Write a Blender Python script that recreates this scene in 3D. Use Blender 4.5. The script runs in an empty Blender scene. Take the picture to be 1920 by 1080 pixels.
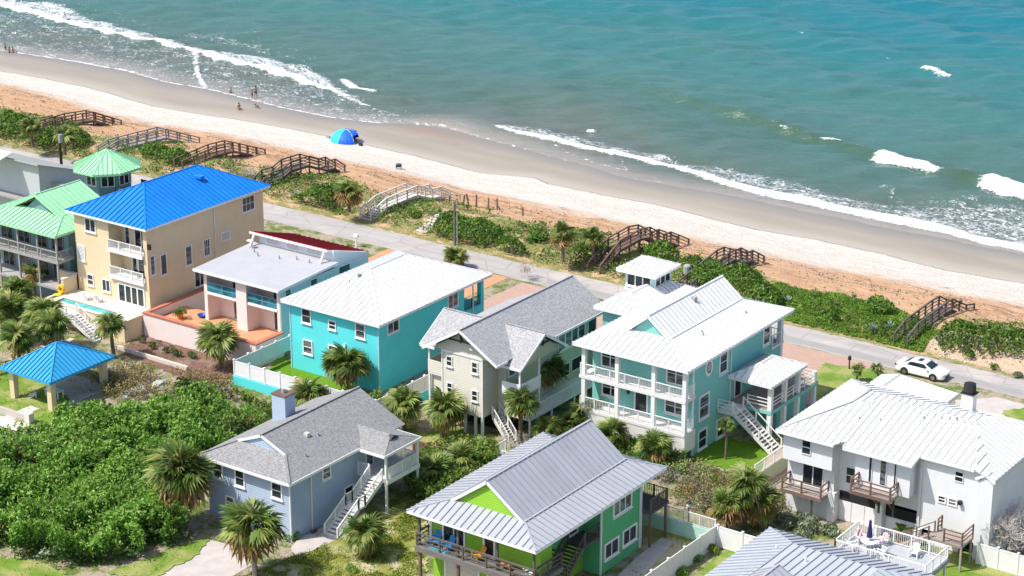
import bpy, bmesh, math, random
import numpy as np
from mathutils import Vector, Matrix, noise

# ------------------------------------------------------------------ camera, sky, sun
# World frame: X runs along the beach road, Y from the houses towards the sea, Z up; the road is z = 0.
S = bpy.context.scene
COL = S.collection
cam = bpy.data.cameras.new('camera'); CAM = bpy.data.objects.new('camera', cam); COL.objects.link(CAM)
cam.sensor_width = 36.0; cam.lens = 75.5; cam.clip_start = 1.0; cam.clip_end = 5000
CAM.location = (0, 0, 74)
CAM.rotation_euler = (math.radians(90 - 19.68), 0, math.radians(35.4))
S.camera = CAM

SUN_EL, SUN_DIR = math.radians(57), Vector((-0.60, -0.80, 0)).normalized()
w = bpy.data.worlds.new('World'); S.world = w; w.use_nodes = True
wn = w.node_tree.nodes; wn.clear()
wo = wn.new('ShaderNodeOutputWorld'); wb = wn.new('ShaderNodeBackground'); ws = wn.new('ShaderNodeTexSky')
ws.sky_type = 'NISHITA'; ws.sun_disc = False; ws.sun_elevation = SUN_EL
ws.sun_rotation = math.atan2(SUN_DIR.x, SUN_DIR.y)
ws.air_density = 0.8; ws.dust_density = 2.0; ws.ozone_density = 1.0
wb.inputs['Strength'].default_value = 0.15
w.node_tree.links.new(ws.outputs[0], wb.inputs[0]); w.node_tree.links.new(wb.outputs[0], wo.inputs[0])
sl = bpy.data.lights.new('sun', 'SUN'); SUN = bpy.data.objects.new('sun', sl); COL.objects.link(SUN)
sl.energy = 3.9; sl.angle = math.radians(0.5); sl.color = (1.0, 0.955, 0.89)
sv = SUN_DIR * math.cos(SUN_EL) + Vector((0, 0, math.sin(SUN_EL)))
SUN.rotation_euler = sv.to_track_quat('Z', 'Y').to_euler()
SUN.location = (-100, 100, 120)
S.view_settings.view_transform = 'Standard'; S.view_settings.look = 'None'
S.view_settings.gamma = 1.0; S.view_settings.use_curve_mapping = False
S.view_settings.exposure = 0.42
S.render.engine = 'CYCLES'
S.cycles.max_bounces = 6; S.cycles.transparent_max_bounces = 6
S.cycles.use_denoising = True

R = random.Random(7)
NR = np.random.default_rng(11)

# ------------------------------------------------------------------ materials
def newmat(name):
    m = bpy.data.materials.new(name); m.use_nodes = True
    nt = m.node_tree; nt.nodes.clear()
    o = nt.nodes.new('ShaderNodeOutputMaterial'); b = nt.nodes.new('ShaderNodeBsdfPrincipled')
    nt.links.new(b.outputs[0], o.inputs[0])
    return m, nt, b
def N(nt, t, **k):
    n = nt.nodes.new('ShaderNode' + t)
    for a, v in k.items(): setattr(n, a, v)
    return n
def setin(nt, node, key, val):
    if hasattr(val, 'links') or isinstance(val, bpy.types.NodeSocket): nt.links.new(val, node.inputs[key])
    else: node.inputs[key].default_value = val
def pos(nt, scale=(1, 1, 1), rot=(0, 0, 0)):
    g = N(nt, 'NewGeometry'); mp = N(nt, 'Mapping'); mp.inputs['Scale'].default_value = scale; mp.inputs['Rotation'].default_value = rot
    nt.links.new(g.outputs['Position'], mp.inputs['Vector']); return mp.outputs[0]
def pos_view(nt, sx, sy):
    a = pos(nt, (1, 1, 1), (0, 0, math.radians(-35))); mp = N(nt, 'Mapping'); mp.inputs['Scale'].default_value = (sx, sy, 1); nt.links.new(a, mp.inputs['Vector']); return mp.outputs[0]
def nz(nt, vec, scale, detail=4, rough=.55, dist=0.0):
    n = N(nt, 'TexNoise'); n.inputs['Scale'].default_value = scale; n.inputs['Detail'].default_value = detail
    n.inputs['Roughness'].default_value = rough; n.inputs['Distortion'].default_value = dist
    nt.links.new(vec, n.inputs['Vector']); return n.outputs['Fac']
def ramp(nt, fac, stops, interp='LINEAR'):
    r = N(nt, 'ValToRGB'); r.color_ramp.interpolation = interp
    e = r.color_ramp.elements
    while len(e) < len(stops): e.new(0.5)
    for i, (p, c) in enumerate(stops):
        e[i].position = p; e[i].color = (*c, 1) if len(c) == 3 else c
    nt.links.new(fac, r.inputs[0]); return r.outputs[0]
def step(nt, val, lo, hi):
    m = N(nt, 'MapRange', interpolation_type='SMOOTHSTEP'); m.inputs[1].default_value = lo; m.inputs[2].default_value = hi
    nt.links.new(val, m.inputs[0]); return m.outputs[0]
def mth(nt, op, a, b=None):
    m = N(nt, 'Math', operation=op); setin(nt, m, 0, a)
    if b is not None: setin(nt, m, 1, b)
    return m.outputs[0]
def mix(nt, fac, a, b, mode='MIX'):
    m = N(nt, 'Mix', data_type='RGBA', blend_type=mode)
    setin(nt, m, 0, fac)
    for k, v in ((6, a), (7, b)):
        if isinstance(v, tuple): m.inputs[k].default_value = (*v[:3], 1)
        else: nt.links.new(v, m.inputs[k])
    return m.outputs[2]
def bump(nt, b, h, strength=.3, dist=.05):
    n = N(nt, 'Bump'); n.inputs['Strength'].default_value = strength; n.inputs['Distance'].default_value = dist
    nt.links.new(h, n.inputs['Height']); nt.links.new(n.outputs[0], b.inputs['Normal']); return n
def rnd(nt): return N(nt, 'ObjectInfo').outputs['Random']
def attr(nt, name, out='Fac'): return N(nt, 'Attribute', attribute_name=name).outputs[out]
def sc(c, k): return tuple(min(1, x * k) for x in c)

def m_plain(name, c, rough=.6, var=.12, scale=1.3, metal=0.0, spec=.4, bumpk=0.0, bscale=20, perobj=0.0):
    m, nt, b = newmat(name)
    f = nz(nt, pos(nt), scale, 5, .6)
    col = ramp(nt, f, [(.25, sc(c, 1 - var)), (.75, sc(c, 1 + var))])
    if perobj:
        rv = N(nt, 'MapRange'); rv.inputs[3].default_value = 1 - perobj; rv.inputs[4].default_value = 1 + perobj; nt.links.new(rnd(nt), rv.inputs[0])
        hs = N(nt, 'HueSaturation'); nt.links.new(rv.outputs[0], hs.inputs['Value']); nt.links.new(col, hs.inputs['Color']); col = hs.outputs[0]
    nt.links.new(col, b.inputs['Base Color']); b.inputs['Roughness'].default_value = rough
    b.inputs['Metallic'].default_value = metal; b.inputs['Specular IOR Level'].default_value = spec
    if bumpk: bump(nt, b, nz(nt, pos(nt), bscale, 4), bumpk, .03)
    return m
def m_wall(name, c, lap=0.0, dirt=.10):
    """painted wall: faint mottling, rain streaks under the eaves, optional lap boards 'lap' metres apart"""
    m, nt, b = newmat(name)
    streak = nz(nt, pos(nt, (1.6, 1.6, .12)), 1.6, 5, .65)
    mott = nz(nt, pos(nt), .7, 4)
    col = ramp(nt, mott, [(.3, sc(c, .96)), (.7, sc(c, 1.04))])
    col = mix(nt, mth(nt, 'MULTIPLY', step(nt, streak, .52, .78), dirt * 3), col, sc((c[0] * .7 + .02, c[1] * .68 + .02, c[2] * .64 + .02), 1))
    if lap:
        g = N(nt, 'NewGeometry'); sx = N(nt, 'SeparateXYZ'); nt.links.new(g.outputs['Position'], sx.inputs[0])
        fr = mth(nt, 'FRACT', mth(nt, 'DIVIDE', sx.outputs[2], lap))
        bump(nt, b, mth(nt, 'SUBTRACT', 1.0, fr), .9, .03)
        col = mix(nt, mth(nt, 'MULTIPLY', step(nt, fr, .86, .97), .45), col, sc(c, .45))
    else:
        bump(nt, b, nz(nt, pos(nt), 14, 5, .7), .25, .02)
    nt.links.new(col, b.inputs['Base Color']); b.inputs['Roughness'].default_value = .75; b.inputs['Specular IOR Level'].default_value = .25
    return m
def m_roofmetal(name, c, rough=.42, dirt=.12, spec=.4):
    m, nt, b = newmat(name)
    a = nz(nt, pos(nt, (.5, .5, .5)), .6, 5, .65)
    s_ = nz(nt, pos(nt, (1, 1, 1)), 6, 4, .7)
    col = ramp(nt, a, [(.3, sc(c, 1 - dirt)), (.72, sc(c, 1.03))])
    col = mix(nt, mth(nt, 'MULTIPLY', step(nt, s_, .55, .8), .25), col, sc(c, .72))
    rv = N(nt, 'MapRange'); rv.inputs[3].default_value = .955; rv.inputs[4].default_value = 1.03; nt.links.new(rnd(nt), rv.inputs[0])
    hs = N(nt, 'HueSaturation'); nt.links.new(rv.outputs[0], hs.inputs['Value']); nt.links.new(col, hs.inputs['Color'])
    nt.links.new(hs.outputs[0], b.inputs['Base Color']); b.inputs['Roughness'].default_value = rough; b.inputs['Specular IOR Level'].default_value = spec
    return m
def m_shingle(name, c):
    m, nt, b = newmat(name)
    v = N(nt, 'TexVoronoi', feature='F1'); v.inputs['Scale'].default_value = 9.0
    nt.links.new(pos(nt, (1, 1, 1.6)), v.inputs['Vector'])
    sp = N(nt, 'SeparateColor'); nt.links.new(v.outputs['Color'], sp.inputs[0])
    col = ramp(nt, sp.outputs[0], [(0, sc(c, .74)), (.5, c), (1, sc(c, 1.24))])
    a = nz(nt, pos(nt), .55, 5, .6)
    col = mix(nt, mth(nt, 'MULTIPLY', step(nt, a, .45, .75), .25), col, sc(c, .8))
    g = N(nt, 'NewGeometry'); sx = N(nt, 'SeparateXYZ'); nt.links.new(g.outputs['Position'], sx.inputs[0])
    fr = mth(nt, 'FRACT', mth(nt, 'DIVIDE', sx.outputs[2], .075))
    bump(nt, b, fr, .5, .02)
    nt.links.new(col, b.inputs['Base Color']); b.inputs['Roughness'].default_value = .9; b.inputs['Specular IOR Level'].default_value = .2
    return m
def m_wood(name, c, var=.3):
    m, nt, b = newmat(name)
    f = nz(nt, pos(nt, (3, 3, 3)), 2.2, 6, .7); f2 = nz(nt, pos(nt), .8, 3)
    col = ramp(nt, f, [(.28, sc(c, 1 - var)), (.72, sc(c, 1 + var))])
    col = mix(nt, mth(nt, 'MULTIPLY', f2, .35), col, sc((.5, .47, .42), .8))
    rv = N(nt, 'MapRange'); rv.inputs[3].default_value = .82; rv.inputs[4].default_value = 1.15; nt.links.new(rnd(nt), rv.inputs[0])
    hs = N(nt, 'HueSaturation'); nt.links.new(rv.outputs[0], hs.inputs['Value']); nt.links.new(col, hs.inputs['Color'])
    nt.links.new(hs.outputs[0], b.inputs['Base Color']); b.inputs['Roughness'].default_value = .85; b.inputs['Specular IOR Level'].default_value = .2
    return m
def m_glass(name, c=(.018, .026, .032), rough=.06):
    m, nt, b = newmat(name)
    f = nz(nt, pos(nt), .9, 2)
    col = ramp(nt, f, [(.35, sc(c, .6)), (.65, sc(c, 1.7))])
    if name == 'window_glass': col = mix(nt, step(nt, mth(nt, 'FRACT', mth(nt, 'MULTIPLY', rnd(nt), 7.3)), .62, .66), col, ramp(nt, nz(nt, pos(nt, (.2, .2, 1)), 3.0, 1), [(.45, (.035, .05, .06)), (.55, (.16, .17, .17))]))
    nt.links.new(col, b.inputs['Base Color']); b.inputs['Roughness'].default_value = rough; b.inputs['Specular IOR Level'].default_value = .6
    return m
def m_leaf(name, c1, c2, c3, trans=.25, rough=.55):
    """foliage: per-leaf tint attribute, clump noise, thin translucency"""
    m, nt, b = newmat(name)
    t = attr(nt, 'tint')
    col = ramp(nt, t, [(0, c1), (.55, c2), (1, c3)])
    cl = nz(nt, pos(nt), .35, 3)
    hs = N(nt, 'HueSaturation'); nt.links.new(col, hs.inputs['Color'])
    mv = N(nt, 'MapRange'); mv.inputs[1].default_value = .3; mv.inputs[2].default_value = .7; mv.inputs[3].default_value = .7; mv.inputs[4].default_value = 1.3
    nt.links.new(cl, mv.inputs[0]); nt.links.new(mv.outputs[0], hs.inputs['Value'])
    mh = N(nt, 'MapRange'); mh.inputs[3].default_value = .485; mh.inputs[4].default_value = .515; nt.links.new(rnd(nt), mh.inputs[0]); nt.links.new(mh.outputs[0], hs.inputs['Hue'])
    nt.links.new(hs.outputs[0], b.inputs['Base Color']); b.inputs['Roughness'].default_value = rough; b.inputs['Specular IOR Level'].default_value = .3
    tr = N(nt, 'BsdfTranslucent'); nt.links.new(hs.outputs[0], tr.inputs[0])
    mx = N(nt, 'MixShader'); mx.inputs[0].default_value = trans
    o = [n for n in nt.nodes if n.type == 'OUTPUT_MATERIAL'][0]
    nt.links.new(b.outputs[0], mx.inputs[1]); nt.links.new(tr.outputs[0], mx.inputs[2]); nt.links.new(mx.outputs[0], o.inputs[0])
    return m
def m_lawn(name, c1, c2, c3=None, patch=0.0):
    m, nt, b = newmat(name)
    f = nz(nt, pos(nt), 2.2, 6, .75); g = nz(nt, pos(nt), .35, 4)
    col = ramp(nt, f, [(.3, c1), (.7, c2)])
    if c3: col = mix(nt, step(nt, g, .55 - patch, .75 - patch), col, c3)
    nt.links.new(col, b.inputs['Base Color']); b.inputs['Roughness'].default_value = .9; b.inputs['Specular IOR Level'].default_value = .15
    bump(nt, b, nz(nt, pos(nt), 9, 5, .8), .8, .08)
    return m
def m_pave(name, c1, c2, bw=.4, bh=.2, mortar=(.3, .27, .23)):
    m, nt, b = newmat(name)
    br = N(nt, 'TexBrick'); br.inputs['Scale'].default_value = 1.0
    br.inputs['Brick Width'].default_value = bw; br.inputs['Row Height'].default_value = bh; br.inputs['Mortar Size'].default_value = .012
    br.inputs['Color1'].default_value = (*c1, 1); br.inputs['Color2'].default_value = (*c2, 1); br.inputs['Mortar'].default_value = (*mortar, 1)
    nt.links.new(pos(nt), br.inputs['Vector'])
    col = mix(nt, mth(nt, 'MULTIPLY', nz(nt, pos(nt), .5, 5, .65), .5), br.outputs[0], sc(c1, .72))
    nt.links.new(col, b.inputs['Base Color']); b.inputs['Roughness'].default_value = .85
    return m

M = {}
WHITE = (.80, .80, .79)
M['white'] = m_plain('white_paint', WHITE, .5, .05)
M['whitewood'] = m_plain('white_wood', (.74, .72, .70), .6, .1, 4)
M['roof_white'] = m_roofmetal('white_metal_roof', (.84, .84, .83), .45, .05)
M['roof_blue'] = m_roofmetal('blue_metal_roof', (.008, .23, .74), .4, .14)
M['roof_blue2'] = m_roofmetal('bright_blue_metal_roof', (.04, .36, .66), .4, .12)
M['roof_green'] = m_roofmetal('mint_metal_roof', (.36, .70, .42), .45, .1)
M['roof_grey'] = m_roofmetal('grey_metal_roof', (.40, .42, .455), .38, .1)
M['roof_grey2'] = m_roofmetal('slate_metal_roof', (.44, .47, .515), .38, .1)
M['roof_red'] = m_roofmetal('red_roof', (.46, .016, .035), .5, .1)
M['flat_grey'] = m_plain('pale_flat_roof', (.40, .41, .435), .8, .07, .8)
M['shingle_a'] = m_shingle('grey_shingles', (.35, .352, .36))
M['shingle_b'] = m_shingle('warm_grey_shingles', (.262, .262, .262))
M['tan'] = m_wall('tan_stucco', (.74, .595, .39), 0, .09)
M['pinkwall'] = m_wall('pink_stucco', (.80, .70, .66), 0, .05)
M['pearl'] = m_wall('pearl_stucco', (.66, .70, .74), 0, .05)
M['turq'] = m_wall('turquoise_stucco', (.11, .66, .69), 0, .05)
M['cream'] = m_wall('cream_lap_siding', (.645, .62, .535), .2, .08)
M['sage'] = m_wall('sage_siding', (.50, .51, .36), .2, .05)
M['aqua'] = m_wall('seafoam_stucco', (.22, .54, .485), 0, .08)
M['aqua2'] = m_wall('pale_aqua_stucco', (.40, .66, .70), 0, .05)
M['lime'] = m_wall('lime_siding', (.25, .50, .045), .2, .05)
M['green'] = m_wall('green_siding', (.105, .44, .19), .2, .05)
M['bluegrey'] = m_wall('blue_grey_siding', (.38, .47, .59), .2, .07)
M['housewhite'] = m_wall('white_stucco', (.73, .74, .75), 0, .10)
M['greyhouse'] = m_wall('pale_grey_wall', (.50, .55, .55), 0, .05)
M['teal'] = m_wall('slate_teal_wall', (.20, .33, .36), 0, .05)
M['glass'] = m_glass('window_glass')
M['glass_teal'] = m_glass('teal_glass', (.02, .16, .22), .15)
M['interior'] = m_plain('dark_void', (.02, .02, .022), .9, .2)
M['louver'] = m_plain('louver_grey', (.33, .35, .33), .7, .1)
M['concrete'] = m_plain('concrete', (.47, .43, .40), .85, .16, .8, bumpk=.2)
M['pale_concrete'] = m_plain('pale_concrete', (.62, .57, .50), .85, .12, .8, bumpk=.2)
M['deckwood'] = m_wood('weathered_deck_wood', (.33, .27, .24))
M['brownwood'] = m_wood('brown_wood', (.125, .06, .045))
M['darkwood'] = m_wood('dark_wood', (.062, .046, .045))
M['greywood'] = m_wood('grey_wood', (.30, .295, .30))
M['palewood'] = m_wood('pale_wood', (.72, .69, .64), .12)
M['fencewood'] = m_wood('fence_wood', (.22, .11, .055))
M['vinyl'] = m_plain('white_vinyl', (.78, .77, .78), .4, .04)
M['black'] = m_plain('black_metal', (.02, .02, .022), .5, .2)
M['pole'] = m_wood('pole_wood', (.13, .105, .09))
M['bark'] = m_plain('palm_bark', (.17, .135, .10), .95, .35, 6, bumpk=.9, bscale=9)
M['twig'] = m_plain('dead_twig', (.52, .475, .43), .95, .3, 3, perobj=.1)
M['rock'] = m_plain('pale_rock', (.42, .44, .40), .95, .25, 1.5, bumpk=.8, bscale=4)
M['stone'] = m_plain('edging_stone', (.52, .43, .33), .95, .25, 3, perobj=.25)
M['brick_red'] = m_pave('red_brick_coping', (.50, .14, .08), (.55, .18, .10))
M['pave_pink'] = m_pave('pink_pavers', (.50, .33, .26), (.44, .28, .21))
M['pave_orange'] = m_pave('terracotta_tiles', (.62, .31, .16), (.58, .27, .13), .4, .4)
M['deckgrey'] = m_wood('grey_deck_wood', (.15, .14, .135))
RIB_SHADE = {k: m_plain(k + '_shaded_seam', c, .55, .15) for k, c in (('roof_white', (.46, .47, .48)), ('roof_grey', (.29, .30, .325)), ('roof_grey2', (.30, .325, .36)), ('roof_blue', (.005, .12, .48)), ('roof_blue2', (.012, .17, .38)), ('roof_green', (.24, .52, .31)), ('roof_red', (.26, .01, .02)))}  # seams coloured darker than the pans, painting in the shade of their sides
M['mint'] = m_plain('mint_paint', (.42, .68, .58), .6, .07)
M['poolwater'] = m_glass('pool_water', (.05, .36, .36), .05)
M['leaf_scrub'] = m_leaf('scrub_leaves', (.045, .12, .014), (.165, .33, .034), (.38, .53, .13), .36)
M['leaf_dune'] = m_leaf('dune_leaves', (.04, .10, .012), (.10, .21, .022), (.25, .32, .07), .3)
M['leaf_grey'] = m_leaf('silver_leaves', (.10, .14, .075), (.22, .28, .16), (.38, .43, .29), .2)
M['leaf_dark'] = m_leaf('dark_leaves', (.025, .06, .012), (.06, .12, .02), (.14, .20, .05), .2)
M['leaf_dry'] = m_leaf('dry_leaves', (.12, .10, .04), (.25, .20, .08), (.38, .30, .12), .2)
M['frond'] = m_leaf('palm_fronds', (.06, .12, .026), (.165, .245, .05), (.40, .42, .14), .3, .42)
M['frond_dead'] = m_leaf('dead_fronds', (.16, .09, .03), (.36, .22, .07), (.46, .33, .14), .15)
M['agave'] = m_leaf('agave_leaves', (.20, .27, .26), (.32, .40, .40), (.42, .50, .48), .1)
M['grassblade'] = m_leaf('grass_blades', (.08, .19, .012), (.16, .31, .022), (.30, .40, .07), .4)
M['weed'] = m_leaf('weed_leaves', (.09, .15, .010), (.20, .26, .025), (.34, .33, .07), .3)
M['lawn'] = m_lawn('lawn_turf', (.08, .19, .012), (.15, .29, .02), (.17, .24, .03), .02)
M['lawn2'] = m_lawn('bright_turf', (.11, .21, .022), (.19, .30, .045), (.33, .34, .12), .12)
M['drylawn'] = m_lawn('dry_turf', (.16, .20, .03), (.34, .32, .10), (.52, .46, .30), .1)
M['sandy'] = m_lawn('sandy_weeds', (.46, .43, .33), (.60, .56, .45), (.20, .23, .06), .02)
M['mulch'] = m_lawn('mulch', (.13, .07, .055), (.26, .15, .12), (.30, .22, .19), .05)

# ------------------------------------------------------------------ mesh helpers
class MB:
    def __init__(s): s.v = []; s.f = []
    def add(s, vs, fs):
        o = len(s.v); s.v += [tuple(map(float, p)) for p in vs]; s.f += [tuple(i + o for i in f) for f in fs]
        return s
    def box(s, x0, x1, y0, y1, z0, z1):
        x0, x1 = min(x0, x1), max(x0, x1); y0, y1 = min(y0, y1), max(y0, y1); z0, z1 = min(z0, z1), max(z0, z1)
        return s.add([(x0, y0, z0), (x1, y0, z0), (x1, y1, z0), (x0, y1, z0), (x0, y0, z1), (x1, y0, z1), (x1, y1, z1), (x0, y1, z1)],
                     [(0, 3, 2, 1), (4, 5, 6, 7), (0, 1, 5, 4), (1, 2, 6, 5), (2, 3, 7, 6), (3, 0, 4, 7)])
    def bar(s, p, q, w, h=None, up=(0, 0, 1)):
        h = h or w; p, q = Vector(p), Vector(q); d = q - p
        if d.length < 1e-5: return s
        d.normalize(); u = Vector(up)
        if abs(d.dot(u)) > .98: u = Vector((0, 1, 0))
        a = d.cross(u).normalized() * (w / 2); b = a.cross(d).normalized() * (h / 2)
        return s.add([p - a - b, p + a - b, p + a + b, p - a + b, q - a - b, q + a - b, q + a + b, q - a + b],
                     [(0, 1, 2, 3), (7, 6, 5, 4), (0, 4, 5, 1), (1, 5, 6, 2), (2, 6, 7, 3), (3, 7, 4, 0)])
    def tube(s, pts, rad, n=6, cap=True):
        if not hasattr(rad, '__len__'): rad = [rad] * len(pts)
        pts = [Vector(p) for p in pts]; vs = []; fs = []
        for i, p in enumerate(pts):
            d = (pts[min(i + 1, len(pts) - 1)] - pts[max(i - 1, 0)]).normalized()
            u = Vector((1, 0, 0)) if abs(d.z) > .9 else Vector((0, 0, 1))
            a = d.cross(u).normalized(); b = d.cross(a)
            for k in range(n):
                t = 2 * math.pi * k / n; vs.append(p + (a * math.cos(t) + b * math.sin(t)) * rad[i])
        for i in range(len(pts) - 1):
            for k in range(n):
                k2 = (k + 1) % n; fs.append((i * n + k, i * n + k2, (i + 1) * n + k2, (i + 1) * n + k))
        if cap: fs.append(tuple(range(n))[::-1]); fs.append(tuple((len(pts) - 1) * n + k for k in range(n)))
        return s.add(vs, fs)
    def prism(s, pts, vec):
        n = len(pts); v = Vector(vec); a = [Vector(p) for p in pts]
        return s.add(a + [p + v for p in a], [tuple(range(n))[::-1], tuple(range(n, 2 * n))] + [(i, (i + 1) % n, n + (i + 1) % n, n + i) for i in range(n)])
    def poly(s, pts): return s.add(pts, [tuple(range(len(pts)))])
    def lathe(s, prof, c=(0, 0, 0), n=12):
        vs = []; fs = []
        for r, z in prof:
            for k in range(n):
                t = 2 * math.pi * k / n; vs.append((c[0] + r * math.cos(t), c[1] + r * math.sin(t), c[2] + z))
        for i in range(len(prof) - 1):
            for k in range(n):
                k2 = (k + 1) % n; fs.append((i * n + k, i * n + k2, (i + 1) * n + k2, (i + 1) * n + k))
        fs.append(tuple(range(n))[::-1]); fs.append(tuple((len(prof) - 1) * n + k for k in range(n)))
        return s.add(vs, fs)

WL = {}
def wl(o): return WL.get(o, Vector((0, 0, 0))) if o is not None else Vector((0, 0, 0))
def thing(name, label, cat, loc=(0, 0, 0), group=None):
    o = bpy.data.objects.new(name, None); COL.objects.link(o); o.location = loc; WL[o] = Vector(loc)
    o['label'] = label; o['category'] = cat
    if group: o['group'] = group
    o.empty_display_size = .3
    return o
def mesh_of(name, mb, mat, off=(0, 0, 0), smooth=False):
    me = bpy.data.meshes.new(name); off = Vector(off)
    me.from_pydata([(p[0] - off[0], p[1] - off[1], p[2] - off[2]) for p in mb.v], [], mb.f); me.materials.append(mat)
    bm = bmesh.new(); bm.from_mesh(me); bmesh.ops.recalc_face_normals(bm, faces=bm.faces); bm.to_mesh(me); bm.free()
    if smooth: me.polygons.foreach_set('use_smooth', [True] * len(me.polygons))
    return me
def mk(name, mb, mat, parent=None, kind=None, label=None, smooth=False):
    """link a mesh as ONE object; vertices are given in world coordinates"""
    o = bpy.data.objects.new(name, mesh_of(name, mb, mat, wl(parent), smooth)); COL.objects.link(o)
    if parent is not None: o.parent = parent; WL[o] = wl(parent)
    if kind: o['kind'] = kind
    if label: o['label'] = label
    return o
def tag(o, label=None, cat=None, group=None, kind=None):
    for k, v in (('label', label), ('category', cat), ('group', group), ('kind', kind)):
        if v: o[k] = v
    return o
def dup_tree(o, loc=None, rotz=None, scale=None, label=None, parent=None):
    c = o.copy(); COL.objects.link(c)
    if parent is not None: c.parent = parent
    if loc is not None: c.location = loc
    if rotz is not None: c.rotation_euler.z = rotz
    if scale is not None: c.scale = scale if hasattr(scale, '__len__') else (scale,) * 3
    if label: c['label'] = label
    for ch in KIDS.get(o, list(o.children)): dup_tree(ch, parent=c)
    return c
KIDS = {}
def fit(name, data, parent=None, loc=(0, 0, 0), rot=(0, 0, 0), scale=1):
    o = bpy.data.objects.new(name, data); COL.objects.link(o); o.parent = parent
    o.location = loc; o.rotation_euler = rot; o.scale = scale if hasattr(scale, '__len__') else (scale,) * 3
    return o
def npmesh(name, V, F, mat, tint=None, smooth=False):
    """mesh from numpy: F is (n,3) or (n,4); tint is per-face"""
    me = bpy.data.meshes.new(name); k = F.shape[1]
    me.vertices.add(len(V)); me.vertices.foreach_set('co', V.astype(np.float32).ravel())
    me.loops.add(F.size); me.loops.foreach_set('vertex_index', F.astype(np.int32).ravel())
    me.polygons.add(len(F)); me.polygons.foreach_set('loop_start', np.arange(0, F.size, k, dtype=np.int32))
    me.materials.append(mat)
    if tint is not None:
        a = me.attributes.new('tint', 'FLOAT', 'FACE'); a.data.foreach_set('value', tint.astype(np.float32))
    me.update(calc_edges=True)
    if smooth: me.polygons.foreach_set('use_smooth', np.ones(len(F), bool))
    return me

# value noise on numpy arrays (several octaves)
_perm = NR.random((256, 256))
def vnoise(x, y, sc_=1.0, oct_=3):
    t = 0; amp = 1.0; tot = 0; x = np.asarray(x, float) * sc_; y = np.asarray(y, float) * sc_
    for o in range(oct_):
        xi = np.floor(x).astype(int); yi = np.floor(y).astype(int); fx = x - xi; fy = y - yi
        fx = fx * fx * (3 - 2 * fx); fy = fy * fy * (3 - 2 * fy)
        g = lambda a, b: _perm[a % 256, b % 256]
        t = t + amp * ((g(xi, yi) * (1 - fx) + g(xi + 1, yi) * fx) * (1 - fy) + (g(xi, yi + 1) * (1 - fx) + g(xi + 1, yi + 1) * fx) * fy)
        tot += amp; amp *= .5; x = x * 2.03 + 17.3; y = y * 2.03 + 5.1
    return t / tot

# ------------------------------------------------------------------ terrain
def line(*pts):
    p = sorted((q[0], q[1]) for q in pts); xs = np.array([a for a, _ in p]); ys = np.array([b for _, b in p])
    return lambda x: np.interp(x, xs, ys)
VEG = line((-215.48, 185.88, 0.20), (-206.13, 187.56, 0.20), (-197.97, 185.38, 0.20), (-187.65, 183.57, 0.20), (-183.30, 186.66, 0.20), (-169.27, 184.87, 0.20), (-158.46, 187.91, 0.20), (-151.97, 185.92, 0.20), (-146.11, 184.48, 0.20), (-138.92, 187.11, 0.20), (-129.62, 186.49, 0.20), (-121.79, 188.57, 0.20), (-115.99, 187.05, 0.20), (-111.03, 187.72, 0.20), (-103.30, 187.88, 0.20), (-97.34, 183.95, 0.20), (-88.82, 183.80, 0.20), (-82.61, 183.00, 0.20), (-73.39, 187.38, 0.20))
ORA = line((-231.22, 199.83, -1.60), (-204.93, 194.90, -1.60), (-192.19, 195.84, -1.60), (-173.13, 197.11, -1.60), (-152.48, 196.75, -1.60), (-135.65, 195.15, -1.60), (-120.82, 194.80, -1.60), (-106.51, 193.69, -1.60), (-94.35, 194.92, -1.60), (-75.52, 195.44, -1.60))
WET = line((-242.83, 210.11, -3.00), (-224.77, 210.78, -3.00), (-209.44, 208.05, -3.00), (-195.48, 209.96, -3.00), (-179.78, 210.82, -3.00), (-164.34, 209.90, -3.00), (-153.07, 208.46, -3.00), (-146.34, 210.97, -3.00), (-143.25, 209.52, -3.00), (-129.51, 210.09, -3.00), (-124.36, 209.60, -3.00), (-113.38, 208.41, -3.00), (-105.35, 209.10, -3.00), (-97.24, 208.85, -3.00), (-88.82, 207.54, -3.00), (-81.01, 208.83, -3.00))
SHORE_PTS = [(-277.33, 218.52, -4.00), (-255.47, 221.38, -4.00), (-252.42, 221.79, -4.00), (-241.97, 223.20, -4.00), (-230.64, 223.75, -4.00), (-220.02, 221.68, -4.00), (-212.96, 222.45, -4.00), (-206.15, 221.62, -4.00), (-197.56, 220.41, -4.00), (-190.94, 220.15, -4.00), (-186.15, 220.43, -4.00), (-180.24, 222.23, -4.00), (-176.63, 225.47, -4.00), (-172.85, 226.80, -4.00), (-168.73, 226.04, -4.00), (-165.15, 224.95, -4.00), (-157.43, 223.71, -4.00), (-152.01, 222.29, -4.00), (-145.30, 221.34, -4.00), (-139.42, 219.40, -4.00), (-131.00, 219.75, -4.00), (-125.93, 220.60, -4.00), (-120.08, 220.45, -4.00), (-114.13, 219.96, -4.00), (-106.81, 220.06, -4.00), (-101.20, 219.59, -4.00), (-96.19, 220.25, -4.00), (-90.85, 219.78, -4.00), (-85.77, 220.39, -4.00)]
SHORE = line(*SHORE_PTS)
PROF_Y = [150, 175.9, 177, 179.5, 183.5, 186.5, 190, 199, 207, 221, 236, 420]
PROF_Z = [0, 0, .15, .75, .95, .55, 0.0, -1.7, -3.0, -4.0, -5.2, -9]
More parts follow.
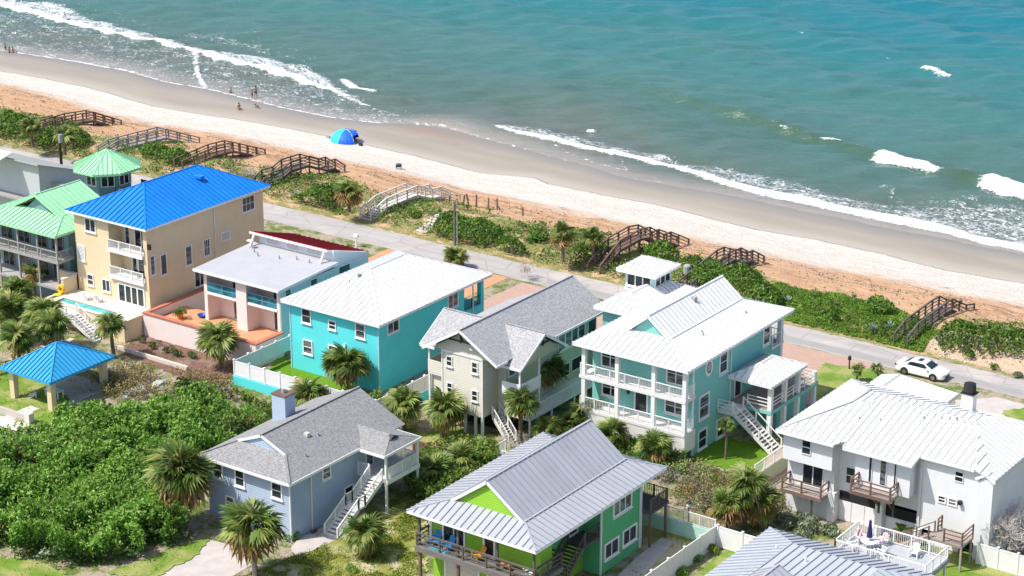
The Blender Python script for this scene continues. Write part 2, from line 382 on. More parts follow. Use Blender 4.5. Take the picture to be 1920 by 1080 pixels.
def T(x, y):
    x = np.asarray(x, float); y = np.asarray(y, float)
    z = np.interp(y, PROF_Y, PROF_Z)
    k = np.clip((y - 176) / 3, 0, 1) * np.clip((205 - y) / 12, 0, 1)
    return z + k * (vnoise(x, y, .16, 3) - .5) * 1.1 + np.clip((y - 190) / 6, 0, 1) * np.clip((212 - y) / 8, 0, 1) * (vnoise(x + 50, y, .35, 3) - .5) * .22
def Tz(x, y): return float(T(np.array([x]), np.array([y]))[0])
def grid(xs, ys, zf):
    Xg, Yg = np.meshgrid(xs, ys); V = np.stack([Xg, Yg, zf(Xg, Yg)], -1).reshape(-1, 3)
    nx, ny = len(xs), len(ys); i = np.arange(nx - 1)[None, :] + np.arange(ny - 1)[:, None] * nx
    F = np.stack([i, i + 1, i + nx + 1, i + nx], -1).reshape(-1, 4)
    return V, F
def pattr(me, name, val):
    a = me.attributes.new(name, 'FLOAT', 'POINT'); a.data.foreach_set('value', np.asarray(val, np.float32).ravel())

# yards: sandy soil with weeds
m, nt, b = newmat('yard_soil')
f = nz(nt, pos(nt), .45, 6, .7); g = nz(nt, pos(nt), 3.5, 6, .75)
c = ramp(nt, g, [(.28, (.23, .18, .12)), (.72, (.46, .40, .30))])
gr = ramp(nt, g, [(.28, (.05, .09, .012)), (.7, (.16, .22, .035))])
nt.links.new(mix(nt, step(nt, f, .44, .58), c, gr), b.inputs['Base Color']); b.inputs['Roughness'].default_value = .95
bump(nt, b, nz(nt, pos(nt), 7, 5, .8), .7, .08)
V, F = grid(np.linspace(-600, 300, 46), np.linspace(-60, 175.9, 30), lambda x, y: x * 0)
o = bpy.data.objects.new('ground', npmesh('ground', V, F, m)); COL.objects.link(o); o['kind'] = 'structure'

# beach and dune, one sheet down under the sea
xs = np.concatenate([np.linspace(-900, -300, 40)[:-1], np.arange(-300, -40, .6), np.linspace(-40, 400, 40)])
ys = np.concatenate([np.arange(175.9, 226, .5), np.linspace(226, 420, 40)])
V, F = grid(xs, ys, T)
me = npmesh('beach', V, F, M['white'], smooth=True); me.materials.clear()
px, py = V[:, 0], V[:, 1]
wob = (vnoise(px, py, .12, 4) - .5)
pattr(me, 'sv', py - VEG(px) + 1.0 + wob * 2.6); pattr(me, 'so', py - ORA(px) - 2.0 + wob * 2.6); pattr(me, 'sw', py - WET(px) + wob * .9); pattr(me, 'ss', py - SHORE(px))
rx, ry = (-172.31, 222.50, -4.00)[:2]
bx_, by_ = (-72.75, 177.15, 0.30)[:2]
pattr(me, 'bank', np.exp(-((px - bx_ - 1.5) / 7.5) ** 4 - ((py - 178.6) / 2.6) ** 4))
pattr(me, 'red', np.exp(-((px - rx) / 9) ** 2 - ((py - ry - 1) / 2.6) ** 2))
m, nt, b = newmat('beach_sand')
fine = nz(nt, pos(nt), 5, 6, .75); med = nz(nt, pos(nt, (.6, 1, 1)), .8, 6, .7); wrack = nz(nt, pos(nt, (.22, 1.1, 1)), 1.1, 7, .72, 1.2)
sv_, so_, sw_, ss_ = (attr(nt, k) for k in ('sv', 'so', 'sw', 'ss'))
soil = ramp(nt, fine, [(.3, (.11, .12, .03)), (.55, (.26, .25, .09)), (.75, (.46, .37, .22))])
soil = mix(nt, step(nt, med, .48, .60), soil, (.54, .36, .22))
ora = ramp(nt, med, [(.25, (.44, .245, .135)), (.5, (.56, .345, .20)), (.78, (.66, .46, .31))])
ora = mix(nt, mth(nt, 'MULTIPLY', step(nt, fine, .5, .75), .3), ora, (.36, .17, .09))
wm = mth(nt, 'MULTIPLY', step(nt, wrack, .535, .60), mth(nt, 'MULTIPLY', step(nt, so_, -15, -4), .8))
ora = mix(nt, wm, ora, (.17, .08, .05))
dry = ramp(nt, med, [(.3, (.57, .515, .435)), (.65, (.67, .62, .55))])
dry = mix(nt, mth(nt, 'MULTIPLY', step(nt, wrack, .55, .66), mth(nt, 'MULTIPLY', step(nt, so_, 4.5, .3), .65)), dry, (.28, .20, .15))
wet = ramp(nt, nz(nt, pos(nt, (.15, .6, 1)), .5, 4), [(.3, (.30, .257, .203)), (.7, (.362, .312, .243))])
wet = mix(nt, step(nt, sw_, 0, 5), (.44, .385, .31), wet)
wet = mix(nt, mth(nt, 'MULTIPLY', attr(nt, 'red'), .7), wet, (.30, .17, .13))
wet = mix(nt, step(nt, ss_, -5, 1), wet, (.215, .205, .19))
edge = nz(nt, pos(nt), .5, 5, .7)
def thr(a, lo, hi, k=3.0): return step(nt, mth(nt, 'ADD', a, mth(nt, 'MULTIPLY', mth(nt, 'SUBTRACT', edge, .5), k)), lo, hi)
col = mix(nt, thr(sv_, -.8, .8, 5), soil, ora)
col = mix(nt, step(nt, attr(nt, 'bank'), .35, .65), col, ramp(nt, fine, [(.3, (.46, .33, .22)), (.7, (.60, .47, .35))]))
col = mix(nt, thr(so_, -2.6, 2.6, 5), col, dry)
wetm = thr(sw_, -.25, .35, .8)
col = mix(nt, wetm, col, wet)
nt.links.new(col, b.inputs['Base Color'])
rr = N(nt, 'MapRange'); rr.inputs[3].default_value = .95; rr.inputs[4].default_value = .42; nt.links.new(wetm, rr.inputs[0]); nt.links.new(rr.outputs[0], b.inputs['Roughness'])
b.inputs['Specular IOR Level'].default_value = .3
bh = mth(nt, 'MULTIPLY', nz(nt, pos(nt), 2.4, 5, .7), mth(nt, 'SUBTRACT', 1.0, wetm)); bh = mth(nt, 'ADD', bh, mth(nt, 'MULTIPLY', nz(nt, pos(nt, (.15, 1.6, 1)), 1.4, 3), mth(nt, 'SUBTRACT', 1.0, wetm))); bump(nt, b, bh, .9, .25)
me.materials.append(m)
o = bpy.data.objects.new('beach', me); COL.objects.link(o); o['kind'] = 'structure'

# ------------------------------------------------------------------ sea
xs = np.concatenate([np.linspace(-3000, -300, 50)[:-1], np.arange(-300, -66, .4), np.linspace(-66, 1500, 50)])
ys = np.concatenate([np.arange(214, 262, .4), np.arange(262, 356, .8), np.geomspace(356, 4200, 50)])
Xg, Yg = np.meshgrid(xs, ys)
d = Yg - SHORE(Xg)
def seg_dist(P, x, y):
    out = np.full(x.shape, 1e9)
    for a, c in zip(P[:-1], P[1:]):
        ax, ay, bx, by = a[0], a[1], c[0], c[1]; L2 = (bx - ax) ** 2 + (by - ay) ** 2 + 1e-9
        t = np.clip(((x - ax) * (bx - ax) + (y - ay) * (by - ay)) / L2, 0, 1)
        out = np.minimum(out, np.hypot(x - ax - t * (bx - ax), y - ay - t * (by - ay)))
    return out
def sst(v, a, b_): t = np.clip((v - a) / (b_ - a), 0, 1); return t * t * (3 - 2 * t)
foam = np.zeros_like(Xg)
def band(lo, hi, dens, soft_lo=.35, soft_hi=1.2, xr=None):
    """foam between two lines (world X to Y)"""
    global foam
    L, H = line(*lo), line(*hi); xa = min(p[0] for p in lo); xb = max(p[0] for p in lo)
    f_ = sst(Yg - L(Xg), -soft_lo, soft_lo) * (1 - sst(Yg - H(Xg), -soft_hi, soft_hi)) * sst(Xg, xa - 2, xa + 2) * (1 - sst(Xg, xb - 2, xb + 2))
    foam = np.maximum(foam, f_ * dens)
def streak(P, w_, dens):
    global foam
    foam = np.maximum(foam, dens * (1 - sst(seg_dist(P, Xg, Yg), w_ * .4, w_ * 1.3)))
BL = [(-313.50, 248.25, -4.00), (-281.20, 244.50, -4.00), (-272.93, 242.60, -4.00), (-261.85, 240.00, -4.00), (-252.29, 239.12, -4.00), (-247.08, 238.62, -4.00), (-241.07, 238.76, -4.00), (-231.86, 237.72, -4.00), (-225.03, 236.09, -4.00), (-214.64, 235.11, -4.00), (-207.76, 233.55, -4.00), (-201.28, 232.28, -4.00), (-196.40, 231.18, -4.00), (-190.66, 228.93, -4.00), (-184.14, 227.10, -4.00), (-178.45, 226.25, -4.00)]
BH = [(-325.42, 258.05, -4.00), (-283.29, 250.51, -4.00), (-272.54, 251.71, -4.00), (-259.77, 246.41, -4.00), (-250.78, 245.44, -4.00), (-240.48, 242.85, -4.00), (-232.18, 240.59, -4.00), (-226.51, 242.40, -4.00), (-216.20, 243.22, -4.00), (-208.28, 242.11, -4.00), (-198.99, 235.85, -4.00), (-190.81, 231.03, -4.00), (-185.04, 228.23, -4.00), (-179.14, 227.14, -4.00)]
BM = [(p[0], p[1] + (np.interp(p[0], [a[0] for a in BH], [a[1] for a in BH]) - p[1]) * .38) for p in BL]
band(BL, BM, 1.08, .25, .8); band(BL, BH, .74, .3, 1.8)
band([(p[0], p[1]) for p in SHORE_PTS[:14]], BL, .50, .3, .3)
band(BH, [(p[0] - 2, p[1] + 9) for p in BH], .34, 1.5, 6)
band([(-241.67, 246.67, -4.00), (-220.56, 244.44, -4.00), (-209.27, 243.90, -4.00)], [(-244.94, 250.08, -4.00), (-236.08, 251.59, -4.00), (-221.59, 248.11, -4.00), (-210.61, 245.48, -4.00)], .5, 1, 2)
streak([(-199.71, 238.08, -4.00), (-196.92, 236.54, -4.00), (-194.70, 235.80, -4.00), (-192.78, 236.02, -4.00)], 1.0, 1.0)
CL = [(-167.88, 230.67, -4.00), (-162.12, 228.75, -4.00), (-158.02, 228.40, -4.00), (-154.54, 227.98, -4.00), (-148.83, 227.32, -4.00), (-144.78, 227.74, -4.00), (-137.58, 227.42, -4.00), (-133.09, 225.92, -4.00), (-128.22, 224.52, -4.00), (-121.59, 223.14, -4.00), (-115.76, 222.99, -4.00), (-108.04, 222.48, -4.00), (-102.45, 222.16, -4.00), (-97.21, 222.43, -4.00), (-91.40, 221.04, -4.00), (-86.14, 221.27, -4.00), (-77.83, 220.85, -4.00)]
CM = [(-167.29, 231.09, -4.00), (-162.76, 230.28, -4.00), (-156.31, 230.59, -4.00), (-150.24, 229.45, -4.00), (-144.45, 229.81, -4.00), (-139.12, 229.93, -4.00), (-133.94, 228.52, -4.00), (-123.14, 225.89, -4.00), (-115.41, 225.91, -4.00), (-109.48, 225.34, -4.00), (-104.09, 225.55, -4.00), (-98.76, 225.79, -4.00), (-92.77, 224.13, -4.00), (-87.42, 224.33, -4.00), (-79.19, 224.38, -4.00)]
CH = [(-167.61, 231.54, -4.00), (-159.99, 233.92, -4.00), (-150.30, 232.91, -4.00), (-141.55, 232.81, -4.00), (-135.69, 231.46, -4.00), (-129.02, 232.91, -4.00), (-118.87, 231.73, -4.00), (-112.47, 229.08, -4.00), (-106.16, 229.81, -4.00), (-97.69, 235.30, -4.00), (-92.81, 237.19, -4.00), (-85.05, 239.59, -4.00)]
band(CL, CM, .97, .25, .8); band(CL, CH, .62, .3, 1.5)
band([(p[0], p[1]) for p in SHORE_PTS[15:]], CL, .22, .3, .5)
BRK = []
for A, c in ((((-117.12, 244.65, -4.00), (-112.04, 243.50, -4.00), (-107.16, 243.48, -4.00)), ((-119.50, 249.10, -4.00), (-113.75, 247.05, -4.00), (-107.85, 245.30, -4.00))), (((-101.04, 241.60, -4.00), (-96.70, 239.21, -4.00), (-93.23, 239.00, -4.00), (-87.97, 238.55, -4.00)), ((-102.56, 245.02, -4.00), (-98.96, 244.47, -4.00), (-95.14, 243.58, -4.00), (-89.60, 242.64, -4.00)))):
    band(A, c, 1.35, .4, .4); streak([(-138.61, 253.52, -4.00), (-133.06, 251.72, -4.00), (-127.79, 250.21, -4.00), (-118.58, 247.58, -4.00)], .3, .46); band([(p[0], p[1] - 1.6) for p in A], A, .5, .8, .5); BRK.append((A, c))
streak([(-132.53, 294.29, -4.00), (-130.58, 294.04, -4.00), (-128.35, 292.78, -4.00)], 1.0, .95)
streak([(-134.03, 251.70, -4.00), (-132.12, 251.05, -4.00)], .4, .7); streak([(-126.71, 249.68, -4.00), (-123.71, 249.25, -4.00)], .45, .9); streak([(-107.85, 245.30, -4.00), (-102.62, 244.98, -4.00)], .35, .62)
streak([(-155.54, 237.08, -4.00), (-155.12, 237.38, -4.00)], .5, .9); streak([(-159.22, 304.32, -4.00), (-154.11, 301.93, -4.00)], .5, .55); streak([(-143.10, 298.61, -4.00), (-139.97, 297.39, -4.00)], .5, .5)
streak([(-110.17, 235.11, -4.00), (-106.11, 231.18, -4.00)], 1.2, .45); streak([(-129.19, 291.79, -4.00), (-127.67, 291.67, -4.00)], .8, .6)
streak([(-228.57, 237.00, -4.00), (-220.58, 228.86, -4.00), (-213.17, 222.68, -4.00)], .4, .95)
streak([p for p in SHORE_PTS[:12]], .45, .95); streak([p for p in SHORE_PTS[12:19]], .22, .75)
streak([(-154.74, 227.52, -4.00), (-150.75, 225.03, -4.00), (-146.25, 223.65, -4.00), (-141.60, 222.79, -4.00), (-139.79, 222.61, -4.00)], .2, .75)
streak([(-143.69, 226.68, -4.00), (-142.07, 224.53, -4.00), (-140.21, 222.89, -4.00)], .2, .8)
streak([(-139.17, 219.01, -4.00), (-134.43, 220.39, -4.00), (-131.12, 219.94, -4.00)], .18, .62); streak([(-129.92, 220.51, -4.00), (-126.16, 220.99, -4.00), (-122.05, 220.65, -4.00)], .18, .6)
# lacy patches over the shallows
lace = [((-186.95, 231.57, -4.00), 14, 5, .33), ((-177.55, 229.31, -4.00), 12, 4, .36), ((-169.38, 228.26, -4.00), 12, 3.5, .40), ((-151.39, 236.70, -4.00), 9, 4, .33), ((-115.57, 231.27, -4.00), 9, 6, .30), ((-95.87, 233.19, -4.00), 12, 6, .62), ((-100.12, 228.88, -4.00), 12, 4, .62), ((-233.44, 252.52, -4.00), 20, 7, .34)]
for q, a, b_, k in lace: foam = np.maximum(foam, k * np.exp(-((Xg - q[0]) / a) ** 2 - ((Yg - q[1]) / b_) ** 2))
# wave relief: a rising swell line with two broken stretches, smaller swells and chop
CR = line((-210.00, 271.54, -4.00), (-190.73, 266.95, -4.00), (-168.44, 263.09, -4.00), (-151.02, 257.11, -4.00), (-139.03, 254.26, -4.00), (-127.79, 250.21, -4.00), (-117.68, 247.30, -4.00), (-107.65, 244.86, -4.00), (-102.12, 244.20, -4.00), (-95.06, 242.54, -4.00), (-82.46, 241.43, -4.00))
x0c, x1c = (-195.19, 265.99, -4.00)[0], (-126.34, 248.98, -4.00)[0]
dc = Yg - CR(Xg); amp = sst(Xg, x0c, x1c)
zs = amp * np.where(dc > 0, .9 * np.exp(-(dc / 3.2) ** 2), .9 * np.exp(-(dc / 1.5) ** 2))
near = sst(d, 2, 14)
chop = np.zeros_like(Xg)
for k in range(26):
    lam = R.uniform(2.2, 9); th = R.gauss(2.12, .38); ph = R.uniform(0, 6.3)
    chop += .012 * lam ** .8 * np.sin((Xg * math.cos(th) + Yg * math.sin(th)) * 6.283 / lam + ph + 2.5 * vnoise(Xg, Yg, .05, 2))
sw2 = .34 * np.sin((Yg - SHORE(Xg) * .95 + .10 * Xg) * 6.283 / 19 + 3 * vnoise(Xg, Yg, .02, 2))
zs = zs + near * (chop * .8 + sw2) + .22 * sst(foam, .5, 1.0) * (.6 + vnoise(Xg, Yg, .9, 2)) * sst(d, .5, 5)
Tg = T(Xg, Yg)
lvl = -4.15
base_z = np.maximum(lvl, Tg + .03)
Zs = np.where(d > 0, base_z + zs * sst(d, 0, 4), Tg - .06 - .2 * np.clip(-d, 0, 1))
V = np.stack([Xg, Yg, Zs], -1).reshape(-1, 3)
nx, ny = len(xs), len(ys); i = np.arange(nx - 1)[None, :] + np.arange(ny - 1)[:, None] * nx
F = np.stack([i, i + 1, i + nx + 1, i + nx], -1).reshape(-1, 4)
me = npmesh('sea', V, F, M['white'], smooth=True); me.materials.clear()
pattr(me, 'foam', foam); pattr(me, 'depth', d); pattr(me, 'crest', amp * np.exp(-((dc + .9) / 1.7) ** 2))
m, nt, b = newmat('sea_water')
dep = attr(nt, 'depth'); fo = attr(nt, 'foam')
big = nz(nt, pos(nt, (1, 1, 1)), .035, 4, .55)
c = ramp(nt, step(nt, mth(nt, 'ADD', dep, mth(nt, 'MULTIPLY', mth(nt, 'SUBTRACT', big, .5), 40)), -6, 125),
         [(0, (.12, .135, .115)), (.10, (.07, .135, .115)), (.35, (.052, .155, .146)), (.7, (.028, .155, .166)), (1, (.010, .148, .190))])
c = mix(nt, step(nt, dep, .2, 7), (.29, .265, .23), c)
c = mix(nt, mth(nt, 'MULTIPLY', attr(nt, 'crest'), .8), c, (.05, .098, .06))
pat = nz(nt, pos_view(nt, .3, 1), .16, 6, .65)
c = mix(nt, mth(nt, 'MULTIPLY', step(nt, pat, .5, .75), .35), c, (.05, .115, .085))
n1 = nz(nt, pos(nt, (.75, 1, 1)), 1.15, 6, .72, 1.6); n2 = nz(nt, pos(nt), 3.6, 4, .7, .8)
nn = mth(nt, 'ADD', mth(nt, 'MULTIPLY', n1, .62), mth(nt, 'MULTIPLY', n2, .38))
n3 = nz(nt, pos(nt, (.6, 1, 1)), .5, 4, .6, 1.0)
nn = mth(nt, 'ADD', mth(nt, 'MULTIPLY', nn, .8), mth(nt, 'MULTIPLY', n3, .2))
v = mth(nt, 'ADD', fo, mth(nt, 'MULTIPLY', mth(nt, 'SUBTRACT', nn, .5), 3.3))
fm = step(nt, v, .52, .84)
fm = mth(nt, 'MULTIPLY', fm, step(nt, fo, .06, .2))
c = mix(nt, fm, c, mix(nt, step(nt, n2, .35, .65), (.50, .54, .55), (.80, .82, .82)))
nt.links.new(c, b.inputs['Base Color'])
rr = N(nt, 'MapRange'); rr.inputs[3].default_value = .24; rr.inputs[4].default_value = .8; nt.links.new(fm, rr.inputs[0]); nt.links.new(rr.outputs[0], b.inputs['Roughness'])
b.inputs['IOR'].default_value = 1.33; b.inputs['Specular IOR Level'].default_value = .42
h = mth(nt, 'ADD', mth(nt, 'MULTIPLY', nz(nt, pos_view(nt, .32, 1), .62, 5, .62, .5), 1.0), mth(nt, 'MULTIPLY', fm, .12))
bump(nt, b, h, .85, .6)
me.materials.append(m)
o = bpy.data.objects.new('sea', me); COL.objects.link(o); o['kind'] = 'structure'

# ------------------------------------------------------------------ road, drives, lawns (thin sheets, each a few mm above the last)
def sheet(name, pts, mat, z, thick=.0, kind='structure', sub=0):
    mb = MB(); P = [(p[0], p[1], z) for p in pts]
    if thick: mb.prism([(p[0], p[1], z - thick) for p in pts], (0, 0, thick))
    else: mb.poly(P)
    return mk(name, mb, mat, kind=kind)
m, nt, b = newmat('worn_asphalt')
a = nz(nt, pos(nt, (.08, 1, 1)), 1.0, 6, .7); f = nz(nt, pos(nt), 4, 5, .8); g2 = nz(nt, pos(nt), .18, 4)
c = ramp(nt, a, [(.3, (.33, .305, .29)), (.7, (.43, .405, .385))])
c = mix(nt, mth(nt, 'MULTIPLY', step(nt, f, .5, .8), .35), c, (.25, .235, .22))
c = mix(nt, mth(nt, 'MULTIPLY', step(nt, g2, .5, .66), .4), c, (.56, .50, .43))
ck = N(nt, 'TexVoronoi', feature='DISTANCE_TO_EDGE'); ck.inputs['Scale'].default_value = .28; nt.links.new(pos(nt), ck.inputs['Vector'])
c = mix(nt, mth(nt, 'MULTIPLY', mth(nt, 'SUBTRACT', 1.0, step(nt, ck.outputs['Distance'], .0, .03)), .4), c, (.19, .18, .17))
nt.links.new(c, b.inputs['Base Color']); b.inputs['Roughness'].default_value = .9
ROADF = [(-900, 176.0), (-260, 174.6), (-202, 174.6), (-186, 175.2), (-165, 176.2), (-144, 176.2), (-130, 175.6), (-115, 175.7), (-92, 175.7), (-67, 175.3), (-40, 175.3), (300, 175.3)]
rr_ = R.random
far = []; 
for (xa, ya), (xb, yb) in zip(ROADF[:-1], ROADF[1:]):
    n = max(1, int((xb - xa) / 1.2)) if -260 <= xa < -40 else 1
    for k in range(n): t = k / n; far.append((xa + (xb - xa) * t, ya + (yb - ya) * t + R.uniform(-.16, .16)))
nearE = [(x, 171.2 + R.uniform(-.12, .12)) for x in np.arange(-40, -262, -1.2)] + [(-900, 171.2)]
sheet('road', far + [(300, 175.3), (300, 171.2)] + nearE, m, .006)
m2, nt, b = newmat('road_patch')
nt.links.new(ramp(nt, nz(nt, pos(nt, (.2, 1, 1)), 2, 5, .7), [(.3, (.27, .255, .245)), (.7, (.35, .335, .32))]), b.inputs['Base Color']); b.inputs['Roughness'].default_value = .9
sheet('road_patch', [(-118, 171.6), (-70, 171.5), (-62, 171.6), (-62, 172.9), (-70, 173.0), (-95, 172.9), (-118, 173.0)], m2, .011)

# ------------------------------------------------------------------ building kit
def wallT(face, c):
    """(along, outward, up) -> world, for an axis-aligned wall plane"""
    return {'front': lambda s, d, z: (s, c - d, z), 'back': lambda s, d, z: (s, c + d, z),
            'right': lambda s, d, z: (c + d, s, z), 'left': lambda s, d, z: (c - d, s, z)}[face]
def tb(mb, t, s0, s1, d0, d1, z0, z1):
    a = t(s0, d0, z0); b_ = t(s1, d1, z1); return mb.box(a[0], b_[0], a[1], b_[1], a[2], b_[2])
def window(par, t, s0, s1, z0, z1, kind='sash', fm='white', fw=.11, pane='glass', name='window', sill=True, dp=.075):
    f = MB()
    tb(f, t, s0 - fw, s0, -.02, dp, z0 - fw, z1 + fw); tb(f, t, s1, s1 + fw, -.02, dp, z0 - fw, z1 + fw)
    tb(f, t, s0, s1, -.02, dp, z1, z1 + fw); tb(f, t, s0, s1, -.02, dp, z0 - fw, z0)
    zm, sm = (z0 + z1) / 2, (s0 + s1) / 2
    if kind == 'sash': tb(f, t, s0, s1, -.02, dp - .02, zm - .035, zm + .035)
    if kind in ('pair', 'slider', 'pairsash'): tb(f, t, sm - .04, sm + .04, -.02, dp - .02, z0, z1)
    if kind == 'pairsash': tb(f, t, s0, s1, -.02, dp - .024, zm - .03, zm + .03)
    if kind == 'triple':
        for k in (1, 2): q = s0 + (s1 - s0) * k / 3; tb(f, t, q - .05, q + .05, -.02, dp - .02, z0, z1)
    if kind == 'quad':
        for k in (1, 2, 3): q = s0 + (s1 - s0) * k / 4; tb(f, t, q - .08, q + .08, -.02, dp - .02, z0, z1)
    if kind == 'grid':
        for k in (1, 2): q = s0 + (s1 - s0) * k / 3; tb(f, t, q - .02, q + .02, -.02, dp - .03, z0, z1)
        tb(f, t, s0, s1, -.02, dp - .034, zm - .02, zm + .02)
    if kind == 'louver':
        n = int((z1 - z0) / .13)
        for k in range(n): q = z0 + (k + .5) * (z1 - z0) / n; tb(f, t, s0, s1, -.02, dp - .02, q - .035, q + .025)
    w_ = mk(name, f, M[fm], par)
    mk('pane', tb(MB(), t, s0 + .001, s1 - .001, -.05, .022, z0 + .001, z1 - .001), M[pane], w_)
    if sill: mk('sill', tb(MB(), t, s0 - fw - .06, s1 + fw + .06, -.02, dp + .07, z0 - fw - .075, z0 - fw - .003), M[fm], w_)
    return w_
def clip(poly, a, b_, c, keep_ge):
    """clip a 2D polygon against a*x + b*y >= c (or <=)"""
    out = []
    for i in range(len(poly)):
        p, q = poly[i], poly[(i + 1) % len(poly)]
        fp = a * p[0] + b_ * p[1] - c; fq = a * q[0] + b_ * q[1] - c
        if not keep_ge: fp, fq = -fp, -fq
        if fp >= 0: out.append(p)
        if fp * fq < 0: t_ = fp / (fp - fq); out.append((p[0] + (q[0] - p[0]) * t_, p[1] + (q[1] - p[1]) * t_))
    return out
def roof_panels(roof, pts, mat, w_=.6, name='roof_panel'):
    """standing-seam metal: one object per pan, each with its raised seam; pts[0]-pts[1] is the eave"""
    P = [Vector(p) for p in pts]; e = (P[1] - P[0]).normalized(); n = None
    for k in range(2, len(P)):
        n = e.cross(P[k] - P[0])
        if n.length > 1e-3: break
    n.normalize()
    if n.z < 0: n = -n
    u = n.cross(e)
    if u.dot(P[2] - P[0]) < 0: u = -u
    Q = [((p - P[0]).dot(e), (p - P[0]).dot(u)) for p in P]
    a0, a1 = min(q[0] for q in Q), max(q[0] for q in Q); k = max(1, round((a1 - a0) / w_)); st = (a1 - a0) / k
    for i in range(k):
        lo, hi = a0 + i * st, a0 + (i + 1) * st
        c = clip(clip(Q, 1, 0, lo, True), 1, 0, hi, False)
        if len(c) < 3: continue
        area = abs(sum(c[j][0] * c[(j + 1) % len(c)][1] - c[(j + 1) % len(c)][0] * c[j][1] for j in range(len(c)))) / 2
        if area < .02: continue
        mb = MB(); W3 = lambda q, h: P[0] + e * q[0] + u * q[1] + n * h
        mb.prism([W3(q, .004) for q in c], n * .022)
        bs = [q[1] for q in c if abs(q[0] - lo) < 1e-4]
        if len(bs) < 2 or max(bs) - min(bs) < .15:
            x = lo + .02; ys_ = []
            for j in range(len(c)):
                p, q = c[j], c[(j + 1) % len(c)]
                if (p[0] - x) * (q[0] - x) < 0: ys_.append(p[1] + (q[1] - p[1]) * (x - p[0]) / (q[0] - p[0]))
            bs = ys_
        if len(bs) >= 2 and max(bs) - min(bs) > .1:
            b0, b1 = min(bs), max(bs); xl = lo + .005
            mb.prism([W3((xl, b0), .02), W3((xl + .06, b0), .02), W3((xl + .06, b0), .10), W3((xl, b0), .10)], u * (b1 - b0))
        o_ = mk(name, mb, mat, roof)
        rk = [k for k in RIB_SHADE if M[k] is mat]
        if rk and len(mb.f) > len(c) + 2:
            o_.data.materials.append(RIB_SHADE[rk[0]])
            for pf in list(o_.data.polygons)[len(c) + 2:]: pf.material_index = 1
def slab(mb, pts, th=.12):
    P = [Vector(p) for p in pts]; n = None
    for k in range(2, len(P)):
        n = (P[1] - P[0]).cross(P[k] - P[0])
        if n.length > 1e-3: break
    n.normalize()
    if n.z < 0: n = -n
    return mb.prism([p - n * th for p in P], n * th)
def hip(x0, x1, y0, y1, ze, xc, r0, r1, zr):
    return [[(x0, y0, ze), (x1, y0, ze), (xc, r0, zr)], [(x1, y0, ze), (x1, y1, ze), (xc, r1, zr), (xc, r0, zr)],
            [(x1, y1, ze), (x0, y1, ze), (xc, r1, zr)], [(x0, y1, ze), (x0, y0, ze), (xc, r0, zr), (xc, r1, zr)]]
def dutch(x0, x1, y0, y1, ze, xc, g0, g1, hb, zb, zr, oh=.25):
    low = [[(x0, y0, ze), (x1, y0, ze), (xc + hb, g0, zb), (xc - hb, g0, zb)], [(x1, y0, ze), (x1, y1, ze), (xc + hb, g1, zb), (xc + hb, g0, zb)],
           [(x1, y1, ze), (x0, y1, ze), (xc - hb, g1, zb), (xc + hb, g1, zb)], [(x0, y1, ze), (x0, y0, ze), (xc - hb, g0, zb), (xc - hb, g1, zb)]]
    z2 = zb + .03; k = (zr - zb) / hb
    up = [[(xc + hb + .12, g0 - oh, z2 - .12 * k), (xc + hb + .12, g1 + oh, z2 - .12 * k), (xc, g1 + oh, zr), (xc, g0 - oh, zr)],
          [(xc - hb - .12, g1 + oh, z2 - .12 * k), (xc - hb - .12, g0 - oh, z2 - .12 * k), (xc, g0 - oh, zr), (xc, g1 + oh, zr)]]
    return low, up
def roof(par, planes, mat, fascia='white', metal=True, caps=(), eaves=(), pw=.6, th=.12, capmat=None, name='roof'):
    mb = MB()
    for p in planes: slab(mb, p, th)
    r_ = mk(name, mb, mat, par)
    if metal:
        for p in planes: roof_panels(r_, p, mat, pw)
    for p, q in caps: mk('ridge_cap', MB().bar(Vector(p) + Vector((0, 0, .045)), Vector(q) + Vector((0, 0, .045)), .16, .07), capmat or mat, r_)
    for p, q in eaves: mk('fascia', MB().bar(Vector(p) + Vector((0, 0, -.10)), Vector(q) + Vector((0, 0, -.10)), .06, .22), M[fascia], par)
    return r_
def ring(x0, x1, y0, y1, z): P = [(x0, y0, z), (x1, y0, z), (x1, y1, z), (x0, y1, z)]; return [(P[i], P[(i + 1) % 4]) for i in range(4)]
def hipcaps(x0, x1, y0, y1, ze, xc, r0, r1, zr):
    return [((x0, y0, ze), (xc, r0, zr)), ((x1, y0, ze), (xc, r0, zr)), ((x1, y1, ze), (xc, r1, zr)), ((x0, y1, ze), (xc, r1, zr))] + ([((xc, r0, zr), (xc, r1, zr))] if r1 - r0 > .05 else [])
def railing(par, path, h=1.0, mat='white', step_=1.6, bal=.14, top=.07, post=.10, name='railing', mid=None, bw=.03):
    """hand rail, bottom rail and balusters along a path of floor points; the posts are children"""
    mb = MB(); P = [Vector(p) for p in path]; up = Vector((0, 0, 1)); posts = []
    for a, b_ in zip(P[:-1], P[1:]):
        mb.bar(a + up * h, b_ + up * h, top, top * .8)
        if mid:
            for k in range(mid): mb.bar(a + up * h * (k + 1) / (mid + 1), b_ + up * h * (k + 1) / (mid + 1), .035, .09)
        else: mb.bar(a + up * .1, b_ + up * .1, .05, .05)
        L = (b_ - a).length
        if bal:
            n = max(1, int(L / bal))
            for k in range(1, n): p = a.lerp(b_, k / n); mb.bar(p + up * .1, p + up * h, bw, bw)
        n = max(1, round(L / step_)); posts += [a.lerp(b_, k / n) for k in range(n)]
    posts.append(P[-1])
    r_ = mk(name, mb, M[mat], par)
    for p in posts: mk('post', MB().bar(p - up * .02, p + up * (h + .06), post, post), M[mat], r_)
    return r_
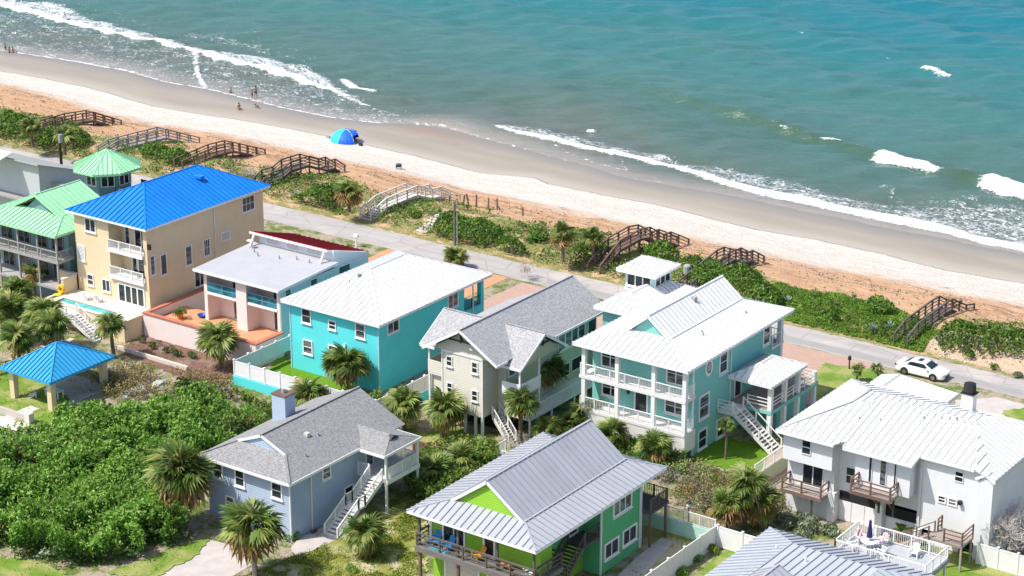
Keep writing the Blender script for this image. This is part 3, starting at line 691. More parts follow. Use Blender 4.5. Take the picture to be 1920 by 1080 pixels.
def stairs(par, top, bot, width, mat='whitewood', axis='x', rail=True, railmat=None, riser=False, h=.9, bal=.2, n=None, tread=None):
    """straight flight between two floor points; axis is the direction the flight runs in"""
    top, bot = Vector(top), Vector(bot); d = bot - top; n = n or max(3, round(abs(d.z) / .18))
    side = Vector((0, width / 2, 0)) if axis == 'x' else Vector((width / 2, 0, 0))
    mb = MB()
    for s_ in (-1, 1): mb.bar(top + side * s_ - Vector((0, 0, .12)), bot + side * s_ - Vector((0, 0, .02)), .06, .26)
    st = mk('staircase', mb, M[mat], par); run = Vector((d.x, d.y, 0)); go = run.length / n
    for k in range(n):
        p = top + run * ((k + .5) / n) + Vector((0, 0, d.z * (k + .6) / n)); hx = (go * .52, width / 2 - .03) if axis == 'x' else (width / 2 - .03, go * .52)
        mk('tread', MB().box(p.x - hx[0], p.x + hx[0], p.y - hx[1], p.y + hx[1], p.z - .025, p.z + .025), M[tread or mat], st)
    if rail:
        for s_ in (-1, 1): railing(par, [top + side * s_, bot + side * s_], h, railmat or mat, 1.5, bal, .08, .10, 'handrail')
    return st
def posts(par, pts, z0, z1, w_, mat='white', name='column'):
    for p in pts: mk(name, MB().box(p[0] - w_ / 2, p[0] + w_ / 2, p[1] - w_ / 2, p[1] + w_ / 2, z0, z1), M[mat], par)
def bx(name, par, x0, x1, y0, y1, z0, z1, mat, **k): return mk(name, MB().box(x0, x1, y0, y1, z0, z1), M[mat], par, **k)
def vents(par, pts, mat='louver'):
    for p in pts: mk('vent_pipe', MB().tube([(p[0], p[1], p[2] - .1), (p[0], p[1], p[2] + .34)], .07, 8), M[mat], par)
def house(name, label, loc): return thing(name, label, 'house', loc)

# ------------------------------------------------------------------ tan house with the blue roof
H = house('tan_house', 'three-storey tan stucco house with bright blue metal hip roof above a narrow pool', (-146.6, 147, 2))
w_ = MB(); X0, X1, Y0, Y1 = -151.5, -141.7, 138.9, 155.6
w_.box(X0, -146.8, Y0, Y1, 0, 10.28).box(-146.8, -142.2, 140.6, Y1, 0, 10.28).box(-142.2, X1, Y0, Y1, 0, 10.28).box(-146.8, -142.2, Y0, 140.6, 0, 4.25).box(-146.8, -142.2, Y0, Y0 + .25, 9.95, 10.28)
mk('wall', w_, M['tan'], H)
pl = hip(-152.1, -141.1, 138.3, 156.2, 10.3, -146.6, 143.8, 151.4, 12.65)
roof(H, pl, M['roof_blue'], 'white', True, hipcaps(-152.1, -141.1, 138.3, 156.2, 10.3, -146.6, 143.8, 151.4, 12.65), ring(-152.08, -141.12, 138.32, 156.18, 10.3))
bx('skylight', H, -145.3, -144.3, 149.4, 150.0, 12.05, 12.3, 'roof_blue')
for z in (4.26, 6.98):
    s_ = bx('balcony', H, -146.85, -142.15, Y0 - .3, 140.6, z, z + .3, 'white')
    railing(s_, [(-146.75, Y0 - .22, z + .3), (-142.25, Y0 - .22, z + .3)], .95, 'white', 1.55, .13)
tf = wallT('front', Y0); tr = wallT('right', X1); tb2 = wallT('front', 140.6)
window(H, tf, -149.9, -148.6, 8.5, 9.7, 'pair'); window(H, tf, -151.2, -150.35, 5.25, 6.65, 'louver', pane='louver'); window(H, tf, -150.1, -149.4, 2.85, 3.85, 'sash'); window(H, tf, -148.05, -147.1, 2.65, 3.75, 'pair')
window(H, tb2, -146.2, -145.7, 7.3, 9.3, 'none', name='door', sill=False); window(H, tb2, -144.9, -142.5, 7.3, 9.3, 'triple', name='sliding_door', sill=False)
window(H, tb2, -145.4, -144.9, 4.6, 6.6, 'none', name='door', sill=False); window(H, tb2, -144.6, -142.4, 4.6, 6.6, 'triple', name='sliding_door', sill=False, fw=.16)
window(H, tf, -145.8, -142.5, 2.05, 3.75, 'quad', name='french_door', fw=.16, sill=False)
for s0, s1, z0, z1, k in ((139.25, 139.75, 5.4, 7.2, 'none'), (140.65, 141.35, 5.0, 6.95, 'none'), (144.1, 144.85, 5.0, 6.85, 'none'), (146.7, 147.45, 5.25, 6.85, 'grid'), (145.2, 146.6, 2.4, 4.0, 'pair')):
    window(H, tr, s0, s1, z0, z1, k)
window(H, tr, 149.3, 150.4, 6.1, 6.9, 'louver', pane='louver', sill=False)
window(H, tr, 152.5, 154.2, 8.3, 9.7, 'grid', name='opening', sill=True)
bx('trim_band', H, X0 - .03, X1 + .03, Y0 - .03, Y0 + .01, 9.98, 10.2, 'white')
mk('wall_lamp', MB().box(X1, X1 + .25, 139.0, 139.25, 8.0, 8.5), M['black'], H)

# raised pool terrace behind it
t = thing('pool_terrace', 'tan walled terrace with a long narrow turquoise swimming pool', 'terrace', (-146, 137, 0))
fl = MB(); fl.box(-151.6, -150.9, 134.9, 138.85, 1.8, 2.0).box(-150.9, -143.4, 136.25, 138.85, 1.8, 2.0).box(-143.4, -141.2, 134.9, 138.85, 1.8, 2.0)
mk('paving', fl, M['pale_concrete'], t)
mk('retaining_wall', MB().box(-151.9, -141.2, 134.55, 134.85, 0, 2.15).box(-141.2, -140.95, 134.55, 138.9, 0, 2.1).box(-152.2, -151.9, 134.55, 138.9, 0, 2.1), M['tan'], t)
mk('coping', MB().box(-151.95, -140.9, 134.5, 134.92, 2.15, 2.23).box(-150.95, -143.35, 136.2, 136.42, 2.0, 2.06), M['pale_concrete'], t)
mk('pool_water', MB().box(-150.9, -143.4, 134.86, 136.25, .6, 1.86), M['poolwater'], t)
mk('screen_wall', MB().box(-153.8, -151.6, 138.5, 138.8, 1.0, 3.6).box(-151.9, -151.6, 137.0, 138.5, 2.0, 3.5), M['tan'], t)
mk('wall_cap', MB().box(-153.9, -151.5, 138.42, 138.88, 3.6, 3.72).box(-151.98, -151.52, 136.95, 138.42, 3.5, 3.62), M['pale_concrete'], t)

# ------------------------------------------------------------------ pink house with flat roof and red clerestory
H = house('pink_house', 'pale pink two-storey house with flat grey roof, teal balconies and red clerestory roof', (-131.5, 146, 1.5))
w_ = MB()
w_.box(-136.3, -126.7, 142.5, 148.8, 0, 6.35)                       # core
w_.box(-136.3, -135.9, 140.85, 142.5, 0, 6.35).box(-132.05, -130.75, 140.7, 142.5, 0, 6.35).box(-127.05, -126.7, 140.85, 142.5, 0, 6.35)
mk('wall', w_, M['pinkwall'], H)
bx('wall', H, -126.7, -126.62, 140.9, 153.8, 0, 6.4, 'pearl')
cl = MB(); cl.prism([(-136.2, 148.8, 6.3), (-136.2, 148.8, 8.15), (-136.2, 154.0, 6.6), (-136.2, 154.0, 0), (-136.2, 148.81, 0)], (9.5, 0, 0))
mk('clerestory_wall', cl, M['pearl'], H)
sl_ = MB(); slab(sl_, [(-137.0, 140.2, 6.7), (-126.2, 140.2, 6.7), (-126.2, 148.78, 7.1), (-137.0, 148.78, 7.1)], .22); mk('flat_roof', sl_, M['flat_grey'], H)
mk('fascia', MB().bar((-137.0, 140.17, 6.6), (-126.2, 140.17, 6.6), .05, .26).bar((-126.17, 140.2, 6.6), (-126.17, 148.78, 7.0), .05, .26), M['white'], H)
rr = roof(H, [[(-127.0, 154.4, 6.45), (-136.9, 154.4, 6.45), (-136.9, 148.2, 8.35), (-127.0, 148.2, 8.35)]], M['roof_red'], 'white', True, (), [((-136.9, 148.18, 8.33), (-127.0, 148.18, 8.33)), ((-126.98, 148.2, 8.33), (-126.98, 154.4, 6.43))], name='red_roof')
t = wallT('front', 148.8)
for s0, s1 in ((-135.2, -133.6), (-132.6, -131.0), (-130.05, -128.35)): window(H, t, s0, s1, 7.3, 7.85, 'louver', pane='louver', fw=.07, sill=False)
mk('bracket', MB().bar((-136.3, 147.6, 7.05), (-136.3, 148.3, 8.2), .14, .25).bar((-127.35, 147.6, 7.05), (-127.35, 148.3, 8.2), .14, .25), M['white'], H)
t2 = wallT('front', 142.5)
for a, b_ in ((-135.9, -132.05), (-130.75, -127.05)):
    s_ = bx('balcony', H, a, b_, 140.8, 142.5, 4.2, 4.45, 'white')
    mk('glass_rail', MB().box(a, b_, 140.86, 140.9, 4.5, 5.4), M['glass_teal'], s_)
    mk('rail', MB().box(a, b_, 140.83, 140.93, 5.4, 5.46).box(a, b_, 140.83, 140.93, 4.9, 4.94), M['teal'], s_)
    mk('post', MB().box((a + b_) / 2 - .04, (a + b_) / 2 + .04, 140.84, 140.92, 4.45, 5.45), M['teal'], s_)
    window(H, t2, a + 1.9, b_ - .1, 4.5, 6.2, 'slider', name='sliding_door', sill=False); window(H, t2, a + 1.9, b_ - .1, 1.6, 4.0, 'slider', name='sliding_door', pane='glass', sill=False)
    mk('wall_lamp', MB().box(a + .9, a + 1.05, 142.3, 142.5, 3.4, 3.75), M['black'], H)
t = wallT('right', -126.62)
for s0, s1, z0, z1 in ((141.6, 142.3, 5.2, 6.2), (145.2, 146.1, 5.2, 6.2), (149.4, 151.0, 5.2, 6.3)): window(H, t, s0, s1, z0, z1, 'none', fw=.05, sill=False)
vents(H, [(-134.9, 146.6, 7.05), (-133.9, 146.0, 7.0), (-131.6, 146.5, 7.02), (-130.0, 147.2, 7.06), (-128.4, 147.2, 7.06)])
mk('dish_mount', MB().tube([(-136.2, 147.3, 7.0), (-136.0, 147.2, 7.7)], .04, 6).lathe([(.02, 0), (.3, .12), (.33, .14)], (-136.0, 147.2, 7.7), 12), M['white'], H)

t = thing('patio', 'terracotta tiled patio walled in pale stucco with brick-red coping', 'patio', (-134, 139, 0))
bx('tile_floor', t, -140.5, -126.6, 137.3, 142.5, 0, 1.5, 'pave_orange')
wl_ = MB(); wl_.box(-140.8, -126.4, 137.0, 137.3, 0, 2.3).box(-140.8, -140.5, 137.3, 148.5, 0, 2.3).box(-126.6, -126.3, 137.3, 140.8, 0, 2.3); mk('patio_wall', wl_, M['pinkwall'], t)
mk('coping', MB().box(-140.9, -126.2, 136.92, 137.38, 2.3, 2.42).box(-140.88, -140.42, 137.38, 148.5, 2.3, 2.42).box(-126.7, -126.2, 137.38, 140.8, 2.3, 2.42), M['brick_red'], t)

# ------------------------------------------------------------------ turquoise house
H = house('turquoise_house', 'vivid turquoise two-storey house under a white metal hip roof', (-118.5, 147, 0))
w_ = MB(); w_.box(-123.7, -113.3, 138.9, 151.7, 0, 6.68).box(-123.7, -116.2, 151.7, 154.8, 0, 6.68).box(-116.2, -113.3, 151.7, 154.8, 0, 3.9)
w_.box(-113.75, -113.3, 154.35, 154.8, 3.9, 6.2).box(-116.2, -113.3, 154.4, 154.75, 6.2, 6.68).box(-113.7, -113.3, 151.7, 154.4, 6.2, 6.68)
mk('wall', w_, M['turq'], H)
pl = hip(-124.3, -112.7, 138.3, 155.4, 6.75, -118.5, 144.2, 149.5, 9.25); roof(H, pl, M['roof_white'], 'white', True, hipcaps(-124.3, -112.7, 138.3, 155.4, 6.75, -118.5, 144.2, 149.5, 9.25), ring(-124.28, -112.72, 138.32, 155.38, 6.75))
t = wallT('front', 138.9)
for s0, s1, z0, z1 in ((-122.2, -121.25, 4.95, 6.2), (-119.0, -118.3, 5.0, 5.7), (-115.85, -114.9, 4.9, 6.15), (-122.15, -121.2, 1.95, 3.15), (-119.1, -118.1, 2.5, 3.3)): window(H, t, s0, s1, z0, z1, 'sash')
t = wallT('right', -113.3); window(H, t, 140.2, 141.7, 5.3, 6.3, 'pair'); window(H, t, 149.2, 150.6, 5.0, 6.35, 'pair')
railing(H, [(-113.5, 151.8, 3.9), (-113.5, 154.5, 3.9)], .9, 'black', 1.4, .2, .05, .06)
mk('corner_trim', MB().box(-113.36, -113.26, 138.84, 138.94, 0, 6.5).box(-123.75, -123.65, 138.84, 138.94, 0, 6.5), M['aqua2'], H)
mk('flue', MB().tube([(-118.9, 143.0, 8.5), (-118.9, 143.0, 9.0)], .08, 8).box(-119.1, -118.7, 142.8, 143.2, 9.0, 9.1), M['flat_grey'], H); vents(H, [(-119.3, 142.2, 8.3)])
mk('wall_lamp', MB().box(-117.3, -117.1, 138.7, 138.9, 3.5, 3.9), M['white'], H)

# ------------------------------------------------------------------ cream house (grey shingles)
H = house('cream_house', 'cream lap-sided house on stilts with grey shingle roof and cross gables', (-101.6, 144, 0))
w_ = MB(); w_.box(-104.0, -99.7, 136.0, 151.5, 1.9, 7.3).box(-104.2, -98.5, 138.2, 151.6, 2.0, 7.28)
w_.prism([(-105.0, 136.02, 7.25), (-98.2, 136.02, 7.25), (-101.6, 136.02, 9.4)], (0, 15.4, 0))
mk('wall', w_, M['cream'], H)
mk('side_wall', MB().box(-98.5, -98.42, 140.2, 151.6, 2.0, 7.2).prism([(-98.5, 137.2, 6.7), (-98.5, 143.5, 6.7), (-98.5, 140.35, 8.75)], (1.75, 0, 0)).box(-98.5, -98.41, 137.6, 140.2, 1.9, 6.9), M['sage'], H)
mk('left_gable_wall', MB().prism([(-106.6, 137.3, 6.7), (-106.6, 143.4, 6.7), (-106.6, 140.35, 8.75)], (2.4, 0, 0)), M['cream'], H)
E_ = 7.35; zr = 9.72
pl = [[(-105.6, 135.3, E_), (-105.6, 152.4, E_), (-101.6, 152.4, zr), (-101.6, 135.3, zr)], [(-97.7, 152.4, E_), (-97.7, 135.3, E_), (-101.6, 135.3, zr), (-101.6, 152.4, zr)]]
pl += [[(-107.0, 136.8, 6.85), (-101.7, 136.8, 6.85), (-101.7, 140.35, 9.05), (-107.0, 140.35, 9.05)], [(-101.7, 143.9, 6.85), (-107.0, 143.9, 6.85), (-107.0, 140.35, 9.05), (-101.7, 140.35, 9.05)]]
pl += [[(-101.5, 136.8, 6.85), (-96.3, 136.8, 6.85), (-96.3, 140.35, 9.05), (-101.5, 140.35, 9.05)], [(-96.3, 143.9, 6.85), (-101.5, 143.9, 6.85), (-101.5, 140.35, 9.05), (-96.3, 140.35, 9.05)]]
pl += [[(-108.6, 144.2, 6.0), (-108.6, 152, 6.0), (-104.8, 152, 7.75), (-104.8, 144.2, 7.75)][::-1]]
roof(H, pl, M['shingle_a'], 'white', False, [((-101.6, 135.3, zr), (-101.6, 152.4, zr)), ((-107, 140.35, 9.05), (-103, 140.35, 9.05)), ((-96.3, 140.35, 9.05), (-100.4, 140.35, 9.05))],
     [((-105.6, 135.28, E_), (-101.6, 135.28, zr)), ((-97.7, 135.28, E_), (-101.6, 135.28, zr)), ((-97.68, 135.3, E_), (-97.68, 136.8, E_)), ((-97.68, 143.9, E_), (-97.68, 152.4, E_)), ((-96.28, 136.8, 6.85), (-96.28, 140.35, 9.05)), ((-96.28, 143.9, 6.85), (-96.28, 140.35, 9.05)), ((-107.02, 136.8, 6.85), (-107.02, 140.35, 9.05)), ((-96.3, 136.78, 6.85), (-98.3, 136.78, 6.85)), ((-107, 136.78, 6.85), (-105.4, 136.78, 6.85))])
mk('gable_bracket', MB().bar((-101.6, 135.5, 8.5), (-101.6, 135.5, 9.5), .12).bar((-102.9, 135.5, 8.65), (-100.3, 135.5, 8.65), .12).bar((-101.6, 136.0, 8.4), (-101.6, 135.5, 9.0), .1), M['black'], H)
mk('gable_bracket', MB().bar((-96.5, 140.35, 7.9), (-96.5, 140.35, 8.8), .12).bar((-96.5, 139.3, 8.1), (-96.5, 141.4, 8.1), .12), M['black'], H)
t = wallT('front', 136.0)
for s0, s1, z0, z1 in ((-103.45, -102.95, 5.95, 6.75), (-100.75, -100.27, 5.9, 6.8), (-100.77, -100.28, 3.35, 4.2), (-103.4, -102.95, 3.5, 4.3)): window(H, t, s0, s1, z0, z1, 'sash', fw=.09)
mk('trim_band', MB().box(-104.05, -99.65, 135.94, 136.01, 7.15, 7.3).box(-99.78, -99.66, 135.94, 136.02, 1.9, 7.2).box(-104.04, -103.92, 135.94, 136.02, 1.9, 7.2), M['white'], H)
t = wallT('right', -98.42); window(H, t, 145.5, 149.6, 5.3, 6.85, 'quad', fw=.12); window(H, t, 150.2, 151.4, 5.4, 6.7, 'none', fw=.08)
window(H, t, 145.2, 147.2, 2.6, 3.7, 'none', fw=.05, name='opening', sill=False, pane='interior'); window(H, t, 147.6, 149.2, 2.7, 3.8, 'none', fw=.05, name='opening', sill=False, pane='interior'); window(H, t, 138.0, 139.8, 5.4, 6.6, 'pair', sill=False)
p_ = bx('porch', H, -98.4, -96.5, 137.0, 140.0, 4.2, 4.4, 'whitewood'); mk('parapet', MB().box(-98.4, -96.5, 136.98, 137.06, 4.4, 5.35).box(-96.56, -96.48, 137.06, 140.0, 4.4, 5.35), M['white'], p_)
posts(H, [(-96.6, 137.08), (-96.6, 139.9)], 0, 6.85, .14)
p_ = bx('porch', H, -106.3, -104.2, 137.0, 140.0, 4.2, 4.4, 'whitewood'); mk('parapet', MB().box(-106.3, -104.2, 136.98, 137.06, 4.4, 5.5).box(-106.34, -106.26, 137.06, 140.0, 4.4, 5.5), M['cream'], p_)
posts(H, [(-106.2, 137.08)], 0, 6.85, .14)
mk('lower_block', MB().box(-106.1, -104.2, 137.3, 150, 0, 4.2), M['cream'], H)
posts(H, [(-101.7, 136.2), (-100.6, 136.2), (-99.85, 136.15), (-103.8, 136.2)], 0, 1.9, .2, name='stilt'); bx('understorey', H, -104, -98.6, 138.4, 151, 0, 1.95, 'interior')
p_ = bx('rear_deck', H, -99.6, -96.2, 138.0, 151.0, 1.75, 1.95, 'whitewood'); railing(p_, [(-98.6, 138.1, 1.95), (-96.3, 138.1, 1.95), (-96.3, 151, 1.95)], .95, 'white', 1.6, .14)
posts(p_, [(-96.35, 138.2), (-96.35, 141.5), (-96.35, 145)], 0, 1.75, .14, 'white', 'post')
stairs(H, (-99.3, 137.4, 1.9), (-97.1, 136.7, 0.0), 1.1, 'palewood', 'x', True, 'white', bal=.25)

# ------------------------------------------------------------------ seafoam house, its tower and side porch
H = house('seafoam_house', 'large seafoam green house with white metal roofs, two-level porch and lookout tower', (-88.3, 149, 0))
w_ = MB(); w_.box(-93.3, -83.3, 143.2, 156.4, 0, 8.45).box(-93.3, -86.0, 156.4, 158.5, 0, 8.45).box(-86.0, -83.3, 156.4, 158.5, 0, 5.6)
w_.prism([(-90.3, 144.2, 9.3), (-86.2, 144.2, 9.3), (-88.25, 144.2, 11.1)], (0, 11.6, 0)).box(-97.0, -93.3, 150.4, 158.6, 0, 8.3)
mk('wall', w_, M['aqua'], H)
low, up = dutch(-93.95, -82.55, 141.0, 159.1, 8.5, -88.25, 144.2, 155.9, 2.05, 9.62, 11.3, .35)
a = (-93.95, -82.55, 141.0, 159.1, 8.5)
roof(H, low + up, M['roof_white'], 'white', True, [((a[0], a[2], 8.5), (-90.3, 144.2, 9.62)), ((a[1], a[2], 8.5), (-86.2, 144.2, 9.62)), ((a[1], a[3], 8.5), (-86.2, 155.9, 9.62)), ((-86.15, 144.0, 9.64), (-86.15, 156.1, 9.64)), ((-88.25, 143.85, 11.3), (-88.25, 156.25, 11.3)), ((-90.35, 144.0, 9.64), (-90.35, 156.1, 9.64))], ring(-93.93, -82.57, 141.02, 159.08, 8.5) + [((-90.42, 143.83, 9.6), (-88.25, 143.83, 11.32)), ((-86.08, 143.83, 9.6), (-88.25, 143.83, 11.32))])
pl = hip(-97.6, -93.0, 149.8, 159.2, 8.35, -95.3, 152.3, 157, 9.35); roof(H, pl, M['roof_white'], 'white', True, hipcaps(-97.6, -93.0, 149.8, 159.2, 8.35, -95.3, 152.3, 157, 9.35), ring(-97.58, -93.02, 149.82, 159.18, 8.35), name='wing_roof')
for z in (5.35, 2.35):
    s_ = mk('porch_floor', MB().box(-93.5, -83.0, 141.4, 143.2, z, z + .25), M['whitewood'], H)
    railing(s_, [(-93.4, 141.5, z + .25), (-83.15, 141.5, z + .25), (-83.15, 143.1, z + .25)], 1.05, 'white', 1.5, .15, .08, .08, bw=.026)
posts(H, [(-93.1, 141.62), (-89.75, 141.62), (-86.15, 141.62), (-82.95 - .2, 141.62)], 0, 8.4, .36)
bx('porch_skirt', H, -93.5, -83.0, 141.45, 143.2, .9, 2.35, 'whitewood')
mk('corner_trim', MB().box(-83.36, -83.24, 143.14, 143.26, 0, 8.4), M['white'], H)
t = wallT('front', 143.2)
for s0, s1, z0, z1, k, nm in ((-92.3, -90.7, 6.2, 7.9, 'pairsash', 'french_door'), (-85.8, -84.2, 6.2, 7.9, 'pairsash', 'french_door'), (-92.2, -90.6, 3.6, 4.95, 'pairsash', 'window'), (-85.9, -84.1, 3.5, 4.7, 'pairsash', 'window'), (-88.9, -87.8, 2.75, 4.75, 'none', 'door')):
    window(H, t, s0, s1, z0, z1, k, name=nm, sill=nm == 'window', fw=.14)
mk('wall_lamp', MB().box(-89.7, -89.5, 143.0, 143.2, 4.2, 4.7), M['black'], H)
t = wallT('right', -83.3)
for s0, s1, z0, z1 in ((147.5, 148.6, 6.1, 7.8), (144.3, 145.7, 3.0, 4.9), (144.3, 145.5, -.0 + .25, 1.75), (147.4, 148.5, .25, 1.7), (155.0, 156.0, 6.3, 7.9)): window(H, t, s0, s1, z0, z1, 'sash', fw=.17)
ov = MB(); c = (145.6, 7.25); n = 20
P = [(-83.3, c[0] + .62 * math.cos(k * 2 * math.pi / n), c[1] + .78 * math.sin(k * 2 * math.pi / n)) for k in range(n)]; ov.prism(P, (.08, 0, 0)); o1 = mk('oval_window', ov, M['white'], H)
mk('pane', MB().prism([(-83.21, c[0] + (p[1] - c[0]) * .62, c[1] + (p[2] - c[1]) * .66) for p in P], (.03, 0, 0)), M['glass'], o1)
vents(H, [(-85.2, 147.6, 9.25), (-84.9, 147.3, 9.1), (-84.7, 154.2, 9.1)]); bx('roof_vent', H, -87.9, -87.5, 150.2, 150.6, 10.85, 11.15, 'louver')
s_ = bx('upper_porch', H, -86.0, -83.2, 156.45, 158.6, 5.35, 5.6, 'whitewood'); railing(s_, [(-83.3, 156.6, 5.6), (-83.3, 158.5, 5.6), (-86, 158.5, 5.6)], 1.0, 'white', 1.9, .25); posts(H, [(-83.45, 158.35)], 0, 8.45, .4)
# lookout tower
w_ = MB().box(-97.75, -94.75, 155.2, 158.3, 0, 10.35); tw = mk('tower', w_, M['aqua2'], H)
bx('tower_band', H, -97.82, -94.68, 155.13, 158.37, 8.45, 8.6, 'white')
t = wallT('front', 155.2); window(H, t, -97.45, -95.05, 8.95, 9.95, 'triple', fw=.1); t = wallT('right', -94.75); window(H, t, 155.55, 157.95, 8.95, 9.95, 'triple', fw=.1)
pl = hip(-98.35, -94.15, 154.6, 158.9, 10.4, -96.25, 156.7, 156.75, 11.35); roof(H, pl, M['roof_white'], 'white', True, hipcaps(-98.35, -94.15, 154.6, 158.9, 10.4, -96.25, 156.7, 156.75, 11.35), ring(-98.33, -94.17, 154.62, 158.88, 10.4), name='tower_roof')
# side porch and its stair
s_ = bx('side_porch', H, -83.3, -79.2, 149.3, 157.8, 2.6, 2.9, 'aqua'); bx('porch_decking', s_, -83.28, -79.25, 149.35, 157.75, 2.9, 2.93, 'deckwood')
posts(H, [(-79.45, 149.55), (-79.45, 152.0), (-79.45, 154.4)], 0, 5.25, .38); posts(H, [(-79.45, 157.5)], 0, 3.9, .34)
bx('porch_base_wall', H, -82.9, -80.2, 152.2, 157.6, 0, 2.6, 'aqua')
railing(s_, [(-81.6, 149.5, 2.93), (-79.4, 149.5, 2.93), (-79.4, 157.6, 2.93), (-82.5, 157.6, 2.93)], .95, 'white', 2.0, 0, .07, .08, mid=2)
pl = hip(-83.3, -79.0, 148.9, 155.2, 5.35, -81.3, 151.0, 153.2, 6.3); pl[3] = [(-83.3, 155.2, 5.35), (-83.3, 148.9, 5.35), (-81.3, 151.0, 6.3), (-81.3, 153.2, 6.3)]
roof(H, pl, M['roof_white'], 'white', True, hipcaps(-83.3, -79.0, 148.9, 155.2, 5.35, -81.3, 151.0, 153.2, 6.3), ring(-83.28, -79.02, 148.92, 155.18, 5.35), name='porch_roof')
s_ = bx('stair_landing', H, -83.2, -81.7, 147.2, 149.3, 2.65, 2.9, 'whitewood'); railing(s_, [(-83.2, 147.25, 2.9), (-81.8, 147.25, 2.9)], .95, 'white', 1.4, 0, mid=2)
stairs(H, (-81.7, 148.1, 2.9), (-77.9, 148.1, 0), 1.7, 'whitewood', 'x', True, 'white', bal=0, n=14, tread='palewood')
t = wallT('right', -83.3); window(H, t, 150.2, 151.2, 3.0, 5.0, 'none', name='door', sill=False)

# ------------------------------------------------------------------ green house with the grey metal roof
H = house('green_house', 'bright green house with grey standing seam roof and dark timber balcony', (-82.8, 119, 0))
w_ = MB(); w_.box(-87.6, -79.4, 113.0, 127.0, 3.2, 6.0).box(-79.4, -77.8, 113.0, 114.4, 3.2, 6.0)
w_.prism([(-85.9, 113.5, 6.6), (-79.6, 113.5, 6.6), (-82.75, 113.5, 8.95)], (0, 13, 0)); mk('wall', w_, M['lime'], H)
w_ = MB(); w_.box(-87.5, -79.3, 113.1, 127.0, 0, 3.2); mk('ground_floor_wall', w_, M['lime'], H)
w_ = MB(); w_.box(-79.4, -77.7, 120.7, 126.3, 0, 6.0).box(-79.42, -79.36, 114.4, 120.7, 0, 6.0); mk('side_wall', w_, M['green'], H)
[bx('corner_trim', H, *q, 'white') for q in ((-77.76, -77.64, 120.64, 120.76, 0, 5.9), (-77.76, -77.64, 126.2, 126.32, 0, 5.9), (-87.66, -87.5, 112.94, 113.1, 3.2, 6))]
low, up = dutch(-88.5, -77.0, 111.25, 128.75, 6.0, -82.75, 113.5, 126.6, 3.15, 6.8, 9.15, .2)
roof(H, low + up, M['roof_grey'], 'white', True, [((-88.5, 111.25, 6.0), (-85.9, 113.5, 6.8)), ((-77.0, 111.25, 6.0), (-79.6, 113.5, 6.8)), ((-77.0, 128.75, 6.0), (-79.6, 126.6, 6.8)), ((-79.45, 113.3, 6.78), (-79.45, 126.8, 6.78)), ((-82.75, 113.25, 9.15), (-82.75, 126.85, 9.15)), ((-86.05, 113.3, 6.78), (-86.05, 126.8, 6.78))], ring(-88.48, -77.02, 111.27, 128.73, 6.0) + [((-86.05, 113.28, 6.72), (-82.75, 113.28, 9.12)), ((-79.45, 113.28, 6.72), (-82.75, 113.28, 9.12))])
s_ = mk('balcony', MB().box(-87.9, -77.3, 111.5, 113.0, 3.0, 3.25).box(-79.3, -77.3, 113.0, 115.0, 3.0, 3.25), M['deckgrey'], H)
mk('beam', MB().box(-87.95, -77.25, 111.42, 111.5, 2.85, 3.25).box(-77.3, -77.22, 111.5, 115.0, 2.85, 3.25), M['deckgrey'], s_)
railing(s_, [(-87.85, 113.0, 3.25), (-87.85, 111.58, 3.25), (-77.36, 111.58, 3.25), (-77.36, 115.0, 3.25), (-79.3, 115.0, 3.25)], 1.05, 'darkwood', 2.1, 0, .13, .11, mid=2)
posts(H, [(-87.7, 111.75), (-84.2, 111.75), (-80.7, 111.75), (-77.5, 111.75)], 0, 3.0, .2, 'brownwood', 'post'); posts(H, [(-87.7, 111.75), (-84.2, 111.75), (-80.7, 111.75), (-77.5, 111.75)], 3.3, 5.9, .15, 'darkwood', 'post')
t = wallT('front', 113.0); window(H, t, -86.4, -84.6, 3.4, 5.2, 'pair', name='french_door', sill=False, fw=.15); window(H, t, -82.7, -81.9, 3.4, 5.2, 'none', name='door', sill=False, fw=.15)
t = wallT('front', 113.1)
for a, b_ in ((-86.3, -83.4), (-82.4, -79.7)):
    g_ = MB(); tb(g_, t, a, b_, 0, .05, 0, 2.5)
    for k in range(1, 5): tb(g_, t, a + .03, b_ - .03, .05, .065, k * .5 - .46, k * .5 - .03)
    mk('garage_door', g_, M['pale_concrete'], H); f_ = MB(); tb(f_, t, a - .16, a, 0, .09, 0, 2.66); tb(f_, t, b_, b_ + .16, 0, .09, 0, 2.66); tb(f_, t, a, b_, 0, .09, 2.5, 2.66); mk('door_frame', f_, M['white'], H)
t = wallT('right', -77.7); window(H, t, 122.4, 124.7, 4.2, 5.3, 'triple', fw=.15); window(H, t, 121.3, 123.0, 1.1, 2.2, 'pair', fw=.15); window(H, t, 123.8, 125.5, 1.2, 2.3, 'pair', fw=.15)
t = wallT('right', -79.36); window(H, t, 118.9, 119.9, 3.5, 5.4, 'none', name='door', sill=False, fw=.15)
s_ = bx('stair_landing', H, -79.3, -77.75, 118.6, 120.7, 3.05, 3.25, 'darkwood'); railing(s_, [(-77.8, 120.6, 3.25), (-77.8, 118.7, 3.25)], 1.0, 'darkwood', 1.9, .2)
stairs(H, (-78.5, 118.6, 3.2), (-78.5, 114.2, 0.0), 1.4, 'darkwood', 'y', True, 'darkwood')
s_ = bx('rear_balcony', H, -79.5, -76.9, 126.4, 129.0, 2.9, 3.15, 'darkwood'); railing(s_, [(-77.0, 126.5, 3.15), (-77.0, 128.9, 3.15), (-79.4, 128.9, 3.15)], 1.0, 'darkwood', 1.2, .16); posts(s_, [(-77.05, 128.8), (-77.05, 126.55)], 0, 2.9, .16, 'brownwood', 'post')

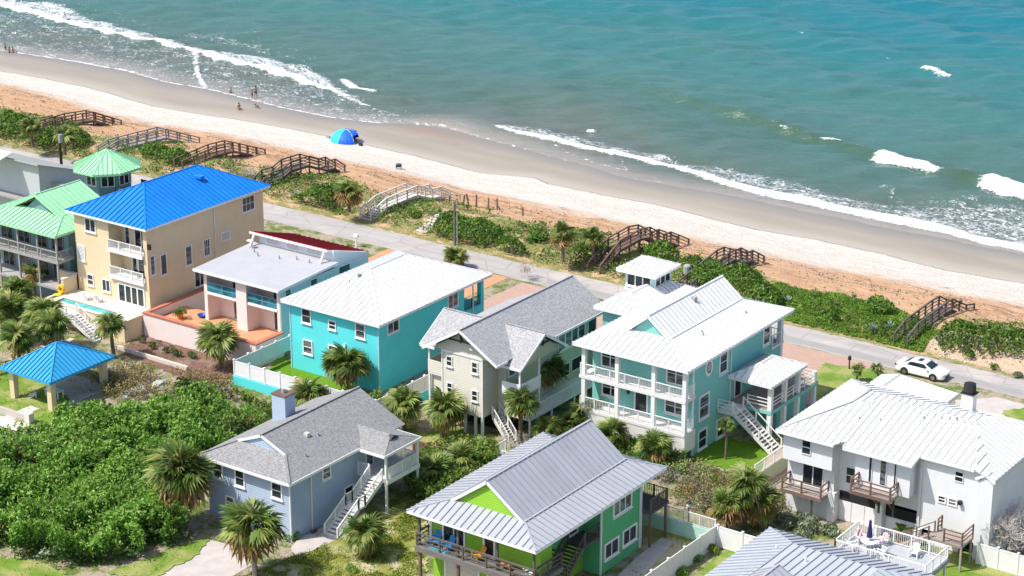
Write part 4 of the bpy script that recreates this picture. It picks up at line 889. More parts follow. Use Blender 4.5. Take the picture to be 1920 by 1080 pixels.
# ------------------------------------------------------------------ blue-grey house
H = house('blue_grey_house', 'blue-grey lap-sided house with grey shingle roof, chimney and white outside stair', (-104.3, 118, 0))
w_ = MB(); w_.box(-108.6, -100.1, 111.6, 124.6, 0, 5.2).prism([(-106.6, 113.3, 6.0), (-102.0, 113.3, 6.0), (-104.3, 113.3, 7.15)], (0, 10.5, 0)); mk('wall', w_, M['bluegrey'], H)
k_ = (7.3 - 5.2) / 4.75; hb = 2.35; zb = 7.3 - hb * k_
pl = [[(-109.05, 111.0, 5.2), (-99.55, 111.0, 5.2), (-104.3 + hb, 113.3, zb), (-104.3 - hb, 113.3, zb)],
      [(-99.55, 111.0, 5.2), (-99.55, 125.2, 5.2), (-104.3, 125.2, 7.3), (-104.3, 113.3, 7.3), (-104.3 + hb, 113.3, zb)],
      [(-109.05, 125.2, 5.2), (-109.05, 111.0, 5.2), (-104.3 - hb, 113.3, zb), (-104.3, 113.3, 7.3), (-104.3, 125.2, 7.3)]]
pl += [[(-101.9, 119.3, 5.15), (-97.0, 119.3, 5.15), (-98.1, 121.5, 5.95), (-101.6, 121.5, 6.05)][:4], [(-97.0, 119.3, 5.15), (-97.0, 124.0, 5.15), (-97.9, 121.9, 5.75), (-97.9, 121.1, 5.75)], [(-97.0, 124.0, 5.15), (-101.9, 124.0, 5.15), (-101.6, 121.5, 6.05), (-98.1, 121.5, 5.95)]]
roof(H, pl, M['shingle_b'], 'white', False, [((-104.3, 113.1, 7.3), (-104.3, 125.2, 7.3)), ((-99.55, 111, 5.2), (-104.3 + hb, 113.3, zb)), ((-109.05, 111, 5.2), (-104.3 - hb, 113.3, zb))],
     [((-109.05, 110.98, 5.2), (-99.55, 110.98, 5.2)), ((-99.53, 111, 5.2), (-99.53, 119.3, 5.2)), ((-99.55, 119.28, 5.15), (-97.0, 119.28, 5.15)), ((-96.98, 119.3, 5.15), (-96.98, 124, 5.15)), ((-104.3 - hb - .1, 113.18, zb + .05), (-104.3, 113.18, 7.33)), ((-104.3 + hb + .1, 113.18, zb + .05), (-104.3, 113.18, 7.33)), ((-97.0, 124.02, 5.15), (-99.5, 124.02, 5.15))])
mk('small_gable', MB().prism([(-97.75, 120.95, 5.66), (-97.75, 122.1, 5.66), (-97.75, 121.5, 6.02)], (-.4, 0, 0)), M['black'], H)
t = wallT('front', 111.6)
for s0, s1, z0, z1 in ((-107.9, -107.1, 3.5, 4.7), (-105.6, -104.8, 3.4, 4.65), (-101.85, -100.95, 3.4, 4.55), (-106.7, -106.0, .8, 2.05)): window(H, t, s0, s1, z0, z1, 'sash', fw=.13)
t = wallT('right', -100.1); window(H, t, 115.5, 116.3, 3.8, 4.75, 'sash', fw=.13); window(H, t, 118.1, 119.0, .1, 2.0, 'none', name='door', sill=False, fw=.14); window(H, t, 120.8, 121.6, 2.95, 4.8, 'none', name='door', sill=False)
mk('corner_trim', MB().box(-100.16, -100.04, 111.54, 111.66, 0, 5.1), M['whitewood'], H)
c_ = bx('chimney', H, -107.75, -106.35, 118.4, 119.6, 5.4, 8.15, 'bluegrey'); bx('chimney_cap', c_, -107.8, -106.3, 118.35, 119.65, 8.15, 8.25, 'brownwood'); mk('flue', MB().tube([(-107.0, 119.0, 8.2), (-107.0, 119.0, 8.6)], .16, 10), M['flat_grey'], c_)
vents(H, [(-102.1, 117.4, 6.25), (-101.0, 114.6, 5.8)]); bx('roof_vent', H, -102.7, -102.35, 116.4, 116.75, 6.45, 6.75, 'pale_concrete')
s_ = bx('porch', H, -100.1, -97.1, 119.6, 123.8, 2.65, 2.9, 'whitewood'); bx('porch_fascia', s_, -97.1, -97.02, 119.6, 123.8, 2.55, 2.9, 'white')
posts(H, [(-97.2, 119.7), (-97.2, 123.7)], 0, 5.05, .17); railing(s_, [(-97.2, 119.8, 2.9), (-97.2, 123.7, 2.9), (-100, 123.7, 2.9)], .95, 'white', 1.9, .13, bw=.05); railing(s_, [(-100.0, 119.65, 2.9), (-98.9, 119.65, 2.9)], .95, 'white', 1.0, .14, bw=.05)
stairs(H, (-98.15, 119.6, 2.9), (-98.15, 117.4, 1.55), 1.3, 'whitewood', 'y', True, 'white', bal=.13)
s_ = bx('stair_landing', H, -98.85, -97.45, 116.6, 117.4, 1.4, 1.55, 'whitewood'); railing(s_, [(-97.5, 117.4, 1.55), (-97.5, 116.6, 1.55)], .9, 'white', .8, .12); railing(s_, [(-98.8, 117.4, 1.55), (-98.8, 116.6, 1.55)], .9, 'white', .8, .12)
stairs(H, (-98.15, 116.6, 1.5), (-98.15, 114.0, 0), 1.3, 'whitewood', 'y', True, 'white', bal=.13)

# ------------------------------------------------------------------ white house
H = house('white_house', 'white stucco house with broad white roof, timber balconies and tall white chimney', (-64.5, 145, 0))
w_ = MB(); w_.box(-72.0, -67.9, 138.9, 150, 0, 6.9).box(-72.1, -67.8, 138.15, 138.9, 4.6, 6.95).box(-67.9, -61.0, 139.6, 150, 2.5, 6.9).box(-65.9, -61.3, 138.3, 139.6, 4.0, 6.9).box(-61.0, -56.2, 139.3, 150, 1.3, 7.3)
w_.prism([(-56.2, 139.1, 0), (-55.0, 139.1, 0), (-55.0, 139.1, 6.4), (-55.6, 139.1, 7.2), (-56.2, 139.1, 6.4)], (0, 9, 0)).box(-68.3, -67.7, 138.7, 139.6, 0, 2.5).box(-64.3, -63.7, 138.9, 139.6, 0, 2.5).box(-61.0, -60.5, 138.68, 139.3, 0, 1.3)
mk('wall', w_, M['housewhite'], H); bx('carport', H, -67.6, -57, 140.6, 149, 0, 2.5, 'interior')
pk = [(-68.3, 142.2, 8.45), (-59.6, 145.2, 8.75)]
pl = [[(-72.5, 137.6, 7.1), (-67.5, 137.6, 7.1), (-66.6, 138.6, 7.365), (-66.6, 144.2, 8.85), (-68.6, 143.0, 8.53)],
      [(-66.7, 137.6, 7.14), (-60.9, 137.6, 7.14), (-60.9, 144.2, 8.89), (-66.7, 144.2, 8.89)],
      [(-60.9, 138.9, 7.44), (-56.4, 138.9, 7.44), (-58.5, 143.6, 8.69), (-58.5, 144.2, 8.85), (-60.9, 144.2, 8.85)],
      [(-54.9, 139.0, 6.9), (-54.9, 150.5, 6.9), (-58.5, 146.5, 8.75), (-58.5, 143.4, 8.75)], [(-56.4, 138.9, 7.44), (-54.9, 139.0, 6.9), (-58.5, 143.6, 8.75)],
      [(-72.5, 150.5, 7.1), (-72.5, 137.6, 7.1), (-68.6, 143.0, 8.6), (-68.6, 146.0, 8.6)],
      [(-54.9, 150.5, 6.9), (-72.5, 150.5, 7.1), (-68.6, 145.6, 8.6), (-58.5, 145.8, 8.75)], [(-68.6, 143.0, 8.6), (-58.5, 143.6, 8.78), (-58.5, 146.0, 8.72), (-68.6, 146.0, 8.55)]]
roof(H, pl, M['roof_white'], 'white', True, [((-72.5, 137.6, 7.1), (-68.6, 143.0, 8.62)), ((-66.7, 137.6, 7.1), (-66.7, 144.0, 8.86)), ((-68.6, 143, 8.62), (-68.6, 146, 8.62)), ((-72.5, 150.5, 7.1), (-68.6, 146, 8.62))],
     [((-72.5, 137.58, 7.1), (-67.5, 137.58, 7.1)), ((-66.7, 137.58, 7.1), (-60.9, 137.58, 7.1)), ((-60.88, 137.6, 7.1), (-60.88, 138.9, 7.45)), ((-60.9, 138.88, 7.44), (-56.5, 138.88, 7.44)), ((-54.88, 139, 6.9), (-54.88, 150.5, 6.9)), ((-67.48, 137.6, 7.1), (-67.48, 138.7, 7.4)), ((-72.52, 137.6, 7.1), (-72.52, 150.5, 7.1)), ((-56.4, 139.0, 6.75), (-55.6, 139.0, 7.3)), ((-54.85, 139.0, 6.75), (-55.6, 139.0, 7.3))], capmat=M['flat_grey'])
w_ = MB().box(-70.3, -64.4, 150, 152.3, 0, 6.9); mk('garage_wall', w_, M['housewhite'], H)
roof(H, [[(-64.0, 149.6, 7.1), (-64.0, 152.7, 7.1), (-69.2, 152.7, 7.55), (-69.2, 149.6, 7.55)], [(-70.9, 152.7, 7.1), (-70.9, 149.6, 7.1), (-69.2, 149.6, 7.55), (-69.2, 152.7, 7.55)]], M['roof_white'], 'white', True, [((-69.2, 149.6, 7.55), (-69.2, 152.7, 7.55))], [((-63.98, 149.6, 7.1), (-63.98, 152.7, 7.1))], capmat=M['flat_grey'], name='garage_roof')
c_ = bx('chimney', H, -62.4, -61.45, 149.6, 150.4, 6.0, 8.55, 'white'); mk('chimney_cap', MB().box(-62.5, -61.35, 149.5, 150.5, 8.55, 8.65).lathe([(.48, 0), (.56, .1), (.5, .72), (.2, .8)], (-61.92, 150.0, 8.65), 8), M['black'], c_)
t = wallT('front', 138.15); window(H, t, -70.4, -69.7, 5.5, 6.6, 'sash', fw=.05, sill=False)
t = wallT('front', 138.9); window(H, t, -70.6, -68.9, 2.55, 4.45, 'slider', fw=.05, name='sliding_door', sill=False)
t = wallT('front', 139.6); window(H, t, -67.2, -66.4, 3.3, 4.6, 'sash', fw=.05, sill=False); window(H, t, -67.4, -66.7, 6.1, 6.8, 'sash', fw=.05, sill=False)
t = wallT('front', 138.3)
for s0, s1 in ((-64.7, -64.5), (-63.75, -63.3), (-62.6, -62.45)): window(H, t, s0, s1, 4.5, 6.6, 'none', fw=.05, name='door', sill=False)
t = wallT('front', 139.3); window(H, t, -58.1, -57.5, 6.0, 6.75, 'sash', fw=.05, sill=False); window(H, t, -59.3, -58.8, 3.95, 4.4, 'sash', fw=.1, sill=False); window(H, t, -58.45, -57.9, 3.95, 4.4, 'sash', fw=.1, sill=False)
mk('wall_lamp', MB().box(-57.65, -57.4, 139.0, 139.3, 4.2, 4.5), M['black'], H)
t = wallT('front', 139.55)
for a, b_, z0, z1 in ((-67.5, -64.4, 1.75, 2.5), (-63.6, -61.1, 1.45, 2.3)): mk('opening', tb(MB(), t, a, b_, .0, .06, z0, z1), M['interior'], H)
for a, b_, z1 in ((-67.7, -64.3, 1.75), (-63.7, -61.0, 1.45), (-60.5, -57.5, .9)):
    p_ = mk('panel_fence', tb(MB(), t, a, b_, .0, .03, 0, z1), M['vinyl'], H); n = max(2, round((b_ - a) / 1.1))
    for k in range(n): mk('panel', tb(MB(), t, a + (b_ - a) * k / n + .04, a + (b_ - a) * (k + 1) / n - .04, .03, .08, .06, z1 - .06), M['vinyl'], p_)
for x0, x1, z, yb, br_ in ((-71.8, -68.3, 2.3, 138.9, 0), (-65.6, -62.2, 4.05, 138.3, 1)):
    s_ = bx('balcony', H, x0, x1, yb - 1.35, yb, z - .22, z, 'deckwood'); mk('joist', MB().box(x0 - .03, x1 + .03, yb - 1.4, yb - 1.35, z - .26, z + .02), M['brownwood'], s_)
    for k in range(9): mk('board', MB().box(x0 + .02, x1 - .02, yb - 1.33 + k * .148, yb - 1.33 + k * .148 + .13, z, z + .03), M['deckwood'], s_)
    railing(s_, [(x0 + .06, yb, z), (x0 + .06, yb - 1.3, z), (x1 - .06, yb - 1.3, z), (x1 - .06, yb, z)], 1.0, 'brownwood', 1.75, 0, .10, .12, mid=2 if br_ else 1)
    if br_: mk('bracket', MB().bar((x0 + 1.9, yb - .06, z - 1.9), (x0 + 1.9, yb - .06, z - .2), .14).bar((x0 + 1.9, yb - .1, z - 1.3), (x0 + 1.9, yb - 1.2, z - .26), .12).bar((x1 - .3, yb - .06, z - 1.9), (x1 - .3, yb - .06, z - .2), .14).bar((x1 - .3, yb - .1, z - 1.3), (x1 - .3, yb - 1.2, z - .26), .12), M['darkwood'], s_)
    else: posts(s_, [(x1 - .9, yb - 1.1)], 0, z - .22, .12, 'darkwood', 'post')
vents(H, [(-70.3, 147.6, 7.75), (-67.2, 141.2, 7.95), (-65.6, 141.6, 8.1), (-62.6, 143.0, 8.5), (-60.3, 143.9, 8.7), (-59.0, 140.2, 7.4), (-57.4, 140.6, 7.5)])
# timber stair and landing at its right corner
s_ = thing('timber_deck', 'weathered timber stair deck against the white house wall', 'deck', (-58, 137, 0))
d_ = bx('platform', s_, -58.7, -56.0, 136.5, 138.6, 2.0, 2.2, 'deckwood'); posts(s_, [(-58.6, 136.6), (-57.3, 136.6), (-56.1, 136.6), (-56.1, 138.4)], 0, 2.0, .14, 'deckwood', 'post')
railing(s_, [(-58.6, 138.55, 2.2), (-58.6, 137.9, 2.2)], 1.0, 'brownwood', 1, 0, .1, .11, mid=2); railing(s_, [(-57.5, 136.55, 2.2), (-56.05, 136.55, 2.2), (-56.05, 138.5, 2.2)], 1.0, 'brownwood', 1.5, 0, .1, .11, mid=2)
stairs(s_, (-58.7, 137.0, 2.2), (-61.6, 137.0, .3), 1.1, 'deckwood', 'x', True, 'brownwood', bal=0)

# ------------------------------------------------------------------ house at the lower right: slate roof and white roof deck
H = house('slate_roof_house', 'slate grey metal hip roof house seen from above beside a white roof deck', (-60, 112, 0))
bx('wall', H, -65.9, -53, 100, 125.2, 0, 5.0, 'greyhouse')
pl = [[(-66.5, 125.9, 5.0), (-66.5, 99.0, 5.0), (-62.7, 103, 6.35), (-62.7, 122.1, 6.35)], [(-52, 125.9, 5.0), (-66.5, 125.9, 5.0), (-62.7, 122.1, 6.35), (-56, 122.1, 6.35)], [(-62.7, 103, 6.35), (-56, 103, 6.35), (-56, 122.1, 6.35), (-62.7, 122.1, 6.35)], [(-52, 99, 5.0), (-52, 125.9, 5.0), (-56, 122.1, 6.35), (-56, 103, 6.35)], [(-66.5, 99, 5.0), (-52, 99, 5.0), (-56, 103, 6.35), (-62.7, 103, 6.35)]]
roof(H, pl, M['roof_grey2'], 'white', True, [((-66.5, 125.9, 5), (-62.7, 122.1, 6.35)), ((-62.7, 122.1, 6.35), (-62.7, 118.4, 6.35))], [((-66.48, 125.9, 5), (-66.48, 99, 5)), ((-52, 125.88, 5), (-66.5, 125.88, 5))])
roof(H, [[(-63.6, 112, 5.9), (-63.6, 117.4, 5.9), (-61.2, 117.4, 7.1), (-61.2, 112, 7.1)][::-1], [(-58.8, 117.4, 5.9), (-58.8, 112, 5.9), (-61.2, 112, 7.1), (-61.2, 117.4, 7.1)]], M['roof_grey'], 'white', True, [((-61.2, 117.4, 7.1), (-61.2, 112, 7.1))], [((-63.6, 117.42, 5.9), (-61.2, 117.42, 7.1)), ((-58.8, 117.42, 5.9), (-61.2, 117.42, 7.1))], name='dormer_roof')
vents(H, [(-63.4, 121.2, 6.1), (-60.6, 120.2, 6.35)], 'white')
D = thing('roof_deck', 'pale boarded roof deck ringed by white railings', 'deck', (-58, 127, 4)); DZ = 4.45
bx('frame', D, -61.4, -54.2, 126.0, 129.9, DZ - .35, DZ - .04, 'greywood')
for k in range(26): bx('board', D, -61.4, -54.2, 126.0 + k * .15, 126.0 + k * .15 + .135, DZ - .04, DZ, 'flat_grey')
posts(D, [(-61.2, 129.7), (-57.8, 129.7), (-54.4, 129.7), (-54.4, 126.2)], 0, DZ - .35, .16, 'white', 'post')
railing(D, [(-61.3, 126.1, DZ), (-61.3, 129.8, DZ), (-54.3, 129.8, DZ), (-54.3, 126.1, DZ), (-61.3, 126.1, DZ)], 1.0, 'white', 1.3, .16, .08, .09, mid=None, bw=.022)

# ------------------------------------------------------------------ blue pergola
H = thing('pergola', 'open-sided picnic shelter with blue metal pyramid roof on cream columns', 'shelter', (-136.9, 122.3, 0))
pl = hip(-140.0, -133.6, 118.3, 126.2, 3.0, -136.8, 122.2, 122.3, 4.85); roof(H, pl, M['roof_blue2'], 'roof_blue2', True, hipcaps(-140.0, -133.6, 118.3, 126.2, 3.0, -136.8, 122.2, 122.3, 4.85), ring(-139.98, -133.62, 118.32, 126.18, 3.0), pw=.45)
posts(H, [(-139.2, 119.1), (-134.4, 119.1), (-134.4, 125.4), (-139.2, 125.4)], 0, 2.95, .55, 'tan'); bx('floor', H, -139.7, -133.9, 118.8, 125.9, 0, .06, 'concrete'); bx('floor_edge', H, -139.9, -133.7, 118.5, 118.8, 0, .05, 'pale_concrete')

# ------------------------------------------------------------------ mint-roofed house and the grey house at the left edge
H = house('mint_roof_house', 'slate teal house with mint green metal roof and dark shaded porches', (-158, 145, 0))
w_ = MB(); w_.box(-163, -152.9, 139.2, 147.4, 0, 7.9).prism([(-160.9, 139.8, 7.6), (-154.1, 139.8, 7.6), (-157.5, 139.8, 10.3)], (0, 5.4, 0)); mk('wall', w_, M['teal'], H)
low, up = dutch(-164.0, -151.9, 136.6, 148, 8.0, -157.5, 139.8, 145.2, 3.4, 8.95, 10.6, .4)
roof(H, low + up, M['roof_green'], 'roof_green', True, [((-151.9, 136.6, 8), (-154.1, 139.8, 8.95)), ((-164, 136.6, 8), (-160.9, 139.8, 8.95)), ((-157.5, 139.4, 10.6), (-157.5, 145.6, 10.6))], ring(-163.98, -151.92, 136.62, 147.98, 8.0) + [((-160.98, 139.38, 8.9), (-157.5, 139.38, 10.6)), ((-154.02, 139.38, 8.9), (-157.5, 139.38, 10.6))])
for z in (5.0, 2.2):
    s_ = bx('porch_floor', H, -163.8, -152.1, 136.9, 139.2, z, z + .25, 'greywood')
    if z > 3: railing(s_, [(-163.7, 137.0, z + .25), (-152.2, 137.0, z + .25), (-152.2, 139.1, z + .25)], .95, 'greywood', 2.2, .2, .1, .1)
posts(H, [(-163.6, 137.05), (-160.7, 137.05), (-157.8, 137.05), (-155, 137.05), (-152.3, 137.05)], 0, 7.9, .16, 'greywood', 'post')
t = wallT('front', 139.2)
for s0 in (-162.5, -160, -157.5, -155.2): window(H, t, s0, s0 + 1.5, 5.4, 7.4, 'pair', fm='greywood', name='sliding_door', sill=False); window(H, t, s0, s0 + 1.5, 2.5, 4.6, 'pair', fm='greywood', name='sliding_door', sill=False)
# octagonal tower
def octo(c, r_, z, n=8): return [(c[0] + r_ * math.cos((k + .5) * 2 * math.pi / n), c[1] + r_ * math.sin((k + .5) * 2 * math.pi / n), z) for k in range(n)]
C_ = (-160.9, 152.7); w_ = MB().prism(octo(C_, 2.55, 0), (0, 0, 9.95)); tw = mk('tower', w_, M['teal'], H)
P = octo(C_, 3.75, 9.9); A_ = (C_[0], C_[1], 11.65); roof(H, [[P[k], P[(k + 1) % 8], A_] for k in range(8)], M['roof_green'], 'roof_green', True, [(P[k], A_) for k in range(8)], [(P[k], P[(k + 1) % 8]) for k in range(8)], pw=.5, name='tower_roof')
Q = octo(C_, 2.55, 0)
for k in (4, 5, 6, 7, 0):
    a, b_ = Vector(Q[k]), Vector(Q[(k + 1) % 8]); m_ = (a + b_) / 2; n_ = Vector((m_.x - C_[0], m_.y - C_[1], 0)).normalized(); e_ = (b_ - a).normalized()
    def T8(s, d, z): p = m_ + e_ * s + n_ * d; return (p.x, p.y, z)
    f = MB()
    for s0, s1, z0, z1 in ((-.72, .72, 9.35, 9.45), (-.72, .72, 8.2, 8.3), (-.72, -.62, 8.3, 9.35), (.62, .72, 8.3, 9.35), (-.05, .05, 8.3, 9.35)): f.add([T8(s, d, z) for d in (-.02, .07) for s, z in ((s0, z0), (s1, z0), (s1, z1), (s0, z1))], [(3, 2, 1, 0), (4, 5, 6, 7), (0, 1, 5, 4), (1, 2, 6, 5), (2, 3, 7, 6), (3, 0, 4, 7)])
    o_ = mk('window', f, M['white'], tw); mk('pane', MB().add([T8(s, d, z) for d in (-.02, .02) for s, z in ((-.62, 8.3), (.62, 8.3), (.62, 9.35), (-.62, 9.35))], [(3, 2, 1, 0), (4, 5, 6, 7), (0, 1, 5, 4), (1, 2, 6, 5), (2, 3, 7, 6), (3, 0, 4, 7)]), M['glass'], o_)
s_ = bx('tower_deck', H, -158.4, -154.4, 151.0, 155, 7.0, 7.2, 'darkwood'); bx('deck_base', H, -158.3, -154.6, 151.2, 154.8, 0, 7.0, 'teal'); railing(s_, [(-158.2, 151.1, 7.2), (-154.5, 151.1, 7.2), (-154.5, 154.9, 7.2), (-158.2, 154.9, 7.2)], 1.05, 'darkwood', 1.6, .09, .1, .1, bw=.07)
H = house('grey_house', 'pale grey block house with low dark roofs beside the mint roofed house', (-175, 158, 0))
mk('wall', MB().prism([(-190, 156, 0), (-190, 163, 0), (-190, 163, 4.25), (-190, 156, 6.6)], (14.7, 0, 0)), M['greyhouse'], H); mk('wing_wall', MB().prism([(-175.3, 158.2, 0), (-175.3, 164, 0), (-175.3, 164, 2.2), (-175.3, 158.2, 4.2)], (5.8, 0, 0)), M['greyhouse'], H)
r_ = MB(); slab(r_, [(-190.3, 155.4, 6.95), (-174.7, 155.4, 6.95), (-174.7, 163.5, 4.2), (-190.3, 163.5, 4.2)], .14); mk('roof', r_, M['louver'], H); r_ = MB(); slab(r_, [(-175.2, 157.7, 4.3), (-169.1, 157.7, 4.3), (-169.1, 164.5, 2.2), (-175.2, 164.5, 2.2)], .14); mk('wing_roof', r_, M['louver'], H)
t = wallT('front', 156); window(H, t, -184.5, -183.6, 1.0, 2.4, 'sash'); bx('balcony', H, -188, -176, 154.6, 156, 2.5, 2.7, 'greywood')
r_ = MB(); slab(r_, [(-184.5, 153.2, 7.2), (-178.7, 153.2, 7.2), (-178.7, 155.4, 7.7), (-184.5, 155.4, 7.7)], .12); mk('awning', r_, M['white'], H)

# downspouts on the plainer walls
for H_, x, y, z1 in ((bpy.data.objects['turquoise_house'], -113.24, 153.0, 6.4), (bpy.data.objects['tan_house'], -141.64, 148.3, 10.0), (bpy.data.objects['seafoam_house'], -83.24, 149.3, 8.3), (bpy.data.objects['green_house'], -77.64, 126.0, 5.8), (bpy.data.objects['white_house'], -60.8, 139.22, 6.9), (bpy.data.objects['blue_grey_house'], -100.04, 114.0, 5.0)):
    mk('downspout', MB().box(x - .04, x + .05, y - .05, y + .05, .1, z1), M['whitewood'], H_)

# ------------------------------------------------------------------ ground cover of each plot
SHEETS = []
def ground_sheet(name, pts, mat, z): SHEETS.append((name, pts, mat))
ground_sheet('mulch_bed', [(-140.6, 132.6), (-129.5, 131.2), (-126, 134), (-126.3, 137.0), (-140.6, 137.0)], 'mulch', .012)
ground_sheet('lawn', [(-84.15, 168.64), (-82.68, 168.70), (-80.50, 169.60), (-76.76, 169.68), (-74.57, 165.14), (-78.78, 159.89), (-81.19, 160.44), (-83.30, 163.59)], 'lawn2', .012)
ground_sheet('lawn', [(-65.94, 167.53), (-63.34, 170.86), (-56.15, 156.65), (-60.07, 153.87)], 'lawn2', .012)
ground_sheet('lawn', [(-60.90, 136.75), (-58.36, 137.90), (-56.65, 140.87), (-49.66, 140.45), (-45.64, 131.41), (-57.84, 122.74), (-62.27, 131.48)], 'lawn2', .012)
ground_sheet('lawn', [(-105.11, 133.63), (-102.94, 136.87), (-97.71, 137.49), (-96.63, 134.43), (-96.82, 131.64), (-100.44, 129.06)], 'lawn2', .012)
ground_sheet('lawn', [(-83.27, 143.92), (-82.94, 148.26), (-78.87, 148.41), (-76.03, 145.10), (-76.90, 141.28), (-80.71, 139.20)], 'lawn', .012)
ground_sheet('lawn', [(-76.24, 148.25), (-76.93, 150.47), (-74.89, 148.54), (-75.10, 147.07)], 'lawn', .012)
ground_sheet('lawn', [(-124.31, 136.04), (-126.43, 139.93), (-121.60, 140.39), (-115.10, 138.65), (-117.43, 135.45)], 'lawn', .012)
ground_sheet('lawn', [(-149.23, 122.40), (-143.36, 124.93), (-134.87, 121.53), (-131.20, 116.79), (-137.61, 112.24)], 'lawn2', .008)
ground_sheet('lawn', [(-118.69, 95.68), (-114.06, 97.88), (-110.31, 97.87), (-105.84, 94.40), (-112.12, 89.93)], 'lawn2', .012)
ground_sheet('lawn', [(-107.88, 99.60), (-107.16, 102.78), (-106.04, 108.01), (-106.00, 109.17), (-104.49, 105.77), (-104.38, 100.51)], 'lawn2', .012)
ground_sheet('lawn', [(-79.44, 129.78), (-74.17, 130.65), (-73.45, 127.83), (-73.80, 122.25), (-74.92, 121.45)], 'drylawn', .008)
ground_sheet('lawn', [(-99.23, 104.17), (-98.22, 110.23), (-97.28, 114.80), (-98.04, 123.13), (-95.43, 122.55), (-86.11, 110.42), (-97.53, 102.31)], 'drylawn', .008)
ground_sheet('lawn', [(-70.79, 124.90), (-71.65, 123.26), (-72.13, 128.77), (-71.83, 132.32), (-71.61, 133.61), (-70.48, 129.94)], 'lawn2', .012)
ground_sheet('driveway', [(-104.52, 100.94), (-105.41, 108.23), (-102.06, 108.60), (-100.00, 106.80), (-99.87, 103.72), (-98.79, 101.40), (-104.19, 97.57)], 'concrete', .018)
ground_sheet('walkway', [(-99.30, 110.56), (-100.00, 112.30), (-99.42, 116.74), (-98.13, 116.49), (-97.40, 115.28), (-97.63, 109.56)], 'concrete', .018)
ground_sheet('walkway', [(-136.6, 118.5), (-135.4, 118.5), (-135.4, 114.5), (-136.6, 114.5)], 'pale_concrete', .018)
ground_sheet('walkway', [(-142, 115.2), (-130, 115.6), (-130, 114.0), (-142, 113.6)], 'pale_concrete', .014)
ground_sheet('driveway', [(-112.6, 156.0), (-103.5, 156.0), (-103.5, 170.6), (-120, 170.6), (-120, 158)], 'pave_pink', .012)
ground_sheet('driveway', [(-86, 160), (-79.0, 158.5), (-77, 160), (-76.6, 165.5), (-79, 168.5), (-79, 171.1), (-92, 171.1), (-92, 163)], 'pave_pink', .012)
ground_sheet('driveway', [(-137, 155), (-122, 156), (-122, 171.0), (-138, 171.0)], 'pave_orange', .012)
ground_sheet('driveway', [(-67.52, 162.05), (-70.42, 167.33), (-67.56, 170.12), (-62.87, 169.71), (-61.49, 166.33), (-65.07, 166.67)], 'concrete', .008)
ground_sheet('walkway', [(-78.06, 146.95), (-78.32, 148.80), (-76.50, 148.74), (-75.10, 147.07), (-74.98, 141.38), (-76.19, 141.78)], 'pave_pink', .016)
ground_sheet('walkway', [(-76.37, 120.42), (-76.94, 124.26), (-77.19, 128.51), (-76.07, 128.41), (-74.76, 121.56)], 'concrete', .016)

# each sheet 4 mm above the one below it: drives, then planted ground, then paths
for i, (nm, pts, mat) in enumerate(sorted(SHEETS, key=lambda q: {'driveway': 0, 'mulch_bed': 1, 'lawn': 2, 'walkway': 3}[q[0]])):
    if nm in ('lawn', 'mulch_bed'):
        jp = []
        for p, q in zip(pts, pts[1:] + pts[:1]):
            k = max(1, int(math.hypot(q[0] - p[0], q[1] - p[1]) / .35)); jp += [(p[0] + (q[0] - p[0]) * j / k + R.gauss(0, .13), p[1] + (q[1] - p[1]) * j / k + R.gauss(0, .13)) for j in range(k)]
        pts = jp
    sheet(nm, pts, M[mat], .012 + .004 * i)

# ------------------------------------------------------------------ foliage kit
def leaves(P, Nn, size, rng, ratio=.55, jitter=.9):
    """one quad per leaf at P, facing roughly along Nn"""
    n = len(P); d = Nn + rng.normal(0, jitter, (n, 3)); d /= np.linalg.norm(d, axis=1)[:, None] + 1e-9
    r_ = rng.normal(0, 1, (n, 3)); a = np.cross(d, r_); a /= np.linalg.norm(a, axis=1)[:, None] + 1e-9; b_ = np.cross(d, a)
    s_ = (size * rng.uniform(.6, 1.35, n))[:, None]
    a = a * s_; b_ = b_ * s_ * ratio
    V = np.stack([P - a, P - b_ * .9 + a * .1, P + a, P + b_ * .9 + a * .1], 1).reshape(-1, 3)
    return V, np.arange(n * 4).reshape(-1, 4)
def inpoly(x, y, pts):
    c = np.zeros(x.shape, bool); n = len(pts)
    for i in range(n):
        (x1, y1), (x2, y2) = pts[i][:2], pts[(i + 1) % n][:2]
        k = ((y1 > y) != (y2 > y)) & (x < (x2 - x1) * (y - y1) / (y2 - y1 + 1e-12) + x1); c ^= k
    return c
